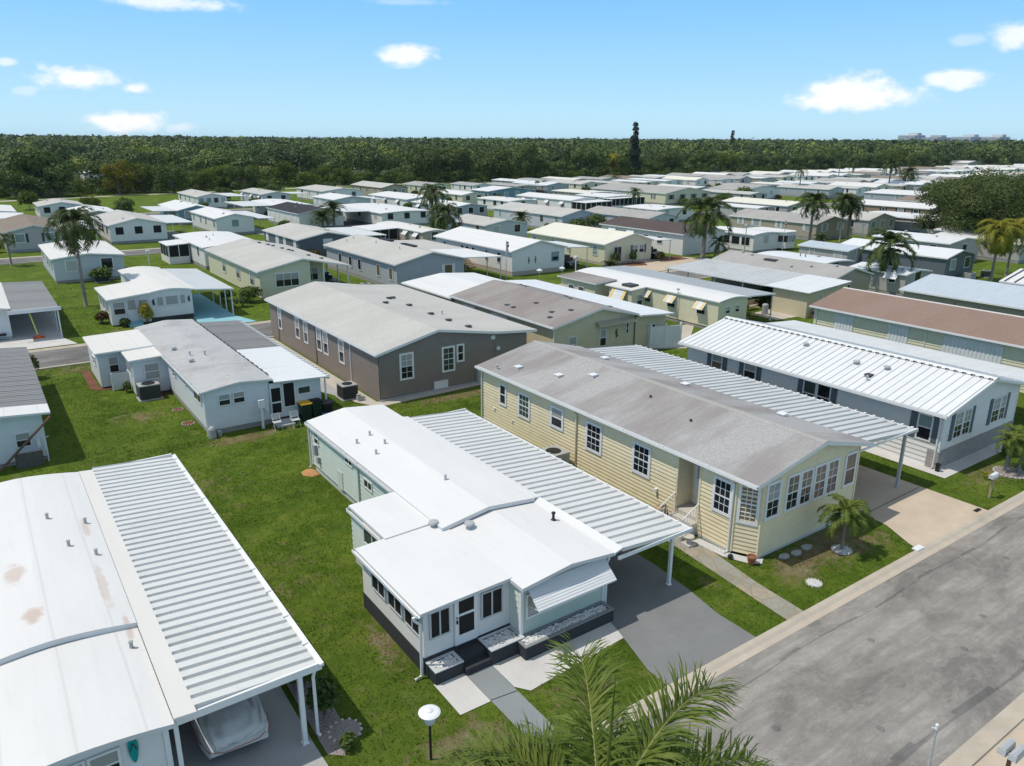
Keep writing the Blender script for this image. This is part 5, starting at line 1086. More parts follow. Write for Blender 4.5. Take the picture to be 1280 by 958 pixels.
HOMES = [
 ('light blue home with pale patched roof and black AC unit, behind the leaning tall palm', (6.6,14,96,110.8), 2.7, 3.1, 'ltblue', 'memd', 'gable', dict(nF=2,nL=5,sk=.3)),
 ('white trailer with small boxy front additions across the lawn from the open carport', (22.6,30.2,97,113), 2.7, 3.1, 'white', 'mem', 'bow', dict(nF=2,nL=3,porch=(20.0,22.8,104,109,2.5,'white'))),
 ('slate grey home with pale shingles and white panel shutters, behind the cream double-wide', (34.8,43.2,98.2,112.8), 2.7, 3.5, 'dkgrey', 'sh_lt', 'gable', dict(nF=1,nL=4,g='shutterw',car=(43.2,47.5,98,110,2.7))),
 ('tan trailer with white awnings over all its windows, behind the blue-grey home', (53.2,57.5,98.2,113.5), 2.6, 2.9, 'pinktan', 'memd', 'bow', dict(nF=1,nL=4,awn='L',porch=(48.8,53.4,106,113,2.5,'pinktan'))),
 ('light blue home with small rear annex behind the bright white home', (65.3,73.8,100.3,112.5), 2.7, 3.4, 'ltblue', 'sh_lt', 'gable', dict(nF=2,nL=2)),
 ('long light blue gabled home with tan-grey roof and green bushes before it', (84.4,93.2,105.2,127), 2.8, 3.75, 'ltblue', 'sh_lt', 'gable', dict(nF=1,nL=5)),
 ('pale blue home with grey shingles behind the dark brown roof', (94.7,102.4,94.5,112), 2.75, 3.6, 'ltblue', 'sh_grey', 'gable', dict(nF=2,nL=3)),
 ('flat white-roofed home with a row of small windows beyond the dark brown roof', (110,120.4,107.5,117.5), 2.6, 3.0, 'white', 'mem', 'bow', dict(nF=2,nL=4)),
 ('narrow white-roofed home with grey walls beyond the royal palm', (130,136,99.6,111), 2.6, 3.0, 'grey', 'mem', 'bow', dict(nF=1,nL=3)),
 ('taupe home with brown shingle roof and dark shuttered window, by the leaning left palm', (3.6,11.2,126.5,147), 2.8, 3.7, 'grey', 'sh_taupe', 'gable', dict(nF=2,nL=3,shut='dkm',g='glass_t',car=(11.2,15.2,126.5,143,2.8))),
 ('white gabled home with tall screened porch windows and long carport roof', (17,25.4,129.2,147), 2.8, 3.75, 'white', 'sh_lt', 'gable', dict(nF=3,nL=4,g='screen',car=(25.4,29.2,129,144,2.8))),
 ('white home with plain white gable roof and narrow side windows', (33.2,39.8,132,149), 2.8, 3.5, 'white', 'mem', 'gable', dict(nF=1,nL=4,g='glass_t',car=(39.8,42.6,130,146,2.7))),
 ('white home with black shingle roof and a row of white shutters', (47.7,56.4,133.4,151), 2.8, 3.65, 'white', 'sh_black', 'gable', dict(nF=1,nL=6,g='shutterw',car=(56.4,62,134,146,2.7))),
 ('white stepped-roof home with wide porch windows behind the tan trailer', (61.6,72.2,129,150.5), 2.6, 3.0, 'white', 'mem', 'bow', dict(nF=3,nL=3)),
 ('white home with window awnings behind the tall shaggy palm', (79,87.2,132.6,150.5), 2.7, 3.3, 'greyblue', 'mem', 'gable', dict(nF=3,nL=3,awn='L',g='screen')),
 ('low plain white home in front of the teal blue home', (98.2,106,141,154.5), 2.6, 3.0, 'white', 'memd', 'bow', dict(nF=1,nL=3)),
 ('white home with awnings along its side and dark screened end porch', (109.8,118,133.8,155), 2.8, 3.4, 'white', 'mem', 'gable', dict(nF=0,nL=4,awn='L',porch=(110,117.8,129,134,2.7,'white'))),
 ('white home with dark wrap-round screened porch behind the small thin palm', (124.2,135.5,139,150), 2.7, 3.1, 'white', 'mem', 'bow', dict(nF=0,nL=2,porch=(124,135,136.3,139.2,2.6,'white'))),
 ('big sage home with grey shingle roof and white porch gable', (144.6,161.5,139,168), 2.9, 4.2, 'cream', 'sh_grey', 'gable', dict(nF=4,nL=4,shut='dkm')),
 ('pale home with grey roof and dark hedge, right of the big sage home', (174,190,138.2,151), 2.9, 3.9, 'white', 'sh_grey', 'gable', dict(nF=2,nL=4)),
 ('low white roof behind the tall leaning palm', (15.4,22.5,152.5,168), 2.7, 3.3, 'tan', 'mem', 'gable', dict(nF=1,nL=3)),
 ('blue-green walled home with white roof and side carport', (32,39,153,170), 2.7, 3.5, 'blue', 'mem', 'gable', dict(nF=2,nL=3,car=(28.2,32.2,154.6,167,2.6))),
 ('white home with wide flat carport in front of the black shingle roof', (51,58.4,153,171), 2.7, 3.1, 'white', 'mem', 'bow', dict(nF=1,nL=2,car=(45,51.2,156,170,2.7))),
 ('light blue home with bright white roof and three white side panels', (66.4,75.4,162.4,175.5), 2.8, 3.5, 'ltblue', 'mem', 'gable', dict(nF=1,nL=4,g='shutterw',car=(75.4,79,163,174,2.6))),
 ('white roof home with front awning beside a green lattice carport', (81.2,91.6,156.6,177), 2.7, 3.3, 'white', 'mem', 'gable', dict(nF=2,nL=3,awn='L')),
 ('pale sage home with bright white roof and paired windows', (99.5,106.4,163,182), 2.7, 3.3, 'cream', 'mem', 'gable', dict(nF=2,nL=3)),
 ('teal blue home with white roof and a row of tall windows', (111.5,126.5,169.5,178.5), 2.9, 3.7, 'blue', 'mem', 'gable', dict(nF=4,nL=3)),
 ('white home with red-brown porch screens below the grass strip at the far left', (11.6,19.7,176,188), 2.7, 3.4, 'white', 'sh_lt', 'gable', dict(nF=3,nL=3,g='screen')),
 ('white home with a long band of square windows, back row at left', (43.5,50.4,186.5,206), 2.8, 3.5, 'white', 'sh_lt', 'gable', dict(nF=4,nL=4,car=(50.4,55,187,200,2.7))),
 ('grey-roofed home with two raised white awnings in the back row', (58.6,65.8,187.6,206), 2.8, 3.4, 'ltblue', 'sh_lt', 'gable', dict(nF=2,nL=3,awn='L',car=(65.8,71,190,198,2.6))),
 ('white end-gable home left of the brown trimmed home in the back row', (75.3,87,191.5,211), 2.8, 3.5, 'white', 'sh_lt', 'gable', dict(nF=2,nL=3)),
 ('brown trimmed home with pale grey roof against the grass strip', (94,102.3,196,217), 2.9, 3.9, 'tan', 'sh_lt', 'gable', dict(nF=3,nL=5,fasc='wood')),
 ('cream home with grey roof right of the brown trimmed home', (109.5,118.4,200,214), 2.9, 3.6, 'cream', 'sh_grey', 'gable', dict(nF=2,nL=4)),
 ('white home with small square windows at the end of the back row', (124,131,196.5,210), 2.8, 3.3, 'white', 'sh_grey', 'gable', dict(nF=2,nL=4)),
 ('white flat-roofed annex home at the left edge behind the taupe home', (.5,7.6,166.8,184), 2.6, 3.0, 'white', 'mem', 'bow', dict(nF=1,nL=0)),
 ('bright white low roof at the left edge just behind the brown shingle roof', (1.2,8.4,151.5,164.5), 2.5, 2.8, 'white', 'mem', 'bow', dict(nF=1,nL=0)),
]
ORD = ['first','second','third','fourth','fifth','sixth','seventh','eighth','ninth','tenth','eleventh','twelfth','thirteenth','fourteenth','fifteenth','sixteenth','seventeenth','eighteenth','nineteenth','twentieth']
SHR = []
def homes():
    SHR.extend([h[1] for h in HOMES if h[1][2] > 90])
    for lab,R,e,r,wl,rf,st,k in HOMES: farhouse(lab,R,e,r,wl,rf,st,**k)
    used = [h[1] for h in HOMES]+[(111,121,73,92),(124,137,69,89),(136,148,67,83),(155,165,78,96),(175,187,84,98),(196,214,100,117),(138,148,98,117),(102,128,44,60)]
    roofs = [('mem','white'),('mem','white'),('mem','white'),('wmetal','white metal'),('sh_lt','pale grey'),('sh_lt','pale grey'),('sh_grey','grey'),('cmetal','cream'),('memd','weathered white'),('sh_taupe','brown')]
    rr = random.Random(5); cnt = {}
    for y0,y1,xa,xb,row in ((73,90,150,176,'row level with the oak'),(97,113,152,260,'row just beyond the oak'),(129,146,164,345,'row behind the thin palms'),(152,168,130,400,'row in the middle distance'),(187,205,134,500,'second row from the woods'),(210,228,150,560,'last row before the woods')):
        x = xa; k = 0
        while x < xb:
            w = rr.choice((7.2,7.6,8.4,8.8)); yj = rr.uniform(-1.5,1.5); R = (x,x+w,y0+yj,y1+yj+rr.uniform(-2,1))
            x += w+rr.uniform(3.6,5.6)
            if x > y1/.36: break
            if any(R[0] < u[1]+1 and u[0]-1 < R[1] and R[2] < u[3]+1 and u[2]-1 < R[3] for u in used): continue
            rf, nm = rr.choice(roofs); c = cnt[(row,nm)] = cnt.get((row,nm),0)+1
            lab = f'{nm}-roofed home, {ORD[c-1]} such from the left, {row}'
            car = (R[1],R[1]+3.2,R[2],R[2]+12,2.6) if rr.random() < .6 else None
            SHR.append(R)
            farhouse(lab,R,2.7,rr.choice((3.1,3.4,3.6)),rr.choice(('white','white','cream','ltblue','grey','tan','greyblue')),rf,rr.choice(('gable','gable','bow')),nF=2,nL=3 if R[0] < 300 else 2,car=car,group='mobile homes in the distant rows')
# ---------------------------------------------------------------- plants
def frond(mb, o, az, el0, L, leafL, leafW, nl, droop, rr, seg=2, m=0, mr=1, rw=.035, hang=.5, spread=70, pl=.15):
    """one pinnate frond; curves downward; leaflets in two rows"""
    K = 14; p = Vector(o); el = el0; pts = [p.copy()]; dirs = []
    for i in range(K):
        d = Vector((math.cos(el)*math.cos(az), math.cos(el)*math.sin(az), math.sin(el))); dirs.append(d)
        p = p + d*(L/K); pts.append(p.copy()); el -= droop/K*(.5+1.2*i/K)
    dirs.append(dirs[-1])
    mb.tube(pts, [rw*(1-.85*i/K) for i in range(K+1)], 4, mr, False)
    for i in range(nl):
        s = .16+.84*(i+.5)/nl; q = s*K; a = min(int(q),K-1); f = q-a
        b = pts[a].lerp(pts[a+1], f); d = dirs[a]; side = d.cross(Vector((0,0,1))).normalized(); up = side.cross(d)
        ll = leafL*math.sin(PI*min(1,.18+.82*(1-s)**.8*.95+.08))*rr.uniform(.85,1.1) if s > .5 else leafL*rr.uniform(.85,1.1)*min(1,.55+s)
        for sg in (1,-1):
            an = math.radians(spread*(1-.45*s)+rr.uniform(-14,14)); ld = (d*math.cos(an)+side*sg*math.sin(an)+up*rr.uniform(-pl*.4,.35+pl)).normalized()
            w = d*(leafW*.5); c = b
            prev = (c-w, c+w); cl = c
            for j in range(seg):
                ld = (ld+Vector((0,0,-hang*(j+.6)/seg))).normalized(); cl = cl+ld*(ll/seg)
                ww = leafW*.5*(.85 if j < seg-1 else .12); nx = (cl-d*ww, cl+d*ww)
                mb.poly([tuple(prev[0]),tuple(prev[1]),tuple(nx[1]),tuple(nx[0])], m); prev = nx
def palm_proto(name, kind, seed, H):
    """returns (trunk mesh, crown mesh, shaft mesh or None), base at origin"""
    rr = random.Random(seed); t = MB(); c = MB()
    lean = rr.uniform(-.25,.25); pts = [(lean*(i/6)**2*H*.12, 0, H*i/6) for i in range(7)]
    if kind == 'royal': rad = [.24,.22,.20,.20,.19,.17,.15]
    elif kind == 'date': rad = [.16,.14,.13,.13,.14,.17,.2]
    else: rad = [.19,.155,.14,.135,.13,.125,.13]
    t.tube(pts, rad, 9)
    top = Vector(pts[-1]); nf, L, ll, lw, nl, dr = {'royal':(28,2.9,.85,.11,40,1.9),'queen':(30,3.0,.85,.10,40,2.3),'date':(44,1.25,.32,.05,24,1.5),'thin':(22,1.9,.55,.08,22,1.8),'foxtail':(22,2.5,.62,.10,52,2.0)}[kind]
    tt = top + Vector((0,0,.8 if kind in ('royal','queen','foxtail') else .1))
    for i in range(nf):
        u = (i+.5)/nf; az = i*2.39996+rr.uniform(-.25,.25); el = math.radians(78-(100 if kind != 'date' else 80)*u**1.1+rr.uniform(-8,8))
        frond(c, tt-Vector((0,0,.35*u)), az, el, L*rr.uniform(.85,1.1)*(.75+.35*min(1,u*2)), ll, lw, nl, dr*rr.uniform(.8,1.1), rr, 2, 0, 1, .03, .55 if kind != 'royal' else .45)
    s = None
    if kind in ('royal','queen','foxtail'):
        s = MB(); s.tube([tuple(top-Vector((0,0,.1))),tuple(top+Vector((0,0,.4))),tuple(top+Vector((0,0,.85)))],[.15,.14,.07],8)
    return t, c, s
PROTO = {}
def palm(kind, seed, x, y, h, label, leaf='leaf_palm', sc=1, rot=None, group=None, name='palm_tree'):
    H = {'royal':5.0,'queen':5.2,'date':1.4,'thin':4.5,'foxtail':4}[kind]; key = (kind,seed,leaf)
    if key not in PROTO:
        t, c, s = palm_proto('p',kind,seed,H)
        PROTO[key] = (mesh_of(t,M['ptrunk'],smooth=True,name='trunk'), mesh_of(c,[M[leaf],M['rachis']],name='crown'), s and mesh_of(s,M['shaft'],smooth=True,name='crownshaft'))
    r = thing(name, label, 'palm', (x,y,0), group); k = h/H
    for nm, me, z in (('trunk',PROTO[key][0],1),('crown',PROTO[key][1],1),('crownshaft',PROTO[key][2],1)):
        if me is None: continue
        o = bpy.data.objects.new(nm, me); C.objects.link(o); o.parent = r
        if nm == 'trunk': o.scale = (sc,sc,k)
        else: o.scale = (sc,sc,sc); o.location = (0,0,(k-sc)*H)
    r.rotation_euler = (0,0,rot if rot is not None else random.Random(int(x*31+y)).uniform(0,6)); return r
def leaf_cloud(lobes, n, size, rng, flat=.35, co=.9, rn=.6):
    """lobes [(cx,cy,cz,rx,ry,rz)] -> verts, quads of randomly turned leaf clumps near the lobes' surfaces"""
    vol = np.array([l[3]*l[4]+l[4]*l[5]+l[3]*l[5] for l in lobes]); which = rng.choice(len(lobes), n, p=vol/vol.sum()); Lb = np.array(lobes)[which]
    d = rng.normal(size=(n,3)); d /= np.linalg.norm(d,axis=1,keepdims=True); d[:,2] = np.where(d[:,2] < -.45, -d[:,2]*.6, d[:,2])
    rad = (rng.uniform(.55,1.08,(n,1))**.6 if rn > .3 else rng.uniform(.86,1.06,(n,1))); c = Lb[:,:3]+d*Lb[:,3:6]*rad
    nrm = d*co+rng.normal(size=(n,3))*rn+np.array([0,0,flat]); nrm /= np.linalg.norm(nrm,axis=1,keepdims=True)
    u = np.cross(nrm, rng.normal(size=(n,3))); u /= np.linalg.norm(u,axis=1,keepdims=True); v = np.cross(nrm,u)
    s = size*rng.uniform(.6,1.35,(n,1)); bend = nrm*s*.25
    P = np.stack([c-u*s, c-v*s*.55+bend, c+u*s, c+v*s*.55+bend],1).reshape(-1,3)
    return P, np.arange(n*4).reshape(-1,4)
def crown_lobes(seed, R, H, n=8, base=.35):
    rr = random.Random(seed); out = [(0,0,H*.68,R*.62,R*.62,H*.27)]
    for i in range(n):
        a = 2*PI*i/n+rr.uniform(-.4,.4); q = rr.uniform(.38,.72)*R; r = rr.uniform(.28,.48)*R
        out.append((q*math.cos(a), q*math.sin(a), H*rr.uniform(base+.12,.84), r, r, r*rr.uniform(.6,.95)*H/R*.75))
    return out
TREES = {}
def tree_mesh(kind, seed, R, H, n, size, mat):
    k = (kind,seed,mat)
    if k not in TREES:
        rng = np.random.default_rng(seed); 
        if kind == 'pine': lob = [(0,0,H*(.10+.86*i/11), R*(1-.06*i)*(.8+.3*((i*7)%3)/2), R*(1-.06*i)*(.75+.3*((i*5)%3)/2), H*.06) for i in range(12)]; lob = [(l[0]+(.5*((q*3)%4)-.75)*.6,l[1],*l[2:]) for q,l in enumerate(lob)]
        else: lob = crown_lobes(seed,R,H,7)+[(l[0]*1.15,l[1]*1.15,l[2]*.5,l[3]*.8,l[4]*.8,l[5]*.8) for l in crown_lobes(seed+50,R,H,6,.2)[1:]] if n < 5000 else crown_lobes(seed,R,H,9,.05)+crown_lobes(seed+1,R,H*.97,8,.3)
        P,Q = leaf_cloud(lob, n, size, rng, .15, 1.0, .42); crown = fastmesh('crown',P,Q,M[mat])
        t = MB(); rr = random.Random(seed); t.tube([(0,0,-.1),(rr.uniform(-.1,.1)*R,0,H*.25),(rr.uniform(-.1,.1)*R,rr.uniform(-.1,.1)*R,H*.6)],[R*.09,R*.065,R*.03],8)
        if kind != 'pine':
            for l in lob[1:7]: t.tube([(0,0,H*.22),(l[0]*.5,l[1]*.5,H*.42),(l[0]*.9,l[1]*.9,l[2])],[R*.05,R*.035,R*.012],6)
        else: t.tube([(0,0,0),(0,0,H*.97)],[R*.16,.05],7)
        TREES[k] = (crown, mesh_of(t,M['bark'],smooth=True,name='trunk'))
    return TREES[k]
def tree(kind, seed, x, y, R, H, n, size, mat, label, cat='tree', sc=1, group=None, name='tree', rot=0, zs=1):
    cm, tm = tree_mesh(kind,seed,R,H,n,size,mat); r = thing(name,label,cat,(x,y,0),group)
    for nm, me in (('trunk',tm),('crown',cm)): o = bpy.data.objects.new(nm,me); C.objects.link(o); o.parent = r
    r.rotation_euler = (0,0,rot); r.scale = (sc,sc,sc*zs); return r
def shrub(x, y, r, h, label, mat='leaf_hedge', n=700, size=.09, name='shrub', seed=None, cat='shrub'):
    seed = seed or int(abs(x)*17+abs(y)*5); rng = np.random.default_rng(seed); rr = random.Random(seed)
    lob = [(rr.uniform(-.35,.35)*r, rr.uniform(-.35,.35)*r, h*rr.uniform(.4,.65), r*rr.uniform(.5,.7), r*rr.uniform(.5,.7), h*.38) for _ in range(5)]
    P,Q = leaf_cloud(lob,n,size,rng); t = thing(name,label,cat,(x,y,0))
    o = bpy.data.objects.new('foliage',fastmesh('foliage',P,Q,M[mat])); C.objects.link(o); o.parent = t
    s = MB()
    for i in range(4): a = i*1.6; s.tube([(x,y,0),(x+.3*r*math.cos(a),y+.3*r*math.sin(a),h*.55)],[.03,.012],5)
    obj('stem', s, M['bark'], t); return t
def palms():
    palm('queen',1,7.85,81.3,7.0,'tall shaggy palm on the lawn before the pale blue home, left side',sc=1.0)
    palm('thin',2,3.6,113.5,3.4,'small leaning palm at the left edge beside the taupe home',sc=.75)
    palm('royal',3,80.2,69.6,5.4,'big royal palm in the middle, right of the dark brown roof',sc=1.32)
    palm('thin',12,82.6,69.0,2.2,'low bushy palm at the foot of the big royal palm',sc=.9)
    palm('royal',4,106.8,71.6,5.8,'slim single palm before the tan double-wide',sc=1.0)
    palm('queen',5,113.6,70.7,5.9,'left palm of the clustered trio by the tan double-wide','leaf_palm',.85); palm('thin',6,114.8,70.1,5.3,'middle palm of the clustered trio by the tan double-wide','leaf_palm',1.15); palm('queen',7,115.8,70.9,5.6,'right palm of the clustered trio by the tan double-wide','leaf_palm',.8)
    palm('date',8,104.8,68.4,1.3,'stubby pineapple-shaped palm beside the slim single palm',sc=1.1)
    palm('foxtail',9,78.1,42.9,4.1,'wide-headed palm standing above the brown shingle roof',sc=1.25)
    palm('queen',10,95.2,39.8,5.0,'left yellow-green palm of the pair at the right edge','leaf_yel',1.0); palm('queen',11,100.9,40.6,4.6,'right yellow-green palm of the pair at the right edge','leaf_yel',1.0)
    palm('queen',13,63.4,113.0,6.3,'tall shaggy palm between the tan trailer and the white trailers',sc=1.0); palm('queen',14,58.8,101.5,3.9,'shorter drooping palm beside the tall shaggy palm',sc=1.1)
    palm('date',15,51.2,131,2.3,'low round palm before the black shingle roof',sc=1.7); palm('date',16,53.3,131,3.6,'taller leaning round palm before the black shingle roof',sc=1.7)
    palm('thin',17,129.8,134.5,3.9,'thin palm before the dark screened porch in the middle distance',sc=1.1)
    palm('thin',18,203.8,142,7.6,'tall thin palm among the distant white roofs',sc=1.15); palm('royal',19,250.4,141,8.0,'bushy-headed distant palm right of the tall thin palm',sc=1.2); palm('queen',20,264.8,142.6,5.0,'shorter distant palm right of the bushy-headed palm',sc=1.2)
    palm('royal',21,264,226,6.0,'pale green palm at the wood edge above the middle roofs',sc=1.3); palm('thin',22,281,226,4.2,'small palm right of the pale green palm at the wood edge',sc=1.4); palm('thin',23,196,214,3.6,'small palm before the woods above the middle roofs',sc=1.4)
    palm('royal',24,318,196,7,'palm on the far right row before the woods',sc=1.3); palm('thin',25,292,186,7.2,'slender palm left of the far right row before the woods',sc=1.2)
    palm('date',26,62.3,45.5,1.0,'small palm tuft beside the metal patio cover',sc=1.3); palm('date',27,61.5,67.3,.9,'little palm by the bright white home corner',sc=1.1)
    palm('date',28,80.6,112,2.2,'bushy palm between the distant white roofs, left of the light blue gabled home',sc=1.5)
    palm('foxtail',31,25.55,14.1,1.35,'young palm in a white stone ring on the yellow home lawn','leaf_fg',.43)
    for i,(x,y,h) in enumerate(((38.6,13.9,1.7),(39.1,13.5,1.5),(39.4,14.1,1.8))): palm('thin',40+i,x,y,h,('left','middle','right')[i]+' stem of the small palm clump on the white home lawn','leaf_fg',.45)
    # the near palm whose crown fills the bottom of the frame
    r = thing('palm_tree','large palm with long bright fronds cut by the bottom edge','palm',(5.0,5.2,0)); rr = random.Random(4)
    t = MB(); t.tube([(5.0,5.2,0),(5.03,5.2,2.5),(4.98,5.25,4.5),(5.0,5.2,6.2)],[.22,.17,.15,.14],10); obj('trunk',t,M['ptrunk'],r,True)
    t = MB(); t.tube([(5.0,5.2,6.8),(5,5.2,7.3),(5,5.2,7.75)],[.15,.15,.07],10); obj('crownshaft',t,M['shaft'],r,True)
    c = MB(); O = (5.0,5.2,6.9)
    for az,el,L,dr in FG: frond(c,O,math.radians(az),math.radians(el),L*rr.uniform(.95,1.05),.72,.034,104,dr,rr,3,0,1,.02,.5,58,.55)
    c.tube([O,(5.1,5.24,8.2),(5.2,5.3,9.2)],[.03,.022,.006],6,0); obj('crown',c,[M['leaf_fg'],M['rachis']],r)
FG = [(58,60,2.55,1.3),(6,60,2.5,1.35),(-8,34,2.7,1.5),(112,46,2.3,1.6),(98,42,2.0,1.6),(126,44,2.4,1.6),(86,24,1.8,1.3),(40,22,1.9,1.2),(24,36,2.1,1.5),(-25,45,2.4,1.4),(72,34,1.7,1.5),(150,50,2.5,1.5),(138,34,2.5,1.5),(-70,40,2.6,1.6),(-120,40,2.6,1.6),(200,40,2.6,1.7),(-3,16,2.4,1.3),(118,22,2.3,1.4),(14,14,2.3,1.2),(50,6,1.9,1.0),(100,14,2.0,1.2),(30,8,2.2,1.2),(64,10,2.2,1.2),(110,34,2.5,1.9),(134,20,2.5,1.5),(0,40,2.0,1.5),(78,40,1.9,1.5),(46,36,1.8,1.3)]
def shrubs():
    shrub(21.3,74.6,1.3,1.7,'round green bush between turquoise carport and cream double-wide',n=1300,size=.12); shrub(19.6,76.5,.9,1.2,'smaller green bush left of the round bush by the turquoise carport',n=700,size=.11); shrub(20.0,72.8,.8,1.0,'low bush at the turquoise carport post',n=600,size=.1)
    shrub(11.15,69.9,.75,1.9,'yellow croton bush by the glazed porch steps','leaf_cr',900,.1); shrub(8.0,72.5,.85,1.1,'reddish bush at the corner of the glazed porch','leaf_red',800,.1); shrub(9.4,69.9,.6,.8,'small green bush under the glazed porch window',n=600,size=.09)
    shrub(1.75,57.3,.7,1.8,'dark bush behind the far left grey roof',n=800,size=.1); shrub(6.35,50.8,.35,.7,'small bush between the two additions of the pale blue home',n=350,size=.07)
    shrub(5.75,17.0,.55,1.1,'broad leafed plant beside the near left carport post',n=500,size=.11); shrub(5.65,18.4,.5,.9,'second plant behind the near left carport post, on pinkish gravel',n=450,size=.11); shrub(5.75,15.55,.3,.45,'low plant in front of the near left carport post',n=250,size=.07)
    shrub(67.0,72.4,.6,1.9,'tall thin shrub at the left of the cream gable door',n=500,size=.13); shrub(69.8,72.2,.55,2.0,'tall thin shrub at the right of the cream gable door',n=500,size=.13); shrub(74.6,71.8,.8,1.3,'brownish bush at the cream gable carport','leaf_red',500,.12)
    for i,(x,y,r,h,l) in enumerate(((86,103,2.2,2.8,'left big bush before the light blue gabled home'),(90.4,103,2.6,3.0,'right big bush before the light blue gabled home'),(31,78.5,.9,1.0,'low hedge bush under the cream double-wide carport'),(159.5,133,2.8,3.4,'round bush before the big sage home'),(171,136,4,4.2,'dark rounded hedge beside the grey-roofed pale home'),(125,76,1.4,1.5,'round bush by the cluttered dark carport'),(48,60.8,.9,.9,'low bush by the striped trailer corner'),(41.2,14.8,.35,.6,'potted shrub against the white home stone skirt'))): shrub(x,y,r,h,l,n=900,size=.1*max(1,r*.8))
    protos = [shrub(x,y,r,h,'',m,420,.16) for x,y,r,h,m in ((0,0,1.0,1.1,'leaf_hedge'),(0,.001,.8,1.5,'leaf_bright'),(.001,0,1.3,1.4,'leaf_hedge'),(.001,.001,.7,1.0,'leaf_red'))]
    nm = ['low green shrub','upright light green shrub','broad green shrub','reddish shrub']; rr = random.Random(8); cnt = {}; first = [True]*4
    for r0 in sorted(SHR, key=lambda q: q[2]):
        x0,x1,y0,y1 = r0
        for q in range(rr.choice((0,1,1,2))):
            k = rr.choice((0,0,1,2,2,3)); x = rr.choice((x0-.9,rr.uniform(x0,x1))); y = y0-1.0 if x > x0 else rr.uniform(y0,y0+9)
            row = 'third row of homes' if y0 < 120 else 'middle rows of homes' if y0 < 165 else 'back rows of homes'; c = cnt[(k,row)] = cnt.get((k,row),0)+1
            if c > 20: continue
            lab = f'{nm[k]}, {ORD[c-1]} of its kind towards the woods, {row}'
            o = protos[k] if first[k] else dup(protos[k],(x,y,0)); first[k] = False
            o.location = (x,y,0); o['label'] = lab; o['group'] = 'shrubs beside the homes'; s = rr.uniform(.8,1.7); o.scale = (s,s,s); o.rotation_euler = (0,0,rr.uniform(0,6))
    shrub(37.2,14.0,.3,.35,'tiny plant on the white home lawn edge','leaf_cr',120,.05); shrub(12.0,205.5,2.6,4.2,'rounded green tree-like bush on the grass strip at the left','leaf_bright',700,.35); shrub(30,196,1.8,2.6,'dark bush on the grass strip at the left',n=500,size=.3)
def sight(x, y):
    d = math.hypot(x,y)
    for hx, hy in CLEAR:
        cx, cy = hx+5, hy+5; hd = math.hypot(cx,cy); off = abs(x*cy-y*cx)/hd
        if off < 9.5 and hd-(75 if hd > 370 else 60) < d < hd+12: return True
    return False
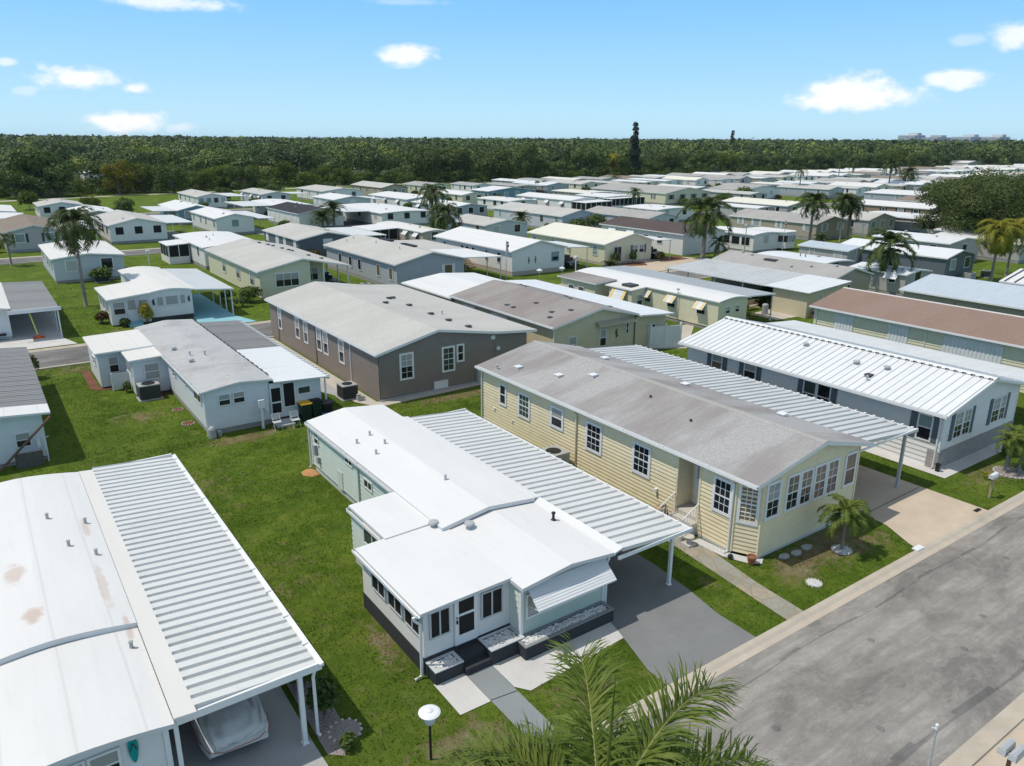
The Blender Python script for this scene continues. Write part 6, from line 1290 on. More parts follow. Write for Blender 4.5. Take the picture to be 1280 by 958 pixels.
def woods():
    rr = random.Random(21); k = 0
    tree('oak',101,121,51.5,9.0,10.8,42000,.15,'leaf_oak','huge spreading oak at the right edge, nearest and largest tree',name='oak_tree'); tree('oak',102,136,62,9,10.5,22000,.2,'leaf_oak','second large oak behind the huge spreading oak',name='oak_tree',rot=1); tree('oak',103,141,54,9.5,11,20000,.2,'leaf_oak','large oak partly cut by the right edge behind the yellow-green palms',name='oak_tree',rot=2)
    tree('oak',103,158,66,9.5,11,20000,.2,'leaf_oak','oak standing behind the other big oaks at the right',name='oak_tree',rot=4,sc=.9)
    tree('pine',104,251,262,3.5,23.5,6500,.32,'leaf_dark','tall dark column-shaped pine rising above the wood',name='pine_tree'); tree('pine',104,520,430,3.5,23.5,6500,.32,'leaf_dark','second column-shaped pine, smaller and further right on the skyline',name='pine_tree',sc=1.05,rot=2)
    # front row of the wood, each tree its own
    kinds = [('leaf_wood','dark green'),('leaf_wood','mid green'),('leaf_oak','olive'),('leaf_bright','bright yellow-green'),('leaf_hedge','deep green')]
    edge = [(-60,250),(0,251),(40,255),(75,262),(120,268),(165,262),(205,263),(245,262),(285,260),(330,266),(380,272),(425,266),(470,252),(515,240),(560,225),(600,205)]
    cnt = {}
    for a, b in zip(edge,edge[1:]):
        L = math.hypot(b[0]-a[0],b[1]-a[1]); n = max(1,int(L/10.5))
        for i in range(n):
            u = (i+rr.uniform(.2,.8))/n; x = a[0]+(b[0]-a[0])*u; y = a[1]+(b[1]-a[1])*u+rr.uniform(0,9)
            if y < .36*x-10: continue
            m, w = kinds[rr.choice((0,0,1,1,2,2,3,4))]; s = rr.choice((201,202,203,204,205)); sc = rr.uniform(.85,1.75)
            if 55 < x < 135: sc *= .62; m, w = kinds[rr.choice((3,3,4,1))]
            if sight(x,y): continue
            side = 'left' if x < 130 else 'middle' if x < 300 else 'right'; q = cnt[(w,side)] = cnt.get((w,side),0)+1
            lab = f'{w} tree, {ORD[q-1]} of its colour from the left along the {side} wood edge'
            tree('oak',s,x,y,5.6,8.0,4200,.27,m,lab,sc=sc,group='trees along the wood edge',rot=rr.uniform(0,6),zs=rr.uniform(.85,1.15))
    for i,(x,y,s,m,lab) in enumerate(((12,246,.8,'leaf_hedge','dark round tree standing forward of the wood at the far left'),(22,249,.95,'leaf_wood','broad mid green tree standing forward of the wood near the far left'),(52,250,.85,'leaf_hedge','dark tree standing forward, right of the yellow-crowned tree'),(62,256,.6,'leaf_bright','small bright green tree standing forward among the shrubs at left'),(74,257,.75,'leaf_hedge','dense dark tree at the bend of the pale path'),(98,262,.55,'leaf_bright','low bright green tree along the pale path'),(112,264,.6,'leaf_bright','second low bright green tree along the pale path'),(22.5,190,.45,'leaf_bright','small light green tree between the back row homes at far left'),(27,178,.4,'leaf_wood','small tree behind the low white roof at the left'),(56,211,.45,'leaf_hedge','small dark tree behind the long-windowed back row home'),(71,216,.5,'leaf_wood','small green tree behind the raised awning home'),(90,222,.45,'leaf_hedge','small tree left of the brown trimmed home'),(136,214,.5,'leaf_wood','round tree at the end of the back row'),(148,196,.45,'leaf_hedge','dark round tree among the back rows'),(1.5,198,.5,'leaf_bright','pale green tree cut by the left edge above the white roofs'))): tree('oak',201+i%5,x,y,5.6,8.0,4200,.27,m,lab,sc=s*(1.25 if y > 240 else 1),rot=i*1.3)
    # yellow-crowned tree at the left
    tree('oak',206,37,248,4.8,9.5,3200,.3,'leaf_yelt','tree with yellow-green crown standing out at the left wood edge',rot=1); tree('oak',207,240,262,5,10.8,2600,.32,'leaf_flower','yellow flowering tree just behind the tall dark pine')
    tree('oak',208,190,262,6.2,14.5,4200,.32,'leaf_wood','taller tree whose crown tops the left-middle skyline',name='tree')
    # far forest: one mass
    V = []; Q = []; TN = []; nb = 0; rng = np.random.default_rng(5)
    lobs = [crown_lobes(300+i,1,1,6,.3) for i in range(6)]
    d = 268.0
    pts = []
    while d < 4500:
        step = 13 if d < 420 else 15 if d < 650 else d*.021
        a0, a1 = math.radians(-3), math.radians(72); na = int((a1-a0)*d/step)
        for i in range(na):
            a = a0+(a1-a0)*(i+rr.random())/na; dd = d+rr.uniform(-.6,.6)*step; x = dd*math.sin(a); y = dd*math.cos(a)
            ye = np.interp(x,[e[0] for e in edge],[e[1] for e in edge])
            if x > 600: ye = 205
            if y < ye+9: continue
            if sight(x,y): continue
            pts.append((x,y,dd,step))
        d += step*.85
    for x,y,dd,step in pts:
        R = max(7.2,step*.56)*rr.uniform(.6,1.4); H = rr.uniform(5.0,14.0)+min(7,max(0,(dd-350)*.0068))
        if rr.random() < .012: H += rr.uniform(2,5); R *= .45
        n = 1300 if dd < 330 else 850 if dd < 420 else 300 if dd < 700 else 90 if dd < 1500 else 40
        sz = .42 if dd < 330 else .55 if dd < 420 else .85 if dd < 700 else R*.2 if dd < 1500 else R*.3
        lob = [(x+l[0]*R,y+l[1]*R,l[2]*H,l[3]*R,l[4]*R,l[5]*H) for l in lobs[rr.randrange(6)]]
        P,q = leaf_cloud(lob,n,sz,rng,.1,1.0,.24); V.append(P); Q.append(q+nb); nb += len(P); TN.append(np.full(len(P),min(1,max(0,rr.gauss(.34,.30)))))
    me = fastmesh('woodland',np.concatenate(V),np.concatenate(Q),M['leaf_mass'],np.concatenate(TN)); o = bpy.data.objects.new('woodland',me); C.objects.link(o); o['kind'] = 'stuff'
    fl = MB(); fl.poly([(-800,254,.02),(0,256,.02),(120,273,.02),(165,268,.02),(425,280,.02),(620,215,.02),(4600,1300,.02),(4600,5300,.02),(-800,5200,.02)]); struct('woodland_floor', fl, M['floor'])
    # undergrowth along the edge
    V = []; Q = []; nb = 0
    for a, b in zip(edge,edge[1:]):
        L = math.hypot(b[0]-a[0],b[1]-a[1])
        for i in range(int(L/.45)):
            u = rr.random(); x = a[0]+(b[0]-a[0])*u; y = a[1]+(b[1]-a[1])*u+rr.uniform(-3,24); r = rr.uniform(1.4,3.6)*(.45 if sight(x,y) else 1); P,q = leaf_cloud([(x,y,r*.5,r,r,r*.85)],95,.32,rng,.1,1.0,.3); V.append(P); Q.append(q+nb); nb += len(P)
    o = bpy.data.objects.new('undergrowth',fastmesh('undergrowth',np.concatenate(V),np.concatenate(Q),M['leaf_under'])); C.objects.link(o); o['kind'] = 'stuff'
    for i,(x,y,lab,w,rf,L) in enumerate(((-3,292,'brown-roofed house half hidden in the trees at the far left','tan','sh_brown',14),(38,330,'pale house glimpsed through a gap in the trees behind the yellow-crowned tree','white','memd',12),(66,345,'white house roof among the trees right of the yellow-crowned tree','white','mem',12),(140,380,'long grey roof above the bright shrubs in the wood','greyblue','sh_lt',22),(180,400,'small white roof among the trees right of the long grey roof','white','mem',10),(262,395,'white roof gap in the middle of the wood','white','mem',10),(130,620,'white roof high in the distant wood at left','white','mem',16),(640,330,'white roof in the trees at the far right','white','mem',24),(560,262,'low white roofed building right of the last row','white','mem',26))):
        farhouse(lab,(x,x+L*.8,y,y+L),3.2,4.4,w,rf,nL=0,nF=2,group='houses among the trees')
    # pale towers on the horizon
    for i,(x,y,w,h,lab) in enumerate(((2290,1230,60,40,'pale apartment block on the horizon, leftmost of four'),(2330,1180,75,34,'pale apartment block on the horizon, second from the left'),(2370,1110,70,36,'pale apartment block on the horizon, third from the left'),(2400,1050,60,36,'pale apartment block on the horizon, rightmost of four'))):
        t = thing('apartment_block',lab,'apartment block',(x,y,0),'apartment blocks on the horizon'); b = MB(); b.box(x-w/2,x+w/2,y-12,y+w*.6,0,h); b.box(x-w/6,x+w/5,y-10,y+w*.3,h,h+6); obj('wall',b,M['tower'],t)
        k = MB()
        for f in range(int(h/3.4)):
            z = 2+f*3.4; k.box(x-w/2-.6,x+w/2+.6,y-12.6,y+w*.6+.6,z,z+1.4)
        obj('window_band',k,M['towerw'],t)
CLEAR = [(-3,292),(38,330),(66,345),(140,380),(180,400),(262,395),(130,620),(640,330),(560,262)]
M['leaf_yelt'] = leafmat('yellowing_leaves',(.10,.10,.012),(.24,.20,.02),.35,.3,0); M['leaf_flower'] = leafmat('yellow_blossom',(.20,.17,.02),(.45,.36,.04),.35,.4,0); M['leaf_under'] = leafmat('undergrowth_leaves',(.05,.085,.014),(.12,.155,.028),.3,.15,0)
M['floor'] = concrete('woodland_soil',(.055,.08,.025),.3,.3,(.03,.045,.015)); M['tower'] = paint('pale_tower',(.62,.61,.60),.7); M['towerw'] = paint('tower_glazing',(.42,.47,.52),.4)
def tufts():
    rng = np.random.default_rng(3)
    def clear(x, y):
        ok = np.ones(len(x),bool)
        for a,b,c,d in EXC: ok &= ~((x > a)&(x < b)&(y > c)&(y < d))
        for pts in POLY:
            xs=[p[0] for p in pts]; ys=[p[1] for p in pts]; inb = (x>min(xs))&(x<max(xs))&(y>min(ys))&(y<max(ys))&ok; idx = np.nonzero(inb)[0]
            if not len(idx): continue
            ins = np.zeros(len(idx),bool); px, py = x[idx], y[idx]; n = len(pts)
            for i in range(n):
                x1,y1 = pts[i]; x2,y2 = pts[(i+1)%n]
                if y1 == y2: continue
                c = ((y1 > py)!=(y2 > py))&(px < (x2-x1)*(py-y1)/(y2-y1)+x1); ins ^= c
            ok[idx] &= ~ins
        return ok
    V=[];Q=[];nb=0
    for x0,x1,y0,y1,den,h in ((4.5,30,12.5,40,120,.042),(30,50,12.5,40,45,.05),(0,20,39,60,50,.055),(18,60,38,60,12,.07),(0,50,65,97,7,.08)):
        n = int((x1-x0)*(y1-y0)*den); x = rng.uniform(x0,x1,n); y = rng.uniform(y0,y1,n); ok = clear(x,y)
        keep = (np.sin(x*1.7+np.sin(y*1.3)*2)+np.sin(y*2.1+np.cos(x*.9)*2)+rng.normal(size=n)*.9) > -1.2; ok &= keep; x,y = x[ok],y[ok]; n = len(x)
        for k in range(2):
            a = rng.uniform(0,2*PI,n); hh = h*rng.uniform(.5,1.4,n); w = hh*.28; lx,ly = rng.normal(size=n)*hh*.45, rng.normal(size=n)*hh*.45
            dx,dy = np.cos(a)*w, np.sin(a)*w; z0 = np.zeros(n)
            P = np.stack([np.stack([x-dx,y-dy,z0],1),np.stack([x+dx,y+dy,z0],1),np.stack([x+lx+dx*.3,y+ly+dy*.3,hh],1),np.stack([x+lx-dx*.3,y+ly-dy*.3,hh],1)],1).reshape(-1,3)
            V.append(P); Q.append(np.arange(n*4).reshape(-1,4)+nb); nb += n*4
    o = bpy.data.objects.new('grass',fastmesh('grass',np.concatenate(V),np.concatenate(Q),M['tuft'])); C.objects.link(o); o['kind'] = 'stuff'
# ---------------------------------------------------------------- small things
def small():
    # covered car
    t = thing('covered_car','car under a grey fitted cover with a red strap, in the near left carport','car',(3.45,17,0)); mb = MB()
    prof = [(16.95,.35,.62,.62),(17.05,.32,.78,.70),(17.5,.30,.92,.78),(18.2,.30,.98,.80),(18.7,.30,1.02,.80),(19.4,.30,1.48,.70),(20.2,.30,1.52,.66),(20.9,.3,1.45,.68),(21.5,.3,1.05,.78),(22.0,.32,.9,.75),(22.1,.36,.6,.65)]
    N = 34; rr = random.Random(2); pp = []
    for (a0,b0) in zip(prof,prof[1:]):
        for q in range(3): pp.append(tuple(a0[k]+(b0[k]-a0[k])*q/3 for k in range(4)))
    prof = pp+[prof[-1]]; rows = []
    for y,zb,zt,hw in prof:
        row = []
        for i in range(N+1):
            u = i/N; a = PI*u; x = -math.cos(a); s = math.sin(a)
            X = hw*(abs(x)**.45)*(1 if x > 0 else -1)*(1.0 if s < .5 else .98); Z = zb+(zt-zb)*(s**.42)
            wr = .035*math.sin(7*a+y*3)+.03*math.sin(13*a-y*5)+rr.uniform(-.045,.045); row.append((3.42+X*1.06*(1+wr*.6), y-.3+rr.uniform(-.03,.03), Z*1.04+wr))
        rows.append(row)
    b = len(mb.v)
    for r in rows: mb.v += r
    for i in range(len(rows)-1):
        for j in range(N): mb.f.append((b+i*(N+1)+j,b+i*(N+1)+j+1,b+(i+1)*(N+1)+j+1,b+(i+1)*(N+1)+j)); mb.m.append(0)
    mb.f.append(tuple(b+j for j in range(N+1))[::-1]); mb.m.append(0); e = b+(len(rows)-1)*(N+1); mb.f.append(tuple(e+j for j in range(N+1))); mb.m.append(0)
    o = obj('cover',mb,M['cover'],t,True); sm = o.modifiers.new('s','SUBSURF'); sm.levels = 1; sm.render_levels = 1
    s = MB(); s.tube([(2.53,18.7,.52),(2.56,17.3,.55),(2.68,16.72,.55),(3.0,16.53,.56),(3.85,16.53,.57),(4.16,16.72,.58),(4.29,17.3,.58)],.011,6); obj('strap',s,M['red'],t)
    w = MB()
    for x in (2.78,4.12):
        for y in (17.45,20.8): w.tube([(x-.1,y,.32),(x+.1,y,.32)],.32,14)
    obj('wheel',w,M['tyre'],t)
    # lawn lamp
    t = thing('garden_lamp','black lawn lamp post with white disc top on the near lawn','lamp',(7.35,13.95,0))
    p = MB(); p.tube([(7.35,13.95,0),(7.35,13.95,1.15)],.035,8); obj('post',p,M['black'],t)
    p = MB(); p.lathe(7.35,13.95,[(.06,1.1),(.13,1.16),(.17,1.42),(.10,1.44)],14); obj('lantern',p,M['lampg'],t,True)
    p = MB(); p.lathe(7.35,13.95,[(.27,1.44),(.28,1.47),(.22,1.50),(.10,1.52),(.09,1.54),(.03,1.57)],20); obj('lamp_cap',p,M['white'+'p'],t)
    # bins behind the pale blue home
    def bin_(x,y,lab,body,lid,h=1.0):
        t = thing('trash_bin',lab,'trash bin',(x,y,0),'trash bins behind the pale blue home'); a = MB(); w,d = .29,.34
        bb = len(a.v); a.v += [(x-w*.8,y-d*.8,.06),(x+w*.8,y-d*.8,.06),(x+w*.8,y+d*.8,.06),(x-w*.8,y+d*.8,.06),(x-w,y-d,h),(x+w,y-d,h),(x+w,y+d,h),(x-w,y+d,h)]
        a.f += [(bb,bb+3,bb+2,bb+1),(bb,bb+1,bb+5,bb+4),(bb+1,bb+2,bb+6,bb+5),(bb+2,bb+3,bb+7,bb+6),(bb+3,bb,bb+4,bb+7)]; a.m += [0]*5
        a.box(x-w-.02,x+w+.02,y-d-.02,y+d+.02,h-.06,h); a.box(x-w*.9,x+w*.9,y-d*.95-.02,y-d*.9,h*.55,h*.6); obj('bin_body',a,M[body],t)
        l = MB(); l.box(x-w-.03,x+w+.03,y-d-.04,y+d+.02,h,h+.05); l.box(x-w*.7,x+w*.7,y-d*.7,y+d*.6,h+.05,h+.08); l.tube([(x-w*.8,y+d+.05,h+.02),(x+w*.8,y+d+.05,h+.02)],.025,6); obj('lid',l,M[lid],t)
        k = MB()
        for q in (-w*.8,w*.7): k.tube([(x+q,y+d*.8,.12),(x+q+.06,y+d*.8,.12)],.12,10)
        obj('wheel',k,M['tyre'],t)
    bin_(13.75,39.75,'green trash bin with yellow lid behind the pale blue home','binG','binY'); bin_(14.4,39.85,'dark green trash bin with dark lid, middle of the three bins','binG','binB')
    t = thing('waste_barrel','round black barrel beside the bins behind the pale blue home','barrel',(15.0,39.6,0)); a = MB(); a.lathe(15.0,39.6,[(.27,.02),(.31,.4),(.33,.85),(.36,.87),(.34,.92),(.1,.98)],16); obj('barrel_body',a,M['binB'],t); a = MB(); a.lathe(15.0,39.6,[(.37,.84),(.37,.88)],16); obj('rim',a,M['dkm'],t)
    tag(obj('plastic_crate',MB().box(14.6,15.0,39.1,39.45,0,.32).box(14.56,15.04,39.06,39.49,.28,.35),M['bluep'],loc=(14.8,39.3,0)),'blue plastic crate on the grass beside the bins','crate')
    def chair(x,y,lab):
        t = thing('folding_chair',lab,'chair',(x,y,0)); s = MB(); s.box(x-.22,x+.22,y-.2,y+.2,.42,.45); obj('seat',s,M['trimg'],t); b = MB(); b.box(x-.22,x+.22,y+.2,y+.23,.5,.85); obj('backrest',b,M['trimg'],t)
        for dx in (-.2,.2): l = MB(); l.tube([(x+dx,y-.3,0),(x+dx,y+.22,.85)],.014,5); l.tube([(x+dx,y+.3,0),(x+dx,y-.2,.44)],.014,5); obj('leg',l,M['alum'],t)
    chair(11.95,39.2,'small white folding chair by the pale blue home meter post'); chair(12.9,39.0,'small folding chair in front of the pale blue home steps')
    ac_unit(7.3,48.75,'wide AC unit with pale top beside the pale blue home addition',1.15,.95,.9); ac_unit(17.3,42.1,'dark AC unit with small pump on the path beside the taupe home',.95,.9,.95)
    ac_unit(21.0,26.4,'large grey AC unit between the mint carport and the yellow home wall',1.1,1.0,1.1,'grm')
    ac_unit(11.2,95.2,'dark AC unit against the light blue home behind the tall palm',1.3,1.0,.9); ac_unit(32.9,73.4,'dark AC unit beside the cream double-wide carport',.9,.9,.9); ac_unit(93.2,41.3,'pale cased AC unit beside the dark slate home',1.2,1.0,.9,'grm'); ac_unit(98.0,41.6,'second AC unit right of the pale cased unit',.9,.8,.8,'dkm')
    t = thing('pump_box','small pale pump box on the path beside the taupe home','pump',(17.7,41.2,0)); a = MB(); a.box(17.5,17.9,41.0,41.3,0,.3); a.lathe(17.6,41.15,[(.1,.3),(.12,.42),(.04,.46)],8); obj('pump_body',a,M['grm'],t)
    # vinyl screen
    t = thing('vinyl_screen','white vinyl screen panel in front of the pale blue home addition','screen',(6.1,51.6,0)); a = MB()
    for i in range(7): a.box(5.75+i*.125,5.86+i*.125,51.55,51.6,.05,1.1)
    obj('fence_panel',a,M['white'+'p'],t); a = MB(); a.box(5.68,5.77,51.5,51.6,0,1.15); a.box(6.6,6.69,51.5,51.6,0,1.15); obj('post',a,M['white'+'p'],t)
    # mailboxes, posts
    def mailbox(x,y,lab,h=1.05,n=1):
        t = thing('mailbox',lab,'mailbox',(x,y,0)); p = MB(); p.box(x-.04,x+.04,y-.04,y+.04,0,h-.05); obj('post',p,M['woodl'] if n == 1 else M['wood'],t)
        for k in range(n):
            b = MB(); yy = y+(k-.5*(n-1))*.24; xs = [(-.1,0),(-.1,.12),(-.07,.19),(0,.22),(.07,.19),(.1,.12),(.1,0)]; q = len(b.v); L = .26
            b.v += [(x-L,yy+u,h-.08+w) for u,w in xs]+[(x+L,yy+u,h-.08+w) for u,w in xs]; m = len(xs)
            for i in range(m): j=(i+1)%m; b.f.append((q+i,q+j,q+m+j,q+m+i)); b.m.append(0)
            b.f += [tuple(q+i for i in range(m))[::-1],tuple(q+m+i for i in range(m))]; b.m += [0,0]; bo = obj('box',b,M['white'+'p'] if n == 1 else M['galv'],t)
            d = MB(); d.box(x-L-.015,x-L,yy-.09,yy+.09,h-.07,h+.11); obj('door',d,M['trimg'],bo)
    mailbox(35.2,13.05,'white mailbox on a post at the white home lawn edge'); mailbox(18.55,5.25,'pair of grey metal mailboxes at the bottom right corner',1.0,2)
    t = thing('lamp_post','thin grey lamp post with small white head at the near kerb','lamp post',(14.99,5.62,0)); p = MB(); p.tube([(14.99,5.62,0),(14.99,5.62,3.2)],[.035,.022],8); obj('pole',p,M['galv'],t); p = MB(); p.tube([(14.99,5.62,3.18),(14.99,5.62,3.26)],.035,8); p.blob((14.99,5.62,3.29),(.04,.04,.04),1,8,6,0); p.tube([(14.99,5.62,3.2),(14.91,5.68,3.23)],.014,6); obj('lamp_head',p,M['white'+'p'],t)
    # yellow home garden bits
    t = thing('flower_pot','terracotta flower pot on the white gravel at the yellow home corner','flower pot',(21.85,15.45,0)); a = MB(); a.lathe(21.85,15.45,[(.12,.03),(.17,.26),(.19,.27),(.19,.33),(.16,.33),(.15,.27),(.02,.26)],14); obj('pot',a,M['terra'],t); a = MB(); a.lathe(21.85,15.45,[(.15,.265),(.05,.29)],10); obj('soil',a,M['soil'],t)
    t = thing('garden_urn','pale stone urn on a base by the yellow home entry steps','garden ornament',(20.95,17.75,0)); a = MB(); a.box(20.75,21.15,17.55,17.95,0,.1); obj('base',a,M['ped'],t); a = MB(); a.lathe(20.95,17.75,[(.1,.1),(.07,.18),(.19,.3),(.22,.4),(.18,.42),(.14,.36)],14); obj('bowl',a,M['ped'],t)
    t = thing('garden_frog','small dark garden figure on the white gravel by the yellow home','garden ornament',(21.5,16.15,0)); a = MB(); a.blob((21.5,16.15,.1),(.13,.1,.1),2,9,6,.1); a.blob((21.42,16.1,.2),(.07,.06,.06),3,8,5,.05); obj('figure',a,M['dkm'],t,True)
    tag(obj('hose_reel',MB().lathe(21.55,19.9,[(.22,.25),(.24,.3),(.24,.55),(.22,.6)],14).box(21.5,21.8,19.8,20.0,0,.7),M['woodl'],loc=(21.55,19.9,0)),'tan round hose reel on the yellow home wall by the steps','hose reel')
    def ring(x,y,r,lab,m='gravel'):
        t = thing('stone_ring',lab,'stone ring',(x,y,0)); rr = random.Random(int(x*100)); 
        a = MB(); a.lathe(x,y,[(r,.005),(r*.96,.05),(r*.4,.07),(.03,.075)],20); obj('gravel_bed',a,M[m],t)
        a = MB(); n = max(14,int(r*34)); bs = min(1,r*2.2)
        for i in range(n): q = 2*PI*i/n; a.blob((x+r*math.cos(q),y+r*math.sin(q),.03),(.055*bs,.055*bs,.05),i,7,5,.1)
        obj('edging',a,M['ped'],t)
    ring(22.6,13.3,.27,'round white stone ring in the middle of the yellow home front yard'); ring(25.55,14.1,.36,'white stone ring around the young palm on the yellow home lawn'); ring(38.9,13.75,.7,'pale stone ring around the small palm clump on the white home lawn','gravel2')
    ring(8.2,45.5,.28,'small earth ring edged with stone beside the pale blue home wall, farther one','mulch'); ring(8.15,42.8,.34,'small earth ring edged with stone beside the pale blue home wall, nearer one','mulch'); ring(5.95,16.1,.42,'ring of pale gravel beside the near left carport post','gravel2')
    for i,(x,y,lab) in enumerate(((23.3,15.05,'flat stepping stone nearest the terracotta pot under the yellow home front wall'),(23.9,14.95,'stepping stone second from the terracotta pot'),(24.6,15.0,'stepping stone third from the terracotta pot'))): 
        a = MB(); a.prism([(x+.26*math.cos(q)*(1+.2*math.sin(3*q+i)),y+.17*math.sin(q)) for q in [2*PI*k/9 for k in range(9)]],0,.05); tag(obj('stepping_stone',a,M['conc_g'],loc=(x,y,0)),lab,'stepping stone','stepping stones by the yellow home')
    tag(obj('meter_cover',MB().box(27.75,28.25,12.3,12.55,.08,.12).box(27.8,28.2,12.34,12.51,.12,.135),M['white'+'p'],loc=(28,12.4,.08)),'white utility cover set in the kerb before the yellow home','utility cover')
    tag(obj('drain_grate',MB().box(33.2,33.6,12.65,12.8,.03,.06).box(33.24,33.56,12.68,12.77,.06,.075),M['black'],loc=(33.4,12.7,0)),'small black drain grate at the tan driveway edge','drain grate')
    tag(obj('downspout_box',MB().box(36.05,36.2,15.75,15.9,.02,.38).box(36.02,36.23,15.72,15.93,.36,.42),M['black'],loc=(36.1,15.8,0)),'small black box under the white home downspout','box')
    t = thing('driveway_marker','yellow-green reflector pole on an orange base in the open carport mouth','marker pole',(3.1,69.6,0)); a = MB(); a.tube([(3.1,69.6,.1),(2.75,69.6,2.1)],.06,6); obj('pole',a,M['lime'],t); a = MB(); a.prism([(2.7,69.35),(3.5,69.35),(3.5,69.85),(2.7,69.85)],0,.12); a.lathe(3.1,69.6,[(.2,.12),(.08,.3)],8); obj('base',a,M['orange'],t)
    # parked cars in carports
    def car(x,y,lab,m,rot=0):
        t = thing('parked_car',lab,'car',(0,0,0)); b = MB(); sec = [(-2.2,.35,.62,.78),(-2.1,.3,.75,.85),(-1.2,.28,.92,.88),(-.7,.28,.98,.88),(1.5,.28,1.0,.88),(2.1,.3,.85,.85),(2.2,.35,.65,.78)]
        for i in range(len(sec)-1):
            y0,a0,c0,w0 = sec[i]; y1,a1,c1,w1 = sec[i+1]
            b.poly([(-w0,y0,c0),(w0,y0,c0),(w1,y1,c1),(-w1,y1,c1)]); b.poly([(-w0,y0,a0),(-w0,y0,c0),(-w1,y1,c1),(-w1,y1,a1)]); b.poly([(w0,y0,a0),(w1,y1,a1),(w1,y1,c1),(w0,y0,c0)])
        b.poly([(-.78,-2.2,.35),(.78,-2.2,.35),(.78,-2.2,.62),(-.78,-2.2,.62)]); b.poly([(-.78,2.2,.35),(-.78,2.2,.65),(.78,2.2,.65),(.78,2.2,.35)]); obj('body',b,M[m],t)
        g = MB(); g.prism([(-.8,-.9),(.8,-.9),(.8,1.6),(-.8,1.6)],.95,1.2); obj('window',g,M['glass'],t); r = MB(); r.prism([(-.66,-.3),(.66,-.3),(.66,1.3),(-.66,1.3)],1.2,1.45); obj('roof',r,M[m],t)
        for sx in (-.85,.85):
            for sy in (-1.4,1.35): w = MB(); w.tube([(sx-.1,sy,.32),(sx+.1,sy,.32)],.32,12); obj('wheel',w,M['tyre'],t)
        for sx in (-.6,.6): l = MB(); l.box(sx-.15,sx+.15,-2.23,-2.19,.55,.68); obj('headlight',l,M['lampg'],t)
        t.location = (x,y,0); t.rotation_euler = (0,0,rot)
    car(30.6,79.5,'dark car parked under the cream double-wide carport','carp'); car(61.0,75.5,'dark car in the shade of the bright white home carport','carp'); car(75.8,75.5,'dark car under the cream gable home carport','carp')
    car(232,127.5,'white car parked before the distant white roofs left of the oak','carw',1.57); car(240,126,'dark car parked right of the distant white car','carp',1.57)
    # patio bits
    def bench(x,y,lab):
        t = thing('garden_bench',lab,'bench',(x,y,0)); s = MB(); s.box(x-.75,x+.75,y-.25,y+.25,.4,.46); obj('seat',s,M['pinktan'],t); s = MB(); s.box(x-.75,x+.75,y+.22,y+.28,.46,.9); obj('backrest',s,M['woodl'],t)
        for dx in (-.7,.7): s = MB(); s.box(x+dx-.05,x+dx+.05,y-.25,y+.28,0,.62); obj('leg',s,M['wood'],t)
    bench(61.5,39.3,'cushioned garden bench against the tan stucco home shed wall'); bench(59.2,45.0,'bench in the shade of the metal patio cover')
    tag(obj('stone_statue',MB().lathe(63.2,39.5,[(.2,0),(.18,.1),(.1,.4),(.14,.65),(.06,.75),(.1,.9),(.02,1.0)],10),M['ped'],loc=(63.2,39.5,0)),'pale statue beside the cushioned garden bench','statue')
    tag(obj('patio_table',MB().lathe(57.6,43.4,[(.45,.70),(.46,.74),(.02,.75)],16).lathe(57.6,43.4,[(.25,0),(.04,.05),(.04,.7)],10),M['yelp'],loc=(57.6,43.4,0)),'round yellow patio table at the striped trailer corner','table')
    tag(obj('water_tank',MB().lathe(58.6,43.0,[(.28,0),(.28,.9),(.2,1.0),(.03,1.02)],14),M['grm'],loc=(58.6,43,0)),'small pale cylinder tank beside the round yellow table','tank')
    for (x,y,lab) in ((50.6,66.8,'white topped lawn lamp left of its twin before the bright white home'),(53.6,66.6,'white topped lawn lamp right of its twin before the bright white home')):
        t = thing('garden_lamp',lab,'lamp',(x,y,0)); p = MB(); p.tube([(x,y,0),(x,y,1.5)],.05,6); obj('post',p,M['grm'],t); p = MB(); p.lathe(x,y,[(.15,1.35),(.3,1.5),(.35,1.6),(.05,1.75)],12); obj('lamp_cap',p,M['white'+'p'],t)
    def flag(x,y,h,lab):
        t = thing('flag_pole',lab,'flag',(x,y,0)); p = MB(); p.tube([(x,y,0),(x,y,h)],[.05,.03],6); obj('pole',p,M['alum'],t); f = MB()
        for i in range(7): f.poly([(x+.03+.1*math.sin(z*3),y,h-.15-z) for z in ()]) if 0 else None
        for i in range(6): z0=h-.15-i*.2; f.poly([(x+.04,y,z0),(x+.34+.05*math.sin(i),y+.08*math.sin(i*2),z0-.02),(x+.34+.05*math.sin(i+1),y+.08*math.sin(i*2+2),z0-.22),(x+.04,y,z0-.2)], i%2)
        obj('flag_cloth',f,[M['flagr'],M['white'+'p']],t)
    flag(49.6,71.8,4.4,'pole with hanging striped flag between the blue-grey and bright white homes'); flag(96.0,68.6,4.6,'pole with red striped flag at the white single-wide bay front')
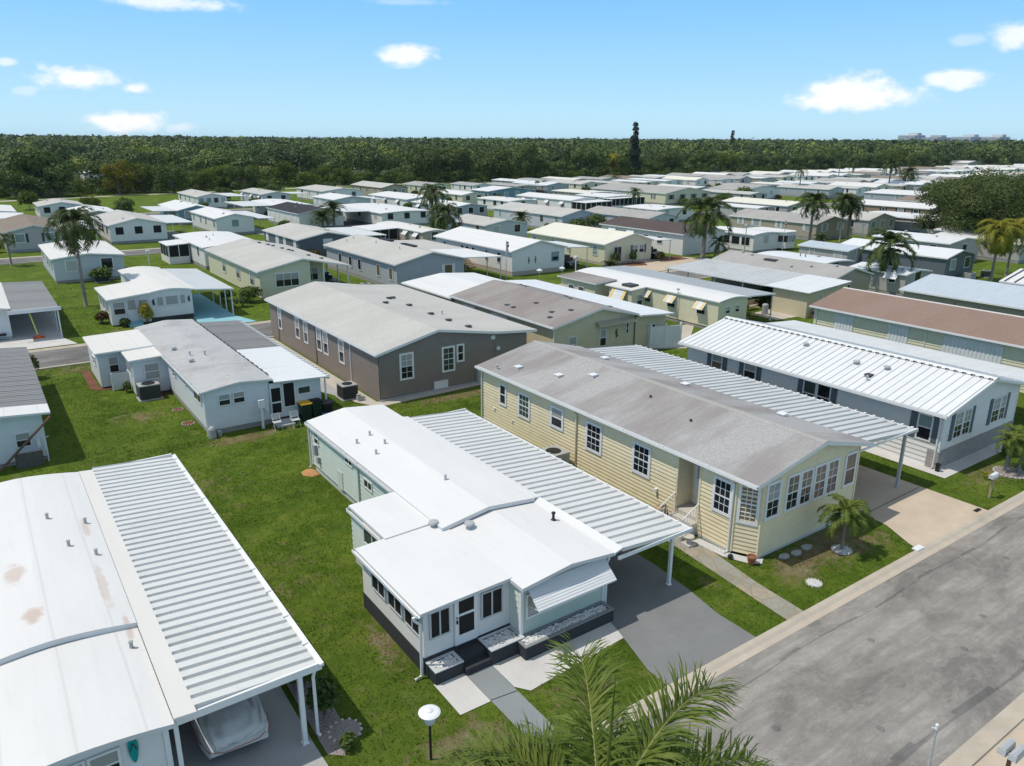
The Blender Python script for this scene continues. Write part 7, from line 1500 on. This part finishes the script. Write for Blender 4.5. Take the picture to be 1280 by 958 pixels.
    t = thing('street_lamp','street lamp pole beside the royal palm bush','street lamp',(87.5,68.6,0)); p = MB(); p.tube([(87.5,68.6,0),(87.5,68.6,4.2)],.06,6); obj('pole',p,M['grm'],t); p = MB(); p.box(87.3,87.7,68.4,68.8,4.2,4.45); obj('lamp_head',p,M['lampg'],t)
    for x,y,lab in ((117,69,'lamp post with white head between the clustered palms and the grey gabled home'),(55.5,66.5,'white post by the bright white home carport'),(16.6,97.5,'small lamp post before the white trailer with boxy additions'),(65.5,116,'white goal-shaped post beside the tall shaggy palm')):
        t = thing('lamp_post',lab,'lamp post',(x,y,0)); p = MB(); p.tube([(x,y,0),(x,y,2.6)],.06,6); obj('pole',p,M['trim'],t); p = MB(); p.box(x-.2,x+.2,y-.2,y+.2,2.6,2.8); obj('lamp_head',p,M['white'+'p'],t)
    t = thing('camper','rounded white camper trailer under the oak, beside the dark screened porch','camper',(150,68.5,0)); b = MB(); b.lathe(150,68.5,[(1.3,.5),(1.6,1.0),(1.6,2.0),(1.35,2.6),(.6,2.9),(.05,2.95)],14); obj('body',b,M['white'+'p'],t,True); w = MB(); w.box(148.9,151.1,66.85,67.0,1.5,2.2); obj('window',w,M['glass'],t)
    ln = MB(); 
    for x,y in ((9.2,11.0),(15.5,9.6),(21.2,10.3),(23.2,8.4),(25.5,8.9),(30.2,10.2),(17.8,8.0)): ln.lathe(x,y,[(.12,.014),(.10,.022),(.02,.024)],9)
    struct('oil_stains',ln,M['asph2'])
def haze():
    m = bpy.data.materials.new('air'); m.use_nodes = True; t = m.node_tree; t.nodes.clear(); v = t.nodes.new('ShaderNodeVolumePrincipled'); v.inputs['Color'].default_value = (.72,.83,1,1); v.inputs['Density'].default_value = HAZE; v.inputs['Anisotropy'].default_value = .2
    o = t.nodes.new('ShaderNodeOutputMaterial'); t.links.new(v.outputs[0], o.inputs['Volume'])
    h = obj('haze', MB().box(-900,4700,-300,5400,-1,52), m); h['kind'] = 'stuff'
HAZE = .00006
# ---------------------------------------------------------------- build
setup(); ground(); mint(); yellow(); white_right(); brown(); left_home(); blue_white(); grey_home(); beige_home(); yellow_trailer(); tan_home(); row2_rest(); row3(); homes(); small(); palms(); shrubs(); woods(); tufts(); haze()
